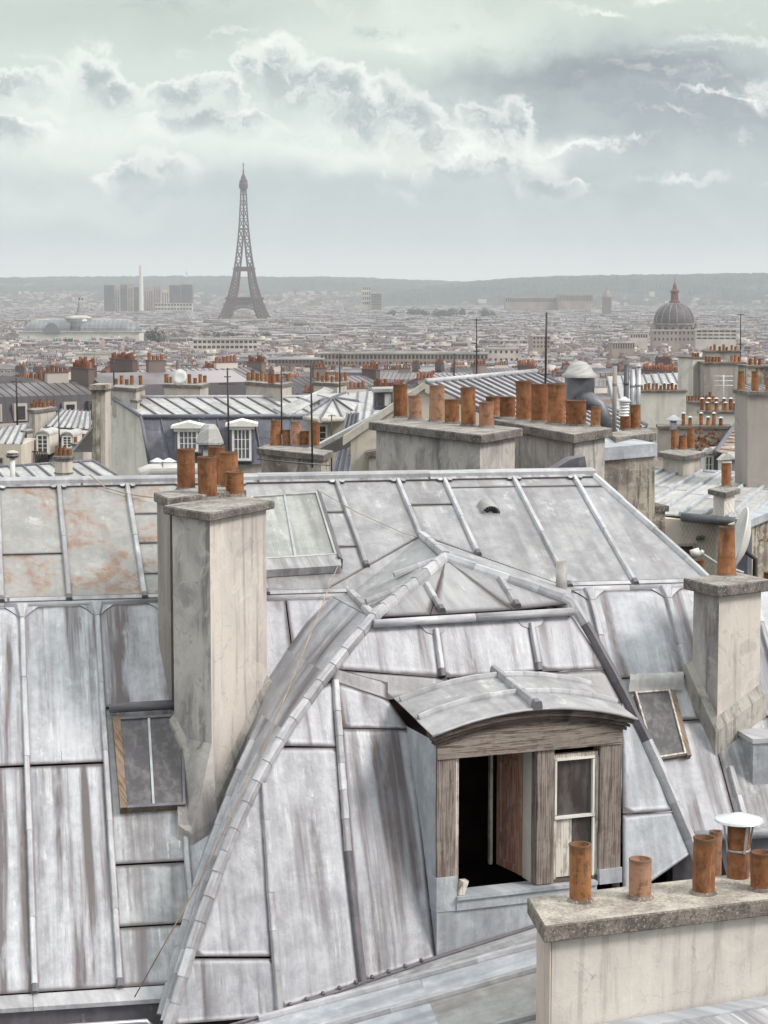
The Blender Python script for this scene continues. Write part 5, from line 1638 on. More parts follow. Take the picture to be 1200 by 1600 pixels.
for (x0, x1, y0, y1) in ((281, 306, 675, 702), (366, 389, 672, 716)):
    plate(pA_, [(x0 - 8, y0 - 8), (x1 + 8, y0 - 8.5), (x1 + 8, y1 + 6), (x0 - 8, y1 + 6)], 1.3, WHITE if False else Z_MIDD, 'dormer_casing', t, 0.02)
    plate(pA_, [(x0 - 14, y0 - 6), (x0 - 14, y0 - 9), ((x0 + x1) / 2, y0 - 16), (x1 + 14, y0 - 10), (x1 + 14, y0 - 6)], 1.3, WHITE, 'pediment', t, 0.22)
    plate(pA_, [(x0 - 9, y0 - 5), (x1 + 9, y0 - 5.5), (x1 + 9, y0 - 1.5), (x0 - 9, y0 - 1)], 0.3, WHITE, 'cornice', t, 0.12)
    opening(t, pA_, x0, y0, x1, y1, 4, 3, WHITE, GLASS, 0.09)
for (lb, L, C, Rr, D, drop, pots) in (
    ('white stack with five pots at the gable end of the white-gabled mansard', (172, 604), (213, 607), (229, 602), 81.6, 1.2, [(181, 601, 6, 9), (190, 601, 6, 14), (198, 602, 6, 9), (206, 602, 6, 15), (220, 602, 6, 15)]),
    ('low white stack with a small dish and six pots on the same ridge', (254, 600), (314, 602), (328, 598), 84.0, 0.7, [(260, 599, 7, 14), (267, 599, 5, 10), (287, 599, 6, 11), (296, 600, 6, 15), (305, 600, 6, 9), (313, 599, 6, 14), (320, 598, 6, 11)]),
    ('wide stack with a crowd of pots in the middle of the mansard ridge', (382, 596), (440, 601), (458, 597), 82.5, 1.9, [(388, 595, 6, 12), (395, 595, 6, 17), (402, 596, 6, 12), (409, 596, 6, 15), (416, 597, 6, 12), (422, 600, 7, 16), (428, 600, 6, 15), (434, 598, 7, 12), (450, 597, 6, 12)]),
    ('low stack with seven evenly spread pots at the right end of the mansard ridge', (488, 597), (528, 599), (544, 596), 92, 0.9, [(497, 596, 5, 14), (504, 597, 5, 10), (511, 597, 6, 15), (519, 598, 5, 10), (526, 597, 6, 15), (533, 597, 5, 10), (540, 596, 5, 14)])):
    stack(lb, L, C, Rr, D, drop, pots, 0.14, 0.06, PL_MID)
stack('short pier with a dark hole below the white five-pot stack', (203, 624), (215, 626), (222, 623), 80.9, 0.9, [], 0.1, 0.04, PL_MID)
p0 = PY(281, 590, 83.0); b = MB(); b.lathe(p0, [(0, -0.06), (0.15, -0.045), (0.32, 0.03), (0.33, 0.05), (0.15, 0.0), (0, -0.02)], 18, axis=(-0.35, -0.9, 0.3)); dsh = b.build('satellite_dish', DISH); tag(dsh, 'small pale satellite dish among the pots on the mansard ridge', 'dish')
mast('tall mast with one cross arm before the right-hand white dormer', 358, 575, 712, 60, 0.03, ((0.90, 0.1, 1, 90), (0.82, 0.25, 3, 85)))
mast('short plain mast behind the white five-pot stack', 178, 562, 605, 84, 0.03, ((0.9, 0.25, 4, 85),))

# --- worn pillar of a party wall
t = thing('party_wall_pillar', 'tall worn party-wall flue, brown-stained, left of the white gable', 'wall', PY(154, 750, 74) - UP * 3)
pp = vplane(143, 700, 74, 95)
plate(pp, [(143.5, 612), (150, 612), (150, 800), (144.5, 800)], 0.9, PL_OLD, 'flue', t)
plate(pp, [(150.5, 611), (156, 611), (157, 800), (151, 800)], 1.0, PL_OLD, 'flue', t, 0.08)
plate(pp, [(156.5, 611), (164.5, 611), (165, 800), (157.5, 800)], 0.9, PL_MID, 'flue', t)
plate(pp, [(141, 601), (166.5, 601), (166.5, 609), (141, 609)], 1.3, PL_OLD, 'cap', t, 0.15)
plate(pp, [(143, 609), (165, 609), (165, 613), (143, 613)], 1.2, CAPM, 'cap', t, 0.1)

# --- left: dormered house
t = thing('dormered_house', 'grey house with two arched white dormers and a railed balcony at the left', 'house', PY(90, 740, 96) - UP * 8)
rquad(t, [PY(97, 640, 106), PY(141, 643, 106), PY(141, 670, 98), PY(72, 666, 98)], 7, Z_MID, 0.08, 0.06, Z_MIDD, 1)
rquad(t, [PY(66, 669, 97.6), PY(142, 673, 97.6), PY(142, 681, 96.6), PY(60, 677, 96.6)], 3, Z_MID, 0.06, 0.04, Z_MID, 0)
rquad(t, [PY(58, 678, 97.5), PY(142, 682, 97.5), PY(142, 740, 94.5), PY(24, 740, 94.5)], 8, Z_MIDD if False else Z_UP, 0.06, 0.05, Z_MIDD, 1)
pd = vplane(60, 700, 94.8, 94)
for (x0, x1, y0, y1, wx) in ((58, 75, 680, 706, 4), (98, 112, 682, 698, 4)):
    n = 10; xm = (x0 + x1) / 2; rx = (x1 - x0) / 2 + 2.2
    plate(pd, [(x0 - 2.2, y1 + 4)] + [(xm - rx * math.cos(k * PI / n), y0 + 1 - 6.5 * math.sin(k * PI / n)) for k in range(n + 1)] + [(x1 + 2.2, y1 + 4)], 2.0, PL_WHITE, 'dormer_front', t)
    plate(pd, [(xm - (rx + 1) * math.cos(k * PI / n), y0 - 8.0 * math.sin(k * PI / n)) for k in range(n + 1)] + [(xm + rx * math.cos(k * PI / n), y0 - 5.5 * math.sin(k * PI / n)) for k in range(n + 1)], 2.2, Z_MID, 'dormer_hood', t, 0.12)
    opening(t, pd, x0 + 1.5, y0 + 1, x1 - 1.5, y1, 2, 4, WHITE, GLASS, 0.06)
b = MB()
for k in range(11): b.tube([pd.at(lerp(48, 77, k / 10), 704, 0.5), pd.at(lerp(48, 77, k / 10), 724, 0.5)], 0.018, 4)
b.tube([pd.at(48, 704, 0.5), pd.at(77, 705, 0.5)], 0.03, 5); b.build('balcony_railing', MAST, t)
plate(pd, [(46, 724), (78, 725), (78, 728), (46, 727)], 0.8, PL_TAUPE, 'balcony_slab', t, 0.6)
stack('long plastered stack with a row of low pots behind the arched dormers', (42, 639), (54, 641), (90, 636), 101, 2.6, [(50, 637, 5, 6), (54, 637, 5, 12), (58, 637, 4, 9), (63, 637, 5, 13), (69, 637, 6, 8), (75, 636, 5, 12), (85, 636, 4, 11)], 0.16, 0.08, PL_MID)
stack('small pier beside the arched dormer, plaster worn', (32, 672), (42, 674), (53, 671), 96, 2.0, [], 0.12, 0.05, PL_MID)
stack('stubby wall with three pots right of the arched dormers', (110, 692), (130, 695), (145, 692), 90, 1.7, [(118, 692, 6, 9), (131, 692, 5, 14), (139, 692, 7, 9)], 0.12, 0.05, PL_MID)
t = thing('side_house', 'ochre house with a striped zinc roof cut by the left picture edge', 'house', PY(10, 720, 90) - UP * 8)
rquad(t, [PY(-60, 678, 100), PY(44, 662, 100), PY(33, 694, 92), PY(-90, 690, 92)], 10, Z_MID, 0.08, 0.06, Z_MIDD, 0)
ps_ = vplane(0, 700, 92, 92); plate(ps_, [(-90, 692), (33, 695), (33, 800), (-90, 800)], 4, PL_YEL, 'wall', t); opening(t, ps_, 0, 716, 4, 724, 1, 1, PL_TAUPE, GLASSD, 0.05)
# low zinc roof close behind the ridge, with an eight-sided stack
t = thing('low_zinc_roof', 'low zinc roof with dark rolls just above the ridge at the left', 'roof', PY(80, 760, 66) - UP * 4)
rquad(t, [PY(-30, 733, 70), PY(146, 721, 70), PY(260, 790, 60), PY(20, 800, 60)], 8, Z_MID, 0.07, 0.06, Z_MIDD, 1)
edge(t, PY(-30, 732, 70), PY(146, 720, 70), 0.06, Z_MIDD, 'ridge_roll')
p0 = PY(100, 760, 64); sc_ = 64 / FPX
t = thing('octagonal_stack', 'eight-sided cream stack with four short pots', 'chimney', p0)
b = MB(); b.lathe(p0, [(0, -1), (14 * sc_, -1), (14 * sc_, 42 * sc_), (0, 42 * sc_)], 8, 0, False); b.build('shaft', PL_MID, t)
for h_ in (20, 40): b = MB(); b.lathe(p0 + UP * h_ * sc_, [(13.9 * sc_, 0), (15.4 * sc_, 0.01), (15.4 * sc_, 0.04), (13.9 * sc_, 0.05)], 8, 0, False); b.build('band', CAPM, t)
b = MB(); b.lathe(p0 + UP * 42 * sc_, [(0, 0), (15 * sc_, 0.001), (17.5 * sc_, 0.06), (17.5 * sc_, 0.12), (0, 0.13)], 8, 0, False); b.build('cap', CAPM, t)
for x, h_ in ((-10, 15), (-4, 12), (2, 15), (9, 9)): add_pot(t, p0 + V((x * sc_, -0.02 + abs(x) * 0.004, 42 * sc_ + 0.13)), 2.9 * sc_, h_ * sc_)
p0 = PY(20, 752, 58); t = thing('capped_flue', 'white flue with a dark capped head at the left edge', 'flue', p0)
b = MB(); b.lathe(p0 - UP * 0.5, [(0, 0), (0.075, 0), (0.075, 1.2), (0, 1.2)], 12); b.build('pipe', DISH, t)
b = MB(); b.lathe(p0 + UP * 0.66, [(0, 0), (0.15, 0.0), (0.19, 0.06), (0.15, 0.12), (0, 0.12)], 14, 0, False); b.build('head', STEELD, t)
b = MB(); b.lathe(p0 + UP * 0.80, [(0.19, 0), (0.17, 0.03), (0.05, 0.07), (0.0, 0.07)], 14, 0, False); b.build('lid', PL_MID, t)

# --- silver duct, mushroom cowls, hood
p_ = [PY(212, 775, 31), PY(216, 750, 31), PY(222, 741, 31), PY(234, 736, 31), PY(258, 735, 31.1), PY(345, 735, 31.6)]
t = thing('air_duct', 'fat silver air duct with an elbow lying just behind the ridge', 'duct', p_[0])
b = MB(); b.tube(p_, 0.108, 16); b.build('tube', Z_MID, t)
for x in (238, 254): b = MB(); b.lathe(PY(x, 733.2, 31.1), [(0.109, -0.012), (0.117, -0.01), (0.117, 0.01), (0.109, 0.012)], 18, 0, axis=(1, 0.12, 0)); b.build('joint_band', STEELD, t)
for x, lb in ((246, 'mushroom cowl, left one above the silver duct'), (264, 'mushroom cowl, right one above the silver duct')):
    p0 = PY(x, 722, 33); t = thing('mushroom_cowl', lb, 'cowl', p0)
    b = MB(); b.lathe(p0 - UP * 0.25, [(0, 0), (0.05, 0), (0.05, 0.28), (0, 0.28)], 10); b.build('stem', STEEL, t)
    b = MB(); b.lathe(p0, [(0, 0.02), (0.125, 0.0), (0.125, 0.012), (0.02, 0.065), (0, 0.068)], 10, 0, False); b.build('hood', ALU, t)
p0 = PY(328, 735, 40); t = thing('roof_fan', 'flat-topped pyramid fan hood on a box behind the five rusty pots', 'ventilator', p0)
b = MB(); b.box(p0 + V((-0.12, -0.12, -0.5)), V((0.24, 0, 0)), V((0, 0.24, 0)), UP * 0.95); b.build('post', DISH, t)
b = MB(); b.box(p0 + V((-0.2, -0.18, 0.42)), V((0.40, 0, 0)), V((0, 0.36, 0)), UP * 0.12); b.build('casing', STEELD, t)
b = MB(); b.lathe(p0 + UP * 0.53, [(0.27, -0.02), (0.27, 0.02), (0.17, 0.28), (0.11, 0.36), (0, 0.37)], 8, 0, False); b.build('hood', Z_MID, t)

# --- right: zinc roof sloping to the left, with a chimney on it
t = thing('side_zinc_roof', 'pale zinc roof falling to the left with a cream wall under its gutter', 'roof', PY(1120, 800, 40) - UP * 5)
rquad(t, [PY(1010, 732, 47), PY(1330, 752, 46), PY(1290, 822, 37.5), PY(890, 792, 41)], 11, Z_MID, 0.075, 0.06, Z_BLUE, 1)
edge(t, PY(1010, 733, 47), PY(1330, 752, 46), 0.07, Z_BLUE, 'ridge_roll')
edge(t, PY(1066, 808, 39.2), PY(1172, 818, 38.4), 0.09, STEELD, 'gutter')
pn = vplane(1065, 850, 39.3, 97); plate(pn, [(1000, 808), (1175, 818), (1175, 1500), (1000, 1500)], 2.0, PL_YEL, 'wall', t)
opening(t, pn, 1060, 853, 1083, 870, 1, 1, PL_TAUPE, ROOM, 0.05)
b = MB()
for (x, y) in ((1091, 840), (1097, 839)): b.lathe(pn.at(x, y, 0.02), [(0.04, 0), (0.05, 0.1), (0.04, 0.1), (0.03, 0.0)], 10, axis=pn.n)
b.build('outlet', STEELD, t)
po = vplane(1180, 850, 36, 40); plate(po, [(1168, 822), (1420, 718), (1420, 1500), (1168, 1500)], 0.4, PL_OLD, 'side_wall', t)
plate(po, [(1164, 812), (1420, 708), (1420, 719), (1164, 824)], 0.3, Z_BLUE, 'coping', t, 0.1)
plate(po, [(1160, 826), (1167, 824), (1167, 960), (1160, 960)], 0.2, Z_MIDD, 'downpipe', t, 0.1)
for k in range(16):
    x, y = random.uniform(1186, 1220), random.uniform(826, 850); b = MB(); b.prism([po.at(x, y, 0.012), po.at(x + 5, y - 0.8, 0.012), po.at(x + 5, y + 1.2, 0.012), po.at(x, y + 2, 0.012)], po.n * -0.02); b.build('brick', TC, t)
# wire netting hung from the gutter
b = MB()
for k in range(16):
    x = 1066 + k * 6; b.tube([pn.at(x, 811, 0.25), pn.at(min(1120, x + 44), 811 + min(84, (min(1120, x + 44) - x) * 2.0), 0.25)], 0.0018, 3, 0, False); b.tube([pn.at(x, 811, 0.252), pn.at(max(1062, x - 44), 811 + min(84, (x - max(1062, x - 44)) * 2.0), 0.252)], 0.0018, 3, 0, False)
nt = b.build('bird_netting', MAST); tag(nt, 'fine wire bird netting over the cream wall under the gutter', 'netting', kind='stuff')
stack('slim square stack with one tall orange pot on the left-falling zinc roof', (1106, 764), (1134, 770), (1157, 763), 38.6, 1.9, [(1135, 761, 16, 37)], 0.10, 0.10, PL_WHITE)
td, qd, zd = stack('buff stack with three orange pots and one finned cowl on the zinc roof', (1027, 706), (1069, 713), (1103, 706), 45.5, 0.75, [(1054, 703, 12, 32), (1067, 703, 13, 22, 'taper'), (1079, 702, 12, 33)], 0.11, 0.12, PL_MID)
p0 = PY(1052, 671, 45.5); t = thing('finned_cowl', 'umbrella-shaped galvanised cowl on the left pot of the buff stack', 'cowl', p0)
b = MB(); b.lathe(p0, [(0, 0), (0.08, 0), (0.08, 0.2), (0, 0.2)], 10); b.build('stem', STEEL, t)
b = MB(); b.lathe(p0 + UP * 0.2, [(0.19, 0.0), (0.185, 0.02), (0.02, 0.12), (0, 0.12)], 10, 0, False); b.build('hood', STEEL, t)
# white dormers and tiled roof behind
t = thing('tiled_house', 'brown-tiled roof with two white gabled dormers behind the buff stack', 'house', PY(1130, 740, 56) - UP * 6)
A, Bq, C_, Dd = PY(1150, 664, 60), PY(1180, 660, 60), PY(1180, 716, 53), PY(1118, 708, 53)
nn = (Bq - A).cross(Dd - A).normalized(); nn = nn if nn.z > 0 else -nn
for r_ in range(9):
    for c in range(10):
        u0, u1 = (c + (r_ % 2) * 0.5) / 10.5, (c + (r_ % 2) * 0.5 + 0.94) / 10.5
        v0, v1 = r_ / 9, (r_ + 1.08) / 9
        f = lambda u, v: A.lerp(Bq, u).lerp(Dd.lerp(C_, u), v)
        b = MB(); b.prism([f(u0, v0), f(u1, v0), f(u1, v1) + nn * 0.03, f(u0, v1) + nn * 0.03], nn * 0.02); b.build('roof_tile', TILE, t)
for (x0, x1, y0, y1, D) in ((1101, 1113, 713, 738, 54), (1128, 1141, 722, 742, 52.5)):
    pl_ = vplane(x0, y0, D, 75); q = pl_
    plate(q, [(x0 - 1, y0 - 4), (x1 + 1, y0 - 5), (x1 + 1, y1 + 10), (x0 - 1, y1 + 10)], 0.2, WHITE, 'dormer_front', t)
    opening(t, q, x0 + 1.5, y0 + 1, x1 - 2, y1, 2, 2, WHITE, GLASS, 0.05)
    c0, c1 = q.at(x1 + 1, y0 - 5), q.at(x1 + 1, y1 + 10); bk2 = azv(62) * 1.5
    b = MB(); b.prism([c0, c1, c1 + bk2, c0 + bk2], q.n * -0.1); b.build('dormer_cheek', Z_MIDD, t)
    b = MB(); e0 = q.at(x0 - 4, y0 - 3, 0.1); e1_ = q.at((x0 + x1) / 2, y0 - 13, 0.1); e2_ = q.at(x1 + 4, y0 - 5, 0.1)
    b.prism([e1_, e2_, e2_ + bk2, e1_ + bk2], UP * 0.04); b.prism([e0, e1_, e1_ + bk2, e0 + bk2], UP * 0.04); b.prism([e0, e1_, e2_], q.n * -0.3); b.build('dormer_roof', Z_MID, t)
edge(t, A, Dd, 0.08, Z_MIDD, 'verge_roll')

# --- walls of pots further right
def wallstack(label, pts, D, az_, th, body, pots, capt=4, drop=0, cowls=0):
    x0, y0, x1, y1 = pts
    pl_ = vplane(x0, y0, D, az_)
    t = thing('chimney_stack', label, 'chimney', pl_.at((x0 + x1) / 2, y1))
    plate(pl_, [(x0, y0 + capt), (x1, y0 + capt), (x1, y1), (x0, y1)], th, body, 'shaft', t)
    plate(pl_, [(x0 - 2, y0), (x1 + 2, y0), (x1 + 2, y0 + capt), (x0 - 2, y0 + capt)], th + 0.12, CAPM, 'cap', t, 0.06)
    for (x, w_, h_, back, cw) in pots:
        p = pl_.at(x, y0 + 0.5) - pl_.n * (th * back); s_ = D / FPX
        add_pot(t, p, w_ * s_ / 2, h_ * s_, random.choice(('plain', 'taper', 'plain')), cw)
    return t
wallstack('tall taupe wall stack with two rows of pots at upper right', (1100, 566, 1164, 660), 84, 88, 1.2, PL_TAUPE, [(1106 + k * 5.2, 4.5, random.uniform(8, 12), 0.3, 0) for k in range(5)] + [(1146 + k * 6, 5, random.uniform(8, 12), 0.3, 0) for k in range(3)], 3)
wallstack('pale flank wall with three small pots left of the taupe wall stack', (1083, 558, 1100, 660), 85, 60, 1.0, PL_WHITE, [(1090, 4, 7, 0.3, 0), (1094, 4, 6, 0.3, 0), (1098, 4, 7, 0.3, 0)], 2)
wallstack('dark-potted stack peeping over the taupe wall stack', (1103, 548, 1156, 562), 95, 88, 0.8, PL_TAUPE, [(1112, 4, 7, 0.3, 0), (1118, 4, 10, 0.3, 0), (1126, 4, 7, 0.3, 0), (1132, 4, 10, 0.3, 0), (1137, 4, 6, 0.3, 0), (1145, 4, 9, 0.3, 0), (1151, 4, 7, 0.3, 0)], 2)
wallstack('grey wall stack cut by the right picture edge, three stout pots', (1168, 612, 1240, 800), 44, 84, 1.0, PL_TAUPE, [(1176, 11, 30, 0.9, 0), (1186, 10, 25, 0.3, 0), (1198, 11, 30, 0.9, 0), (1206, 11, 22, 0.2, 0)], 6)
wallstack('rough ledge with thin pots at the right edge above the grey wall stack', (1168, 571, 1240, 600), 60, 84, 1.0, PL_OLD, [(1178, 5, 10, 0.4, 0), (1186, 5, 13, 0.4, 0), (1193, 5, 10, 0.4, 0)], 3)
wallstack('white parapet stack with a long upper row of capped pots', (1092, 643, 1166, 690), 64, 97, 0.9, PL_WHITE, [(1098 + k * 11.4, 6, 17, 0.8, 0.85) for k in range(6)] + [(1105 + k * 14.5, 5.5, 12, 0.15, 0.85) for k in range(5)], 3)
wallstack('brown stack with a lower row of six capped pots and dry creeper', (1030, 666, 1143, 720), 60, 94, 0.9, PL_TAUPE, [(1069, 6, 18, 0.4, 0.85), (1079, 6, 12, 0.2, 0.85), (1097, 6, 18, 0.4, 0.85), (1107, 6, 12, 0.2, 0.85), (1117, 6, 18, 0.4, 0.85), (1127, 6, 11, 0.2, 0.85)], 4)
wallstack('low stack with mixed pots before the taupe wall', (1076, 627, 1128, 650), 72, 92, 0.8, PL_MID, [(1073 + k * 5.4, 4.6, random.choice((8, 9, 14)), 0.4, 0) for k in range(9)], 3)
wallstack('cream stack with a long row of small dark pots right of the pipes', (1002, 610, 1072, 668), 70, 95, 1.0, PL_WHITE, [(1003 + k * 6.0, 4.4, random.uniform(7, 11), 0.4, 0.8 if k > 5 else 0) for k in range(10)], 3)
p0 = PY(1131, 600, 80); mast('small white panel aerial on an orange pot before the taupe wall', 1130, 586, 622, 76, 0.03, ((0.75, 0.35, 4, 88), (0.95, 0.35, 4, 88), (0.55, 0.35, 4, 88)), DISH)
b = MB(); pv = vplane(1085, 690, 59.5, 94)
for k in range(170):
    x, y = random.gauss(1098, 13), random.gauss(690, 9); q = pv.at(x, max(672, y), 0.06); a = random.uniform(0, 6.28); s_ = random.uniform(0.03, 0.07)
    dx_ = (pv.e1 * math.cos(a) + UP * math.sin(a)) * s_; dy_ = (pv.e1 * -math.sin(a) + UP * math.cos(a)) * s_ + pv.n * random.uniform(-0.03, 0.05)
    b.prism([q, q + dx_ + dy_ * 0.5, q + dx_ * 2, q + dx_ - dy_ * 0.5], pv.n * 0.004)
tag(b.build('creeper', IVY), 'rusty dry creeper clinging to the brown stack', 'creeper', kind='stuff')
# roof beyond the flues
t = thing('ridge_roof_house', 'zinc roof with a small lantern behind the tall pipes', 'house', PY(1010, 640, 84) - UP * 6)
rquad(t, [PY(948, 588, 96), PY(1062, 582, 98), PY(1092, 640, 80), PY(960, 640, 80)], 10, Z_MID, 0.07, 0.06, Z_MIDD, 1)
rquad(t, [PY(1062, 582, 98), PY(1078, 588, 100), PY(1100, 650, 84), PY(1092, 640, 80)], 2, Z_MIDD, 0.07, 0.06, Z_MIDD, 1)
plate(vplane(960, 650, 80, 92), [(950, 640), (1095, 640), (1095, 720), (950, 720)], 3, PL_MID, 'wall', t)

# --- satellite dish and near clutter by the right stack
c0 = PY(1160, 846, 24.0); ax = V((-0.96, 0.03, 0.28)).normalized()
t = thing('satellite_dish', 'large white satellite dish seen nearly edge-on behind the tapered pot', 'dish', c0 - UP * 0.5)
b = MB(); b.lathe(c0, [(0, -0.075), (0.16, -0.05), (0.30, 0.0), (0.385, 0.055), (0.40, 0.06), (0.395, 0.075), (0.30, 0.02), (0.16, -0.035), (0, -0.06)], 32, axis=ax); b.build('reflector', DISH, t)
b = MB(); b.tube([c0 - UP * 0.36 - ax * 0.02, PY(1120, 880, 24), PY(1096, 864, 24)], 0.014, 8); b.build('feed_arm', DISH, t)
b = MB(); b.tube([PY(1098, 865, 24), PY(1094, 862, 24)], 0.035, 10); b.tube([PY(1093, 862, 24), PY(1079, 866, 24)], 0.05, 12); b.build('feed_horn', DISH, t)
b = MB(); b.tube([c0 - ax * 0.03 - UP * 0.1, c0 - ax * 0.16 - UP * 0.16, c0 - ax * 0.16 - UP * 0.9], 0.03, 8); b.build('bracket', MAST, t)
stack('low back stack with stout pots half hidden behind the right-hand stack', (1180, 953), (1200, 962), (1290, 948), 23.5, 2.0, [(1205, 940, 26, 46), (1092, 905, 18, 30), (1225, 930, 24, 46)], 0.12, 0.05, PL_CREAM)

# --- aerials on the skyline
mast('tall thin mast with a yagi head right of centre above the striped roof', 745, 497, 592, 58, 0.02, ((0.97, 0.12, 3, 100), (0.45, 0.08, 2, 90)))
mast('tallest dark mast rising over the burnt-orange pots', 852, 488, 604, 46, 0.026, ((0.16, 0.10, 2, 90),))
mast('short mast with a knob left of the yagi mast', 709, 552, 600, 60, 0.022, ((0.97, 0.04, 1, 90),))
mast('thin mast crossing the corner house window', 518, 648, 735, 54, 0.02, ((0.6, 0.06, 1, 90), (0.98, 0.1, 2, 90)))
mast('thin mast before the arched dormers', 93, 641, 700, 90, 0.028, ((0.98, 0.12, 2, 90),))
mast('mast with a white foot at the far left skyline', 27, 590, 655, 110, 0.05, ((0.9, 0.3, 4, 80),))
mast('lone mast beside the ribbed dome', 1157, 490, 556, 110, 0.03, ((0.98, 0.2, 3, 85),))
mast('bent mast left of the six-pot stack', 531, 552, 612, 86, 0.03, ((0.9, 0.2, 3, 85),))
# ------------------------------------------------------------------ ground and hills
rng = np.random.default_rng(7)
GY = [-300, 0, 60, 150, 400, 800, 1200, 1700, 3000, 4200, 20000]
GZ = [66, 60, 56, 47, 37, 22, 8, 0, -3, -8, -8]
def gz_(y):
    return float(np.interp(y, GY, GZ))
STREET = plain('street_ground', (0.10, 0.095, 0.09), 0.9, 0, 0.4, 0.02)
ys = [-300, -100, 0, 30, 60, 100, 150, 220, 300, 400, 550, 700, 850, 1000, 1200, 1450, 1700, 2200, 3000, 3600, 4200, 5200, 6500, 8000, 10000, 14000]
xs = np.linspace(-9000, 9000, 37)
b = MB()
gi = [[b.vert((x, y, gz_(y))) for x in xs] for y in ys]
for r0, r1 in zip(gi, gi[1:]):
    for k in range(len(xs) - 1):
        b.face((r0[k], r0[k + 1], r1[k + 1], r1[k]))
tag(b.build('ground', STREET), kind='structure')

def fbm1(x, seed, octs=5):
    v = 0.0; a = 1.0
    for o in range(octs):
        r_ = np.random.default_rng(seed + o)
        tb = r_.random(256)
        xx = x * (2 ** o); i = np.floor(xx).astype(int); f = xx - i; f = f * f * (3 - 2 * f)
        v = v + a * (tb[i % 256] * (1 - f) + tb[(i + 1) % 256] * f - 0.5); a *= 0.5
    return v
mt, t_, p_ = new_mat('wooded_hill')
q_ = pos(t_)
n_a = t_.noise(q_, 0.004, 8.0, 0.65); n_b = t_.noise(q_, 0.03, 5.0, 0.7)
c_ = t_.mix(t_.ss(n_b, 0.35, 0.65), (0.028, 0.034, 0.034), (0.06, 0.066, 0.06))
c_ = t_.mix(t_.ss(n_a, 0.55, 0.70, 0.0, 0.8), c_, (0.15, 0.15, 0.14))
t_.put(p_.inputs['Base Color'], c_); p_.inputs['Roughness'].default_value = 1.0
HILLM = mt
def hill(name, prof, dr, d0, azr, seed):
    px_ = np.array([p[0] for p in prof]); py_ = np.array([p[1] for p in prof])
    na, nd = 520, 26
    azs = np.linspace(azr[0], azr[1], na)
    pxs = 600 + FPX * np.tan(azs)
    top = (445 - np.interp(pxs, px_, py_)) / FPX * dr + CZ
    b = MB(); rows = []
    bump_ = fbm1(np.abs(azs + 1.0) * 160, seed)
    r2 = np.random.default_rng(seed)
    for j in range(nd + 6):
        f = j / (nd - 1)
        d = d0 + (dr - d0) * f
        s_ = min(1.0, f); s_ = s_ * s_ * (3 - 2 * s_)
        und = fbm1(np.abs(azs + 1.0) * 40 + j * 0.35, seed + 50) * 26 * math.sin(min(1, f) * PI)
        rough = r2.uniform(0, 6, na) * (0.3 + 0.7 * s_)
        z = -8 + (top + 8 + bump_ * 3.0) * s_ + und + rough - 3 - max(0, f - 1) * 60
        rows.append([b.vert((d * math.tan(a), d, float(zz))) for a, zz in zip(azs, z)])
    for r0, r1 in zip(rows, rows[1:]):
        for k in range(na - 1):
            b.face((r0[k], r0[k + 1], r1[k + 1], r1[k]))
    o = b.build(name, HILLM, recalc=False)
    return tag(o, kind='structure'), (px_, py_, dr, d0)
h1, H1 = hill('hills', [(-400, 438), (0, 434), (150, 432), (300, 431.5), (420, 433), (480, 433), (560, 434), (640, 437), (700, 439), (760, 440), (900, 441), (1700, 441)], 9600, 6300, (-0.32, 0.32), 3)
h2, H2 = hill('hills', [(500, 470), (640, 452), (720, 441), (780, 436), (860, 432), (950, 430.5), (1050, 429), (1150, 428), (1200, 428), (1700, 430)], 7900, 6100, (-0.03, 0.32), 11)
def hill_z(H, x, y):
    px = 600 + FPX * x / y
    top = (445 - np.interp(px, H[0], H[1])) / FPX * H[2] + CZ
    f = min(1, max(0, (y - H[3]) / (H[2] - H[3]))); s_ = f * f * (3 - 2 * f)
    return -8 + (top + 8) * s_

# ------------------------------------------------------------------ the city
WALLS = [plain('city_wall_%d' % i, c, 0.9, 0, 0.18, 0.05) for i, c in enumerate(((0.32, 0.255, 0.225), (0.52, 0.46, 0.42), (0.19, 0.145, 0.135), (0.14, 0.10, 0.10), (0.35, 0.275, 0.265)))]
CR_Z = plain('city_zinc', (0.185, 0.165, 0.175), 0.6, 0.0, 0.75, 0.03)
CR_S = plain('city_slate', (0.085, 0.075, 0.088), 0.7, 0, 0.35, 0.05)
CR_T = plain('city_tile', (0.20, 0.125, 0.10), 0.9, 0, 0.35, 0.05)
CR_G = plain('city_flat_roof', (0.24, 0.21, 0.205), 0.9, 0, 0.5, 0.04)
CWIN = plain('city_window', (0.035, 0.032, 0.036), 0.25, 0, 0.5, 0.3)
CLED = plain('city_cornice', (0.46, 0.415, 0.38), 0.9, 0, 0.2, 0.1)
CITY_M = WALLS + [CR_Z, CR_S, CR_T, CR_G, CWIN, TCF, CLED]
I_Z, I_S, I_T, I_G, I_W, I_P, I_L = 5, 6, 7, 8, 9, 10, 11
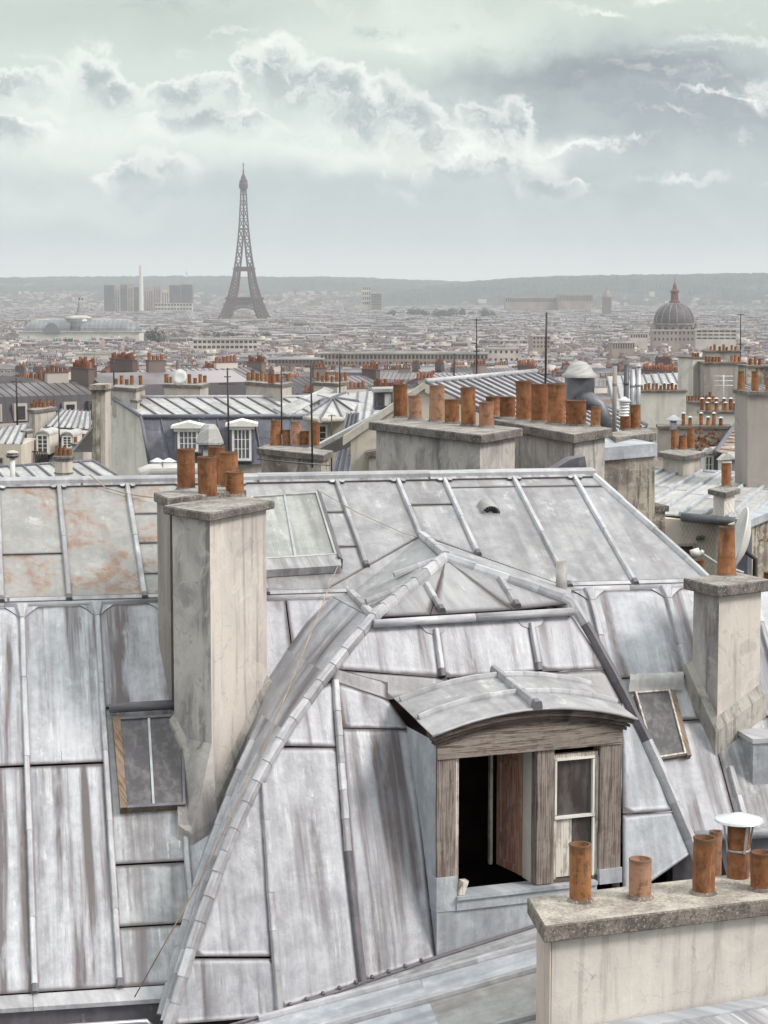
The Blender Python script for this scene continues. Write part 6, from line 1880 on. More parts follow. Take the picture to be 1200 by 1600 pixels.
class Geo:
    def __init__(s): s.v, s.f, s.m = [], [], []
    def box(s, x0, x1, y0, y1, z0, z1, m, top=None, bottom=False):
        i = len(s.v)
        s.v += [(x0, y0, z0), (x1, y0, z0), (x1, y1, z0), (x0, y1, z0), (x0, y0, z1), (x1, y0, z1), (x1, y1, z1), (x0, y1, z1)]
        for q in ((0, 1, 5, 4), (1, 2, 6, 5), (2, 3, 7, 6), (3, 0, 4, 7)):
            s.f.append(tuple(i + k for k in q)); s.m.append(m)
        s.f.append((i + 4, i + 5, i + 6, i + 7)); s.m.append(m if top is None else top)
    def quad(s, a, b_, c, d, m):
        i = len(s.v); s.v += [a, b_, c, d]; s.f.append((i, i + 1, i + 2, i + 3)); s.m.append(m)
    def tri(s, a, b_, c, m):
        i = len(s.v); s.v += [a, b_, c]; s.f.append((i, i + 1, i + 2)); s.m.append(m)
def town_house(w_, d, h, style, wall, detail, r):
    """facade to -y; wall height h; detail 0 far, 1 middle, 2 near"""
    g = Geo(); x0, x1, y0, y1 = -w_ / 2, w_ / 2, -d / 2, d / 2
    g.box(x0, x1, y0, y1, -6, h, wall, I_Z)
    roof = r.choice([I_Z, I_S, I_S, I_S])
    floors = 6 if detail == 2 else (3 if detail == 1 else 2)
    fh = 3.1; nb = max(2, int(w_ / (2.5 if detail else 3.4)))
    def win(xc, z, ww=1.15, hh=1.9, y=y0):
        if detail == 2:
            g.quad((xc - ww / 2, y - 0.03, z), (xc + ww / 2, y - 0.03, z), (xc + ww / 2, y - 0.03, z + hh), (xc - ww / 2, y - 0.03, z + hh), I_W)
        else:
            g.quad((xc - ww / 2, y - 0.06, z), (xc + ww / 2, y - 0.06, z), (xc + ww / 2, y - 0.06, z + hh), (xc - ww / 2, y - 0.06, z + hh), I_W)
    for k in range(floors):
        z = h - 2.6 - k * fh
        if z < 1: break
        if style == 'modern' and detail < 2:
            g.quad((x0 + 0.6, y0 - 0.06, z), (x1 - 0.6, y0 - 0.06, z), (x1 - 0.6, y0 - 0.06, z + 1.5), (x0 + 0.6, y0 - 0.06, z + 1.5), I_W)
        else:
            for c in range(nb):
                win(x0 + (c + 0.5) * w_ / nb, z)
    if detail == 2 and style != 'cross':            # odd little windows and flue scars on the party walls
        for sx, sg in ((x0, -1), (x1, 1)):
            for q in range(r.randint(1, 5)):
                yc = r.uniform(y0 + 1.5, y1 - 1.5); zc_ = h - r.uniform(1.5, 9); ww_, hh_ = r.uniform(0.5, 1.0), r.uniform(0.8, 1.6)
                g.quad((sx + sg * 0.03, yc, zc_), (sx + sg * 0.03, yc + ww_, zc_), (sx + sg * 0.03, yc + ww_, zc_ + hh_), (sx + sg * 0.03, yc, zc_ + hh_), I_W)
            for q in range(r.randint(0, 3)):
                yc = r.uniform(y0 + 1.5, y1 - 2.5); g.box(sx - 0.12, sx + 0.12, yc, yc + r.uniform(0.5, 1.2), -6, h + 0.3, r.choice([2, 0, 4]))
    if detail:
        g.box(x0 - 0.1, x1 + 0.1, y0 - 0.45, y0 - 0.01, h - 0.35, h + 0.1, I_L)
        if detail == 2: g.box(x0, x1, y0 - 0.6, y0 - 0.01, h - 3.4, h - 3.2, I_L)
    rt = h
    if style == 'mansard':
        m1 = 2.9; i1 = 1.1; t2_ = h + m1 + 1.2
        a = [(x0, y0 + 0.2, h), (x1, y0 + 0.2, h), (x1, y0 + i1, h + m1), (x0, y0 + i1, h + m1)]
        c = [(x1, y1 - 0.2, h), (x0, y1 - 0.2, h), (x0, y1 - i1, h + m1), (x1, y1 - i1, h + m1)]
        g.quad(*a, roof); g.quad(*c, roof)
        g.quad(a[3], a[2], (x1, 0, t2_), (x0, 0, t2_), I_Z); g.quad((x0, 0, t2_), (x1, 0, t2_), c[3], c[2], I_Z)
        for sx in (x0, x1):
            i = len(g.v); g.v += [(sx, y0 + 0.2, h), (sx, y0 + i1, h + m1), (sx, 0, t2_), (sx, y1 - i1, h + m1), (sx, y1 - 0.2, h)]
            g.f.append(tuple(range(i, i + 5))); g.m.append(wall)
        for c_i in range(nb):
            if detail == 0 and c_i % 2: continue
            xc = x0 + (c_i + 0.5) * w_ / nb
            g.box(xc - 0.75, xc + 0.75, y0 + 0.15, y0 + 1.0, h + 0.3, h + 2.2, I_L if r.random() < 0.6 else roof, I_Z)
            g.quad((xc - 0.5, y0 + 0.11, h + 0.45), (xc + 0.5, y0 + 0.11, h + 0.45), (xc + 0.5, y0 + 0.11, h + 1.9), (xc - 0.5, y0 + 0.11, h + 1.9), I_W)
        rt = t2_
        if detail == 2:
            nr = int(w_ / 0.95)
            for q in range(1, nr):
                xq = x0 + w_ * q / nr
                for (ya, za, yb, zb_) in ((y0 + 0.2, h, y0 + i1, h + m1), (y0 + i1, h + m1, 0, t2_)):
                    g.quad((xq - 0.06, ya, za + 0.01), (xq, ya, za + 0.09), (xq, yb, zb_ + 0.09), (xq - 0.06, yb, zb_ + 0.01), I_S); g.quad((xq, ya, za + 0.09), (xq + 0.06, ya, za + 0.01), (xq + 0.06, yb, zb_ + 0.01), (xq, yb, zb_ + 0.09), I_S)
    elif style == 'gable':
        k = r.uniform(1.8, 3.2); rf = r.choice([I_Z, I_Z, I_T, I_S])
        g.quad((x0, y0 - 0.3, h), (x1, y0 - 0.3, h), (x1, 0, h + k), (x0, 0, h + k), rf); g.quad((x0, 0, h + k), (x1, 0, h + k), (x1, y1 + 0.3, h), (x0, y1 + 0.3, h), rf)
        g.tri((x0, y0, h), (x0, 0, h + k), (x0, y1, h), wall); g.tri((x1, y0, h), (x1, y1, h), (x1, 0, h + k), wall)
        rt = h + k
        if detail == 2:
            nr = int(w_ / 0.95)
            for q in range(1, nr):
                xq = x0 + w_ * q / nr
                g.quad((xq - 0.06, y0 - 0.3, h + 0.01), (xq, y0 - 0.3, h + 0.09), (xq, 0, h + k + 0.09), (xq - 0.06, 0, h + k + 0.01), I_S); g.quad((xq, y0 - 0.3, h + 0.09), (xq + 0.06, y0 - 0.3, h + 0.01), (xq + 0.06, 0, h + k + 0.01), (xq, 0, h + k + 0.09), I_S)
    elif style == 'cross':                      # ridge runs away from the viewer, gable to the street
        k = r.uniform(2.0, 4.0)
        g.quad((x0 - 0.2, y0, h), (x0 - 0.2, y1, h), (0, y1, h + k), (0, y0, h + k), I_Z); g.quad((x1 + 0.2, y1, h), (x1 + 0.2, y0, h), (0, y0, h + k), (0, y1, h + k), I_Z)
        g.tri((x0, y0 + 0.05, h), (x1, y0 + 0.05, h), (0, y0 + 0.05, h + k), wall)
        rt = h + k * 0.5
        if detail == 2:
            nr = int(d / 0.95)
            for q in range(1, nr):
                yq = y0 + d * q / nr
                for sg in (-1, 1):
                    xe = sg * (w_ / 2 + 0.2)
                    g.quad((xe, yq - 0.06, h + 0.01), (xe, yq, h + 0.09), (0, yq, h + k + 0.09), (0, yq - 0.06, h + k + 0.01), I_S); g.quad((xe, yq, h + 0.09), (xe, yq + 0.06, h + 0.01), (0, yq + 0.06, h + k + 0.01), (0, yq, h + k + 0.09), I_S)
    else:
        g.box(x0, x1, y0, y1, h, h + 0.7, wall, I_G)
        ww = r.uniform(0.2, 0.5) * w_; xx = r.uniform(x0 + 1, x1 - ww - 1)
        g.box(xx, xx + ww, -d * 0.2, d * 0.25, h + 0.7, h + r.uniform(2.0, 3.6), r.choice([wall, 1, 8]), I_G)
        rt = h + 0.7
    if detail and style != 'modern':
        for sx in (x0 + 0.35, x1 - 0.35):
            if r.random() < 0.25: continue
            l0 = r.uniform(-0.42, -0.1) * d; l1 = r.uniform(0.05, 0.4) * d; zt = rt + r.uniform(0.5, 1.6)
            g.box(sx - 0.35, sx + 0.35, l0, l1, h - 1, zt, r.choice([wall, 2, 3, 1]))
            g.box(sx - 0.42, sx + 0.42, l0 - 0.07, l1 + 0.07, zt, zt + 0.12, 3)
            n = max(2, int((l1 - l0) / (0.55 if detail == 2 else 1.6)))
            for q in range(n):
                yy = lerp(l0 + 0.25, l1 - 0.25, q / max(1, n - 1)); hh = r.uniform(0.45, 1.0); s_ = 0.15 if detail == 2 else 0.2
                g.box(sx - s_, sx + s_, yy - s_, yy + s_, zt + 0.12, zt + 0.12 + hh, I_P)
        if r.random() < 0.6:                     # a stack across the roof
            xx = r.uniform(x0 + 2, x1 - 3); zt = rt + r.uniform(0.5, 1.3); ll = r.uniform(1.6, 3.4)
            g.box(xx, xx + ll, -0.35, 0.35, h, zt, r.choice([wall, 1, 2])); g.box(xx - 0.07, xx + ll + 0.07, -0.42, 0.42, zt, zt + 0.12, 3)
            n = int(ll / 0.5)
            for q in range(n):
                xq = xx + 0.25 + q * (ll - 0.5) / max(1, n - 1); g.box(xq - 0.15, xq + 0.15, -0.15, 0.15, zt + 0.12, zt + r.uniform(0.55, 1.0), I_P)
    elif style != 'modern':
        for sx in (x0 + 0.4, x1 - 0.4):
            if r.random() < 0.5: continue
            g.box(sx - 0.4, sx + 0.4, -2.4, 1.5, h, rt + 1.0, r.choice([wall, 1, 3])); g.box(sx - 0.3, sx + 0.3, -2.2, 1.3, rt + 1.0, rt + 1.5, r.choice([3, 3, I_P]))
    return g
STY = ['mansard', 'mansard', 'mansard', 'gable', 'cross', 'modern', 'mansard', 'gable']
protos = {0: [], 1: [], 2: []}
pr = random.Random(31)
for det, cnt in ((2, 16), (1, 20), (0, 16)):
    for k in range(cnt):
        st = STY[k % len(STY)]; wl = pr.choice([0, 0, 1, 2, 2, 3, 4])
        w_ = pr.uniform(11, 22) if det else pr.uniform(16, 34)
        d = pr.uniform(10, 13); h = pr.uniform(16, 21) if st != 'modern' else pr.uniform(16, 25)
        g = town_house(w_, d, h, st, wl, det, pr)
        protos[det].append((g, w_, d, h, st, wl))
pmesh = {}
def proto_mesh(det, k):
    if (det, k) not in pmesh:
        g = protos[det][k][0]
        me = bpy.data.meshes.new('town_house')
        me.from_pydata(g.v, [], g.f)
        for m in CITY_M: me.materials.append(m)
        me.polygons.foreach_set('material_index', g.m)
        pmesh[(det, k)] = me
    return pmesh[(det, k)]
# landmarks keep their ground free: (px0, px1, y0, y1)
keep = [(15, 240, 2330, 2620), (335, 430, 4000, 4240), (985, 1120, 1960, 2110), (395, 775, 1330, 1420), (285, 415, 1780, 1860), (68, 162, 2200, 2330), (215, 264, 2130, 2330), (150, 305, 5100, 5400), (1000, 1250, 150, 260),
        (780, 935, 4650, 4780), (560, 600, 5200, 5300), (300, 420, 2420, 2520), (590, 780, 3900, 4060)]
placed = []
y = 225.0
cellr = random.Random(77)
while y < 6200:
    step = 90 if y < 900 else (150 if y < 2500 else 240)
    hw = y * 0.205 + 30
    x = -hw
    while x < hw:
        cw = cellr.uniform(60, 140) if y < 900 else cellr.uniform(120, 260)
        rot = R(cellr.choice([0, 8, -12, 18, -22, 35, 80, -6, 12, 24, -30])) + R(cellr.uniform(-4, 4))
        rows_sp = cellr.uniform(17, 24) if y < 3000 else cellr.uniform(22, 32)
        base_h = cellr.uniform(-2.0, 2.0)
        R_ = max(cw, step) * 0.75
        cxx, cyy = x + cw / 2, y + step / 2
        v = -R_
        while v < R_:
            u = -R_ + cellr.uniform(0, 8)
            while u < R_:
                det = 2 if y < 800 else (1 if y < 2300 else 0)
                k = cellr.randrange(len(protos[det])); g, w_, d, h, st, wl = protos[det][k]
                uu = u + w_ / 2
                X = cxx + uu * math.cos(rot) - v * math.sin(rot); Y = cyy + uu * math.sin(rot) + v * math.cos(rot)
                u += w_ + (cellr.uniform(3, 14) if cellr.random() < 0.14 else 0.05)
                if not (x <= X < x + cw and y <= Y < y + step): continue
                px = 600 + FPX * X / Y
                if px < -70 or px > 1270: continue
                if any(a - 14 <= px <= b_ + 14 and c - 12 <= Y <= e + 12 for a, b_, c, e in keep): continue
                placed.append((Y, X, rot + (PI if cellr.random() < 0.1 else 0), det, k, base_h + cellr.uniform(-1.6, 1.6)))
            v += rows_sp
        x += cw
    y += step
placed.sort()
# which of them the eye can meet past the near roofs
bpy.context.view_layer.update()
dg = bpy.context.evaluated_depsgraph_get()
def seen(X, Y, z):
    for dx_, dz in ((0, 0), (-5, -1.5), (5, -1.5)):
        tgt = V((X + dx_, Y, z + dz)); d = tgt - EYE
        px, py = pxl(tgt)
        if not (4 < px < 1196): continue
        hit = sc.ray_cast(dg, EYE, d.normalized(), distance=d.length - 12)
        if not hit[0]: return True
    return False
LOOK = {0: 'buff', 1: 'whitish', 2: 'drab', 3: 'dark brown', 4: 'pinkish'}
STN = {'mansard': 'mansard house', 'gable': 'ridge-roofed house', 'cross': 'gable-fronted house', 'modern': 'flat-roofed house'}
marks = [(128, 'the glass hall'), (235, 'the tower cluster'), (381, 'the lattice tower'), (500, 'the fanned roof'), (580, 'the arcaded block'), (745, 'the yagi mast'), (852, 'the tallest mast'), (960, 'the tall pipes'), (1052, 'the ribbed dome'), (1157, 'the lone mast')]
indiv, mass = [], []
for rec in placed:
    Y, X, rot, det, k, dz = rec
    zt = gz_(Y) + dz + protos[det][k][3] + 4
    if len(indiv) < 296 and Y < 1900 and seen(X, Y, zt): indiv.append(rec)
    else: mass.append(rec)
# ray tests hit town houses only after they exist, so the nearest ones win; link them now
fam = {}
for (Y, X, rot, det, k, dz) in indiv:
    g, w_, d, h, st, wl = protos[det][k]
    o = bpy.data.objects.new('town_house', proto_mesh(det, k)); COL.objects.link(o)
    o.location = (X, Y, gz_(Y) + dz); o.rotation_euler = (0, 0, rot)
    px, py = pxl((X, Y, gz_(Y) + dz + h))
    m_ = min(marks, key=lambda q: abs(q[0] - px)); side = 'below' if abs(m_[0] - px) < 14 else ('left of' if px < m_[0] else 'right of')
    band = 'uphill' if Y < 420 else ('mid-slope' if Y < 800 else ('downhill' if Y < 1250 else 'on the plain'))
    fam.setdefault((LOOK[wl] + ' ' + STN[st], band + ', ' + side + ' ' + m_[1]), []).append((px, o))
ORD = ['first', 'second', 'third', 'fourth', 'fifth', 'sixth', 'seventh', 'eighth', 'ninth', 'tenth', 'eleventh', 'twelfth', 'thirteenth', 'fourteenth']
for (a, c), ls in fam.items():
    ls.sort(key=lambda q: q[0])
    for i, (px, o) in enumerate(ls):
        lb = a + ' ' + c
        if len(ls) > 1: lb += ', %s of %d from the left' % (ORD[min(i, 13)], len(ls))
        tag(o, lb, 'house', 'town houses on the slope and plain below')
def mass_mesh(recs, name):
    vs, fs, ms, off = [], [], [], 0
    lens = []
    cache = {}
    for (Y, X, rot, det, k, dz) in recs:
        key = (det, k)
        if key not in cache:
            g = protos[det][k][0]
            va = np.array(g.v, dtype=np.float64)
            fl = np.array([i for f in g.f for i in f], dtype=np.int64); ln = np.array([len(f) for f in g.f], dtype=np.int64)
            cache[key] = (va, fl, ln, np.array(g.m, dtype=np.int32))
        va, fl, ln, mm = cache[key]
        c, s = math.cos(rot), math.sin(rot)
        w3 = np.empty_like(va); w3[:, 0] = va[:, 0] * c - va[:, 1] * s + X; w3[:, 1] = va[:, 0] * s + va[:, 1] * c + Y; w3[:, 2] = va[:, 2] + gz_(Y) + dz
        vs.append(w3); fs.append(fl + off); lens.append(ln); ms.append(mm); off += len(va)
    v = np.concatenate(vs); f = np.concatenate(fs); l = np.concatenate(lens); m = np.concatenate(ms)
    me = bpy.data.meshes.new(name)
    me.vertices.add(len(v)); me.vertices.foreach_set('co', v.astype(np.float32).ravel())
    me.loops.add(len(f)); me.loops.foreach_set('vertex_index', f.astype(np.int32))
    me.polygons.add(len(l)); st = np.concatenate([[0], np.cumsum(l)[:-1]]).astype(np.int32)
    me.polygons.foreach_set('loop_start', st); me.polygons.foreach_set('loop_total', l.astype(np.int32))
    for q in CITY_M: me.materials.append(q)
    me.polygons.foreach_set('material_index', m)
    me.update(calc_edges=True)
    o = bpy.data.objects.new(name, me); COL.objects.link(o)
    return o
cm = mass_mesh(mass, 'distant_city')
tag(cm, 'endless pale rooftops of the distant city running to the hills', 'city', kind='stuff')
# houses scattered up the hillsides
g = Geo(); r3 = random.Random(4)
for k in range(1700):
    px = r3.choice([r3.gauss(70, 90), r3.gauss(560, 90), r3.uniform(-60, 760), r3.gauss(640, 70), r3.uniform(0, 1200)]); Y = r3.uniform(6200, 7900 if px < 720 else 6900)
    H_ = H1 if px < 720 else H2
    X = (px - 600) / FPX * Y; z = hill_z(H_, X, Y) - 2; s_ = r3.uniform(5, 14); h_ = r3.uniform(6, 11) if r3.random() < 0.9 else r3.uniform(12, 17)
    g.box(X - s_, X + s_, Y - 5, Y + 5, z, z + h_, r3.choice([0, 1, 1, 4, 2]), r3.choice([I_T, I_Z, I_G]))
me = bpy.data.meshes.new('hillside_houses'); me.from_pydata(g.v, [], g.f)
for q in CITY_M: me.materials.append(q)
me.polygons.foreach_set('material_index', g.m); o = bpy.data.objects.new('hillside_houses', me); COL.objects.link(o)
tag(o, 'tiny pale houses speckling the far wooded hillside', 'houses', kind='stuff')
# ------------------------------------------------------------------ landmarks on the plain
IRON = plain('tower_iron', (0.075, 0.034, 0.030), 0.7, 0, 0.2, 0.05)
def gbuild(g, name, mats, parent, origin, rot=0.0):
    """Geo in local metres to one object"""
    me = bpy.data.meshes.new(name); me.from_pydata(g.v, [], g.f)
    for q in (mats if isinstance(mats, (list, tuple)) else [mats]): me.materials.append(q)
    if len(me.materials) > 1: me.polygons.foreach_set('material_index', g.m)
    o = bpy.data.objects.new(name, me); COL.objects.link(o)
    if parent is not None: o.parent = parent
    o.location = V(origin); o.rotation_euler = (0, 0, rot); WL[o.name] = V(origin)
    return o
# --- lattice tower
DT = 4120.0
bt = PY(382, 514, DT)
tower = thing('lattice_tower', 'tall brown iron lattice tower standing over the distant city', 'tower', bt)
tower.rotation_euler = (0, 0, R(6))
hs = [0, 15, 30, 44, 57, 72, 88, 102, 115, 135, 155, 175, 196, 216, 236, 256, 274]
ow = [62.5, 52.5, 44.5, 38.2, 33.5, 28.6, 24.4, 21.4, 19.3, 16.0, 13.4, 11.3, 9.4, 8.0, 6.9, 6.0, 5.2]     # outer half width
lw = [25, 22.5, 20, 18, 16.5, 15, 13.5, 12.2, 11.2, 10.5, 9.9, 9.6, 9.4, 8.0, 6.9, 6.0, 5.2]               # width of one leg
def bar(mb, a, c, r): mb.tube([a, c], r, 4, 0, True, False)
def tmesh(mb, name, parent=tower):
    me = bpy.data.meshes.new(name); me.from_pydata([tuple(p) for p in mb.v], [], mb.f); me.materials.append(IRON)
    o = bpy.data.objects.new(name, me); COL.objects.link(o); o.parent = parent; WL[o.name] = WL[tower.name]
    return o
for sx in (-1, 1):
    for sy in (-1, 1):
        for (n0, n1, nm) in ((0, 8, 'leg'), (8, 16, 'upper_shaft')):
            mb = MB()
            for i in range(n0, n1):
                def cor(j):
                    o_, l_ = ow[j], lw[j]
                    return [V((sx * a, sy * b_, hs[j])) for a, b_ in ((o_, o_), (max(0, o_ - l_), o_), (max(0, o_ - l_), max(0, o_ - l_)), (o_, max(0, o_ - l_)))]
                c0, c1 = cor(i), cor(i + 1)
                rc = lerp(1.75, 0.80, i / 16); rb = rc * 0.62
                for q in range(4):
                    bar(mb, c0[q], c1[q], rc)
                    j = (q + 1) % 4
                    bar(mb, c1[q], c1[j], rb)
                    sp = 2 if i < 8 else 1
                    for k in range(sp):
                        A, B_ = c0[q].lerp(c1[q], k / sp), c0[j].lerp(c1[j], k / sp); C_, D_ = c0[q].lerp(c1[q], (k + 1) / sp), c0[j].lerp(c1[j], (k + 1) / sp)
                        bar(mb, A, D_, rb); bar(mb, B_, C_, rb); bar(mb, C_, D_, rb * 0.8)
            tmesh(mb, nm)
def slab(name, hw, z0, z1, hollow=0.0):
    mb = MB()
    if hollow:
        for (ax0, ax1, ay0, ay1) in ((-hw, hw, -hw, -hollow), (-hw, hw, hollow, hw), (-hw, -hollow, -hollow, hollow), (hollow, hw, -hollow, hollow)):
            mb.box((ax0, ay0, z0), (ax1 - ax0, 0, 0), (0, ay1 - ay0, 0), (0, 0, z1 - z0))
    else:
        mb.box((-hw, -hw, z0), (2 * hw, 0, 0), (0, 2 * hw, 0), (0, 0, z1 - z0))
    return tmesh(mb, name)
slab('platform', 35.5, 55, 58.5, 14); slab('platform', 37, 58.5, 62.5, 16); slab('platform', 34, 50, 54, 20)
slab('platform', 20.5, 113, 117); slab('platform', 22, 117, 119); slab('platform', 17.5, 119, 122)
slab('platform', 10.2, 194, 197)
mb = MB()
for k in range(24):                       # lattice frieze under the first platform
    for sy in (-1, 1):
        x = lerp(-34, 34, k / 23); bar(mb, V((x, sy * 35.2, 45)), V((x, sy * 35.2, 55)), 0.45); bar(mb, V((sy * 35.2, x, 45)), V((sy * 35.2, x, 55)), 0.45)
tmesh(mb, 'frieze')
for k in range(4):                        # great arches between the feet
    mb = MB(); a = k * PI / 2; ca, sa = math.cos(a), math.sin(a)
    def ap(u, z, dep): x, y_ = u, -dep; return V((x * ca - y_ * sa, x * sa + y_ * ca, z))
    prev = None
    for q in range(17):
        th = PI * q / 16; p0 = ap(-37 * math.cos(th), 8 + 35 * math.sin(th), 47 - 11 * math.sin(th)); p1 = ap(-41.5 * math.cos(th), 8 + 41 * math.sin(th), 47 - 12 * math.sin(th))
        if prev: bar(mb, prev[0], p0, 1.0); bar(mb, prev[1], p1, 1.0); bar(mb, prev[0], p1, 0.5); bar(mb, prev[1], p0, 0.5)
        prev = (p0, p1)
        if 2 < q < 14: bar(mb, p1, V((p1.x, p1.y, 51)), 0.5)
    tmesh(mb, 'arch')
mb = MB(); mb.lathe((0, 0, 270), [(5.2, 0), (8.4, 5), (8.8, 7), (8.8, 13), (7.8, 14), (7.8, 20), (5.0, 22), (5.0, 24), (4.2, 28), (1.6, 32), (1.4, 40), (0.9, 41), (0.8, 50), (0.6, 54), (0.0, 54)], 12, 0, False); tmesh(mb, 'summit_cabin')
mb = MB(); bar(mb, V((-1.8, 0, 320)), V((1.8, 0, 320)), 0.5); bar(mb, V((-1.4, 0, 323)), V((1.4, 0, 323)), 0.4); tmesh(mb, 'antenna')

# --- glass vaulted hall
DH = 2500.0; k_ = DH / FPX
gp0 = PY(128, 527, DH); hall = thing('glass_hall', 'long glass-vaulted hall with a spired central dome far at left', 'hall', gp0)
HG = plain('hall_glass', (0.16, 0.155, 0.17), 0.35, 0.1, 0.35, 0.03); HRB = plain('hall_rib', (0.16, 0.17, 0.18), 0.6)
HW = plain('hall_stone', (0.66, 0.62, 0.56), 0.9, 0, 0.15, 0.05)
def hp_(x, d, y): return V(((x - 128) * k_, d, (527 - y) * k_))
def hmesh(mb, name, mat, parent=hall):
    me = bpy.data.meshes.new(name); me.from_pydata([tuple(p) for p in mb.v], [], mb.f); me.materials.append(mat)
    o = bpy.data.objects.new(name, me); COL.objects.link(o); o.parent = parent; WL[o.name] = WL[hall.name]; return o
mb = MB(); mb.box((-93 * k_, -22, -10), (186 * k_, 0, 0), (0, 44, 0), (0, 0, 17)); hmesh(mb, 'wall', HW)
mb = MB(); mb.box((-95 * k_, -24, 6.6), (190 * k_, 0, 0), (0, 48, 0), (0, 0, 1.2)); hmesh(mb, 'cornice', CLED)
zb0 = 7.5
def vault(x0, x1, n, ends):
    def prof(x, th):
        s_ = 1.0
        if ends[0] and x < x0 + 26: s_ = math.sqrt(max(0.02, 1 - ((x0 + 26 - x) / 26.5) ** 2))
        if ends[1] and x > x1 - 26: s_ = math.sqrt(max(0.02, 1 - ((x - x1 + 26) / 26.5) ** 2))
        return V((x, -21 * s_ * math.cos(th), zb0 + 13.5 * s_ * math.sin(th)))
    for k in range(n):
        xa, xb = lerp(x0, x1, k / n), lerp(x0, x1, (k + 1) / n)
        mb = MB(); m_ = 10
        g0_ = [mb.vert(prof(xa, PI * q / m_)) for q in range(m_ + 1)]; g1_ = [mb.vert(prof(xb, PI * q / m_)) for q in range(m_ + 1)]
        for q in range(m_): mb.face((g0_[q], g1_[q], g1_[q + 1], g0_[q + 1]))
        hmesh(mb, 'glass_bay', HG)
        mb = MB(); mb.tube([prof(xa, PI * q / m_) for q in range(m_ + 1)], 0.55, 4, 0, False, False); hmesh(mb, 'rib', HRB)
    mb = MB(); mb.tube([prof(lerp(x0 + 10, x1 - 10, q / 8), PI / 2) for q in range(9)], 1.3, 5); hmesh(mb, 'ridge_walk', CLED)
vault(-91 * k_, -14 * k_, 11, (True, False)); vault(2 * k_, 93 * k_, 13, (False, True))
mb = MB(); mb.lathe((-4 * k_, 0, zb0), [(17, 0), (17.5, 6), (16.5, 12), (15, 15)], 16, 0, False); hmesh(mb, 'drum', HG)
for q in range(16):
    a = q * PI / 8; mb = MB(); mb.tube([(-4 * k_ + 17.7 * math.cos(a), 17.7 * math.sin(a), zb0), (-4 * k_ + 15.3 * math.cos(a), 15.3 * math.sin(a), zb0 + 15)], 0.4, 4); hmesh(mb, 'rib', HRB)
mb = MB(); mb.lathe((-4 * k_, 0, zb0 + 14), [(14.5, 0), (15.5, 1.2), (14.5, 2.8), (9, 4.5), (0, 5)], 20, 0, False); hmesh(mb, 'dome_ring', CLED)
mb = MB(); mb.lathe((-4 * k_, 0, zb0 + 18), [(5.5, 0), (5, 2), (3, 4.5), (1.9, 9), (0.6, 14), (0.22, 22), (0, 22)], 10, 0, False); hmesh(mb, 'spire', HRB)
for q, fc in enumerate(((0.05, 0.07, 0.22), (0.55, 0.53, 0.5), (0.32, 0.06, 0.06))):
    mb = MB(); mb.box((-4 * k_ + 0.3 + q * 1.6, 0, zb0 + 36.5), (1.6, 0, 0), (0, 0.25, 0), (0, 0, 3.2)); hmesh(mb, 'flag_stripe', plain('flag_cloth_%d' % q, fc, 0.9, 0, 0.1))
mb = MB(); mb.prism([hp_(86 + 12.5 * math.cos(PI * q / 12), -25, 520 - 16 * math.sin(PI * q / 12)) for q in range(13)], V((0, 6, 0))); hmesh(mb, 'portal_arch', HRB)

# --- ribbed dome church
DC = 2030.0; k_ = DC / FPX
c0 = PY(1053, 535, DC); dome = thing('domed_church', 'church with a dark ribbed dome and rusty spired lantern far at right', 'church', c0)
DS = plain('dome_slate', (0.075, 0.055, 0.062), 0.6, 0, 0.3, 0.2); DR = plain('dome_rib', (0.25, 0.225, 0.225), 0.7); DL = plain('lantern_copper', (0.15, 0.06, 0.05), 0.8, 0, 0.25, 0.3)
DST = plain('church_stone', (0.24, 0.19, 0.17), 0.9, 0, 0.25, 0.2)
def dlathe(prof, seg_, mat, name, off=(0, 0, 0)):
    mb = MB(); mb.lathe(off, prof, seg_, 0, seg_ > 16)
    me = bpy.data.meshes.new(name); me.from_pydata([tuple(p) for p in mb.v], [], mb.f); me.materials.append(mat)
    o = bpy.data.objects.new(name, me); COL.objects.link(o); o.parent = dome; WL[o.name] = WL[dome.name]; return o
yz = lambda y: (535 - y) * k_
dr_ = 30 * k_
dlathe([(dr_ * 0.97, yz(560)), (dr_ * 0.97, yz(508)), (dr_ * 1.06, yz(507.5)), (dr_ * 1.06, yz(505)), (dr_, yz(504))], 16, DST, 'drum')
dprof = [(dr_ * math.cos(th) + 1.0, yz(504) + (yz(473) - yz(504)) * math.sin(th) ** 0.95) for th in np.linspace(0, 1.36, 9)]
dlathe(dprof, 32, DS, 'dome_shell')
for q in range(16):
    a = q * PI / 8; mb = MB(); mb.tube([V((math.cos(a) * (r_ + 0.1), math.sin(a) * (r_ + 0.1), z)) for r_, z in dprof], 0.42, 4)
    me = bpy.data.meshes.new('dome_rib'); me.from_pydata([tuple(p) for p in mb.v], [], mb.f); me.materials.append(DR); o = bpy.data.objects.new('dome_rib', me); COL.objects.link(o); o.parent = dome; WL[o.name] = WL[dome.name]
    g = Geo()
    a2 = a + PI / 16; r_ = dr_ * 0.99; tx, ty = -math.sin(a2), math.cos(a2); cx_, cy_ = math.cos(a2) * r_, math.sin(a2) * r_
    g.quad((cx_ - tx * 1.6, cy_ - ty * 1.6, yz(524)), (cx_ + tx * 1.6, cy_ + ty * 1.6, yz(524)), (cx_ + tx * 1.6, cy_ + ty * 1.6, yz(511)), (cx_ - tx * 1.6, cy_ - ty * 1.6, yz(511)), 0)
    o = gbuild(g, 'window', CWIN, dome, (0, 0, 0))
lw_ = 6.2 * k_
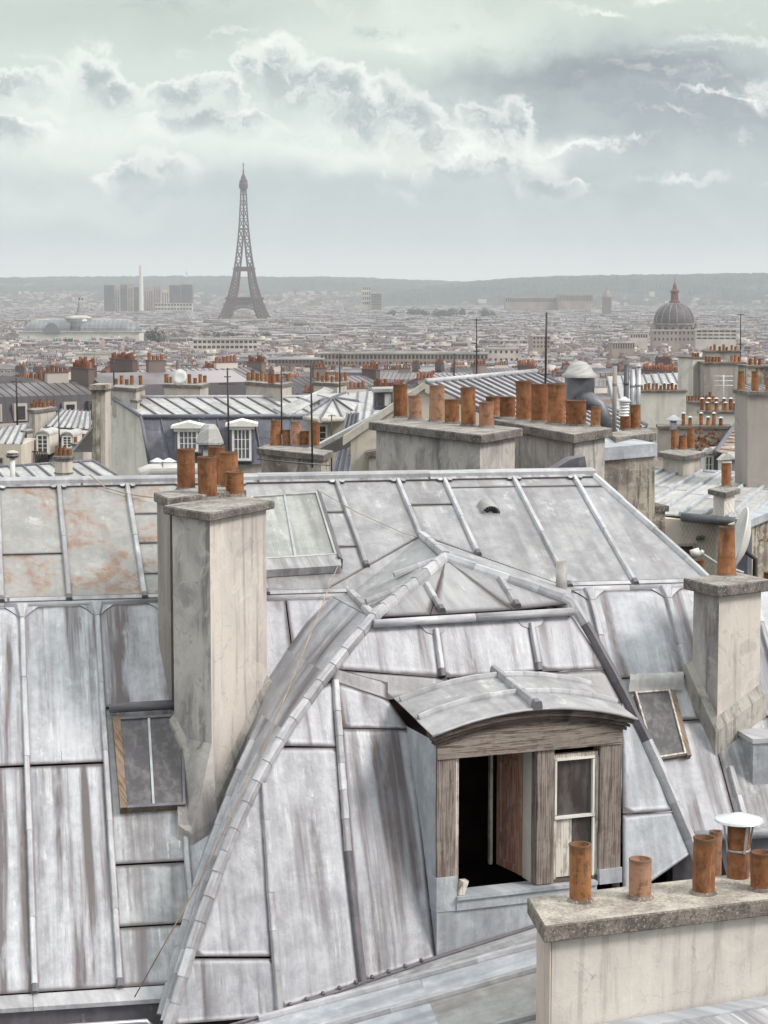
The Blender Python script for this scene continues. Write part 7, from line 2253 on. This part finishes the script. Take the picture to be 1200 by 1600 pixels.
dlathe([(lw_ * 1.35, yz(474)), (lw_ * 1.35, yz(471)), (lw_, yz(470)), (lw_ * 0.9, yz(458)), (lw_ * 1.15, yz(457)), (lw_ * 1.1, yz(455)), (lw_ * 0.55, yz(452)), (lw_ * 0.45, yz(447)), (0.25, yz(442)), (0.2, yz(434)), (0, yz(434))], 10, DL, 'lantern')
for sx, yy in ((-33, -6), (33, -6), (-24, 20), (24, 20)):
    dlathe([(4.2 * k_, yz(560)), (4.2 * k_, yz(516)), (5.2 * k_, yz(515)), (5.0 * k_, yz(512)), (3.2 * k_, yz(508)), (1.6 * k_, yz(504)), (0, yz(502))], 8, DST if yy < 0 else DS, 'turret', (sx * k_, yy, 0))
g = Geo(); g.box(-30 * k_, 34 * k_, -dr_ - 10, dr_, yz(575), yz(522), 0); gbuild(g, 'nave', DST, dome, (0, 0, 0))

# --- blocks, arcades and stacks one can pick out
def block(label, x0, x1, y0, y1, D, depth, wall, rows, cols, rot=0.0, cat='building', name='office_block', win=I_W, wf=0.6, hf=0.55, roofm=I_G, vert=False):
    k = D / FPX; o0 = PY((x0 + x1) / 2, y1, D)
    t = thing(name, label, cat, o0); t.rotation_euler = (0, 0, rot)
    w_, h = (x1 - x0) * k, (y1 - y0) * k
    g = Geo(); g.box(-w_ / 2, w_ / 2, 0, depth, -14, h, wall, roofm); gbuild(g, 'wall', CITY_M, t, (0, 0, 0))
    g = Geo(); g.box(-w_ / 2 - 0.5, w_ / 2 + 0.5, -0.5, depth + 0.5, h, h + 0.8, I_L, roofm); gbuild(g, 'parapet', CITY_M, t, (0, 0, 0))
    for r_ in range(rows):
        g = Geo(); z0 = h * (1 - (r_ + 0.15 + hf) / rows); z1 = z0 + h * hf / rows
        for c in range(cols):
            xa = -w_ / 2 + w_ * (c + (1 - wf) / 2) / cols; xb = xa + w_ * wf / cols
            g.quad((xa, -0.12, z0), (xb, -0.12, z0), (xb, -0.12, z1), (xa, -0.12, z1), win)
        if (x1 - x0) * wf / cols > 2.6:
            for q in range(len(g.f)):
                g1 = Geo(); g1.quad(*g.v[q * 4:q * 4 + 4], win); gbuild(g1, 'window', CITY_M, t, (0, 0, 0))
        else:
            tag(gbuild(g, 'window_row', CITY_M, t, (0, 0, 0)), kind='stuff')
    return t
block('long arcaded station block with two rows of closely spaced bays', 500, 762, 553, 574, 1360, 30, 0, 2, 44, R(-3), wf=0.62, hf=0.6, roofm=I_Z)
block('lower arcaded wing left of the long station block', 418, 505, 562, 578, 1350, 26, 2, 2, 16, R(-2), wf=0.55, roofm=I_Z)
block('white modern block with a long strip of dark square windows', 302, 402, 531, 547, 1810, 40, 1, 2, 14, R(4), wf=0.7, hf=0.5)
block('whitish slab with few windows right of the arcaded block', 762, 812, 546, 570, 1372, 20, 1, 2, 6, R(3), wf=0.4, hf=0.35)
block('square cream block with a neat grid of windows', 832, 860, 526, 545, 1700, 20, 0, 3, 5, R(6), wf=0.5, hf=0.5)
block('bright low office with a window strip left of the domed church', 985, 1012, 522, 530, 1900, 18, 1, 1, 7, 0, wf=0.6)
block('stepped white offices right of the domed church', 1088, 1150, 516, 532, 1850, 24, 1, 3, 7, R(-6), wf=0.8, hf=0.4)
block('low buff block across the foot of the domed church', 1020, 1098, 517, 536, 1940, 16, 0, 2, 12, R(2), wf=0.4, hf=0.45)
block('pale front with tall arched windows below the domed church', 957, 992, 536, 546, 1640, 16, 0, 1, 9, R(5), wf=0.45, hf=0.7)
block('palace with a long colonnade on the far rise', 872, 926, 460, 474, 4700, 40, 0, 1, 24, R(3), name='palace', wf=0.5, hf=0.6)
block('long low wing of the far colonnaded palace', 790, 872, 465, 475, 4720, 34, 0, 1, 26, R(2), name='palace', wf=0.5, hf=0.55)
g0 = PY(948, 480, 4500); st_ = thing('steeple', 'stubby pointed steeple between the palace and the ribbed dome', 'church', g0)
g = Geo(); g.box(-9, 9, -9, 9, -20, 22, 2); gbuild(g, 'tower', CITY_M, st_, (0, 0, 0)); mb = MB(); mb.lathe((0, 0, 22), [(11, 0), (9, 5), (7, 9), (2.5, 14), (0.5, 26), (0, 26)], 8, 0, False)
me = bpy.data.meshes.new('spire'); me.from_pydata([tuple(p) for p in mb.v], [], mb.f); me.materials.append(DST); o = bpy.data.objects.new('spire', me); COL.objects.link(o); o.parent = st_
TB = [(163, 178, 446, 481, 3, 'leftmost slab of the tower cluster, grey and narrow'), (180, 187, 448, 480, 4, 'thin second tower of the cluster'), (188, 199, 445, 480, 2, 'third tower of the cluster, striped'), (200, 208, 444, 480, 4, 'fourth tower of the cluster, pale-edged'),
      (209, 217, 449, 480, 3, 'short dark tower left of the white stack'), (226, 239, 450, 480, 4, 'pinkish tower right of the white stack'), (240, 251, 447, 480, 0, 'buff tower in the middle of the cluster'), (253, 264, 452, 480, 1, 'whitish tower with plain face in the cluster'), (265, 282, 446, 475, 3, 'dark slab, left half of the right-hand pair'), (283, 300, 445, 474, 3, 'dark slab, right half of the right-hand pair')]
for i, (x0, x1, y0, y1, wl, lb) in enumerate(TB):
    D = 5150 + (i % 3) * 60
    block(lb, x0, x1, y0, y1 + 6, D, 24, wl, 1, max(2, int((x1 - x0) / 3)), R(random.uniform(-12, 12)), 'tower block', 'tower_block', I_S, 0.45, 0.92)
block('long low office under the tower cluster', 242, 300, 474, 486, 5080, 24, 1, 2, 12, 0, wf=0.7)
block('pale high slab right of the lattice tower', 566, 579, 448, 478, 5240, 24, 1, 4, 4, R(4), 'tower block', 'tower_block')
block('bluish slab beside the pale high slab', 580, 596, 459, 478, 5230, 24, 2, 5, 4, R(-4), 'tower block', 'tower_block', wf=0.8)
block('white gabled hall with blank walls at the left middle distance', 118, 178, 553, 566, 1450, 20, 1, 1, 1, 0, wf=0.01, hf=0.1)
p0 = PY(221, 480, 5040); t = thing('smoke_stack', 'slim white smoke stack rising above the tower cluster', 'smokestack', p0)
mb = MB(); mb.lathe((0, 0, -12), [(0, 0), (5.2, 0), (4.6, 112), (0, 112)], 12)
me = bpy.data.meshes.new('shaft'); me.from_pydata([tuple(p) for p in mb.v], [], mb.f); me.materials.append(DISH); o = bpy.data.objects.new('shaft', me); COL.objects.link(o); o.parent = t
p0 = PY(292, 436, 9300); t = thing('radio_mast', 'slender radio mast on the wooded ridge', 'mast', p0)
mb = MB(); mb.lathe((0, 0, -12), [(3.5, 0), (2.4, 34), (5.5, 36), (5.5, 46), (1.6, 48), (0.6, 76), (0, 76)], 8)
me = bpy.data.meshes.new('shaft'); me.from_pydata([tuple(p) for p in mb.v], [], mb.f); me.materials.append(DISH); o = bpy.data.objects.new('shaft', me); COL.objects.link(o); o.parent = t

# --- trees of the parks and boulevards
LEAF = plain('tree_leaves', (0.060, 0.058, 0.040), 0.9, 0, 0.5, 0.25); BARK = plain('tree_bark', (0.06, 0.05, 0.045), 0.95)
def crown_mesh(n, seed, conifer=False):
    r_ = random.Random(seed); vs, fs = [], []
    lobes = [(r_.uniform(-0.5, 0.5), r_.uniform(-0.5, 0.5), r_.uniform(-0.35, 0.5), r_.uniform(0.35, 0.6)) for _ in range(8)]
    for k in range(n):
        if conifer:
            z = r_.random() ** 1.3; rad = (1 - z) * 0.55 * r_.uniform(0.5, 1.0); a = r_.uniform(0, 6.28); p = V((rad * math.cos(a), rad * math.sin(a), z * 2 - 1)); s_ = 0.10
        else:
            lx, ly, lz, lr = r_.choice(lobes); d = V((r_.gauss(0, 1), r_.gauss(0, 1), r_.gauss(0, 1))).normalized() * lr * r_.uniform(0.6, 1.0) ; p = V((lx, ly, lz)) + d; s_ = 0.105
        u = V((r_.gauss(0, 1), r_.gauss(0, 1), r_.gauss(0, 1))).normalized(); v = u.cross(V((r_.gauss(0, 1), r_.gauss(0, 1), r_.gauss(0, 1)))).normalized()
        i = len(vs); vs += [tuple(p + u * s_), tuple(p + v * s_ * 0.7), tuple(p - u * s_), tuple(p - v * s_ * 0.7)]; fs.append((i, i + 1, i + 2, i + 3))
    me = bpy.data.meshes.new('crown'); me.from_pydata(vs, [], fs); me.materials.append(LEAF); return me
CRW = [crown_mesh(520, 1), crown_mesh(520, 2), crown_mesh(520, 3), crown_mesh(700, 4, True)]
mb = MB(); mb.tube([(0, 0, 0), (0.02, 0, 0.45), (-0.02, 0.02, 0.8)], [0.05, 0.04, 0.02], 6)
for a in (0.4, 2.4, 4.6): mb.tube([(0, 0, 0.42), (0.18 * math.cos(a), 0.18 * math.sin(a), 0.68)], [0.03, 0.012], 5)
me = bpy.data.meshes.new('trunk'); me.from_pydata([tuple(p) for p in mb.v], [], mb.f); me.materials.append(BARK); TRK = me
def tree(label, px, ytop, D, w_, kind, group=None):
    """px, top and crown width as photographed; the foot stands on the ground at that distance"""
    k = D / FPX; pt = PY(px, ytop, D); p0 = V((pt.x, pt.y, gz_(D))); W_, H_ = w_ * k, pt.z - p0.z
    t = thing('tree', label, 'tree', p0, group)
    o = bpy.data.objects.new('trunk', TRK); COL.objects.link(o); o.parent = t; o.scale = (H_, H_, H_)
    o = bpy.data.objects.new('crown', CRW[kind]); COL.objects.link(o); o.parent = t; o.location = (0, 0, H_ * 0.60); o.scale = (W_ / 1.8, W_ / 1.8, H_ * 0.42); o.rotation_euler = (0, 0, random.uniform(0, 6))
ORD = ['first', 'second', 'third', 'fourth', 'fifth', 'sixth', 'seventh', 'eighth', 'ninth', 'tenth', 'eleventh', 'twelfth', 'thirteenth', 'fourteenth', 'fifteenth', 'sixteenth', 'seventeenth', 'eighteenth', 'nineteenth', 'twentieth']
tree('big round dark tree right of the glass hall', 240, 511, 2180, 34, 0)
for i, (px, py, w_) in enumerate(((76, 530, 18), (88, 527, 24), (104, 526, 24), (120, 528, 26), (136, 529, 24), (152, 531, 22))):
    tree('%s tree from the left in the clump below the glass hall' % ORD[i], px, py, 2240, w_, random.randrange(3), 'trees of the clump below the glass hall')
for i, (px, py, w_) in enumerate(((322, 518, 24), (338, 516, 22), (354, 517, 24), (376, 519, 22), (396, 518, 24), (412, 517, 22))):
    tree('%s tree from the left in the row below the lattice tower' % ORD[i], px, py, 2440, w_, random.randrange(3), 'trees of the row below the lattice tower')
tree('taller dark fir left of the pillar', 92, 594, 420, 16, 3); tree('shorter dark fir left of the pillar', 103, 600, 425, 13, 3)
tree('low round tree, left of two below the tallest mast', 894, 572, 900, 30, 1); tree('low round tree, right of two below the tallest mast', 926, 574, 900, 26, 2)
for k in range(14):
    tree('%s tree from the left in the park belt under the right-hand hill' % ORD[k], lerp(604, 772, k / 13) + random.uniform(-5, 5), 481 + random.uniform(-3, 5), 4650 + random.uniform(-250, 250), random.uniform(12, 22), random.randrange(3), 'trees of the distant park belt')

# ------------------------------------------------------------------ haze
hz = bpy.data.materials.new('haze_air'); hz.use_nodes = True
h_ = NT(hz.node_tree); ho = h_.node('ShaderNodeOutputMaterial'); hv = h_.node('ShaderNodeVolumePrincipled')
hv.inputs['Color'].default_value = (0.92, 0.945, 1.0, 1)
hv.inputs['Density'].default_value = 9e-5
hv.inputs['Anisotropy'].default_value = 0.0
h_.nt.links.new(hv.outputs[0], ho.inputs['Volume'])
b = MB(); b.box((-9600, -400, -30), (19200, 0, 0), (0, 14800, 0), (0, 0, 370))
hb_ = b.build('haze', hz); tag(hb_, kind='stuff')
hb_['label'] = 'pale haze over the distant city and hills'
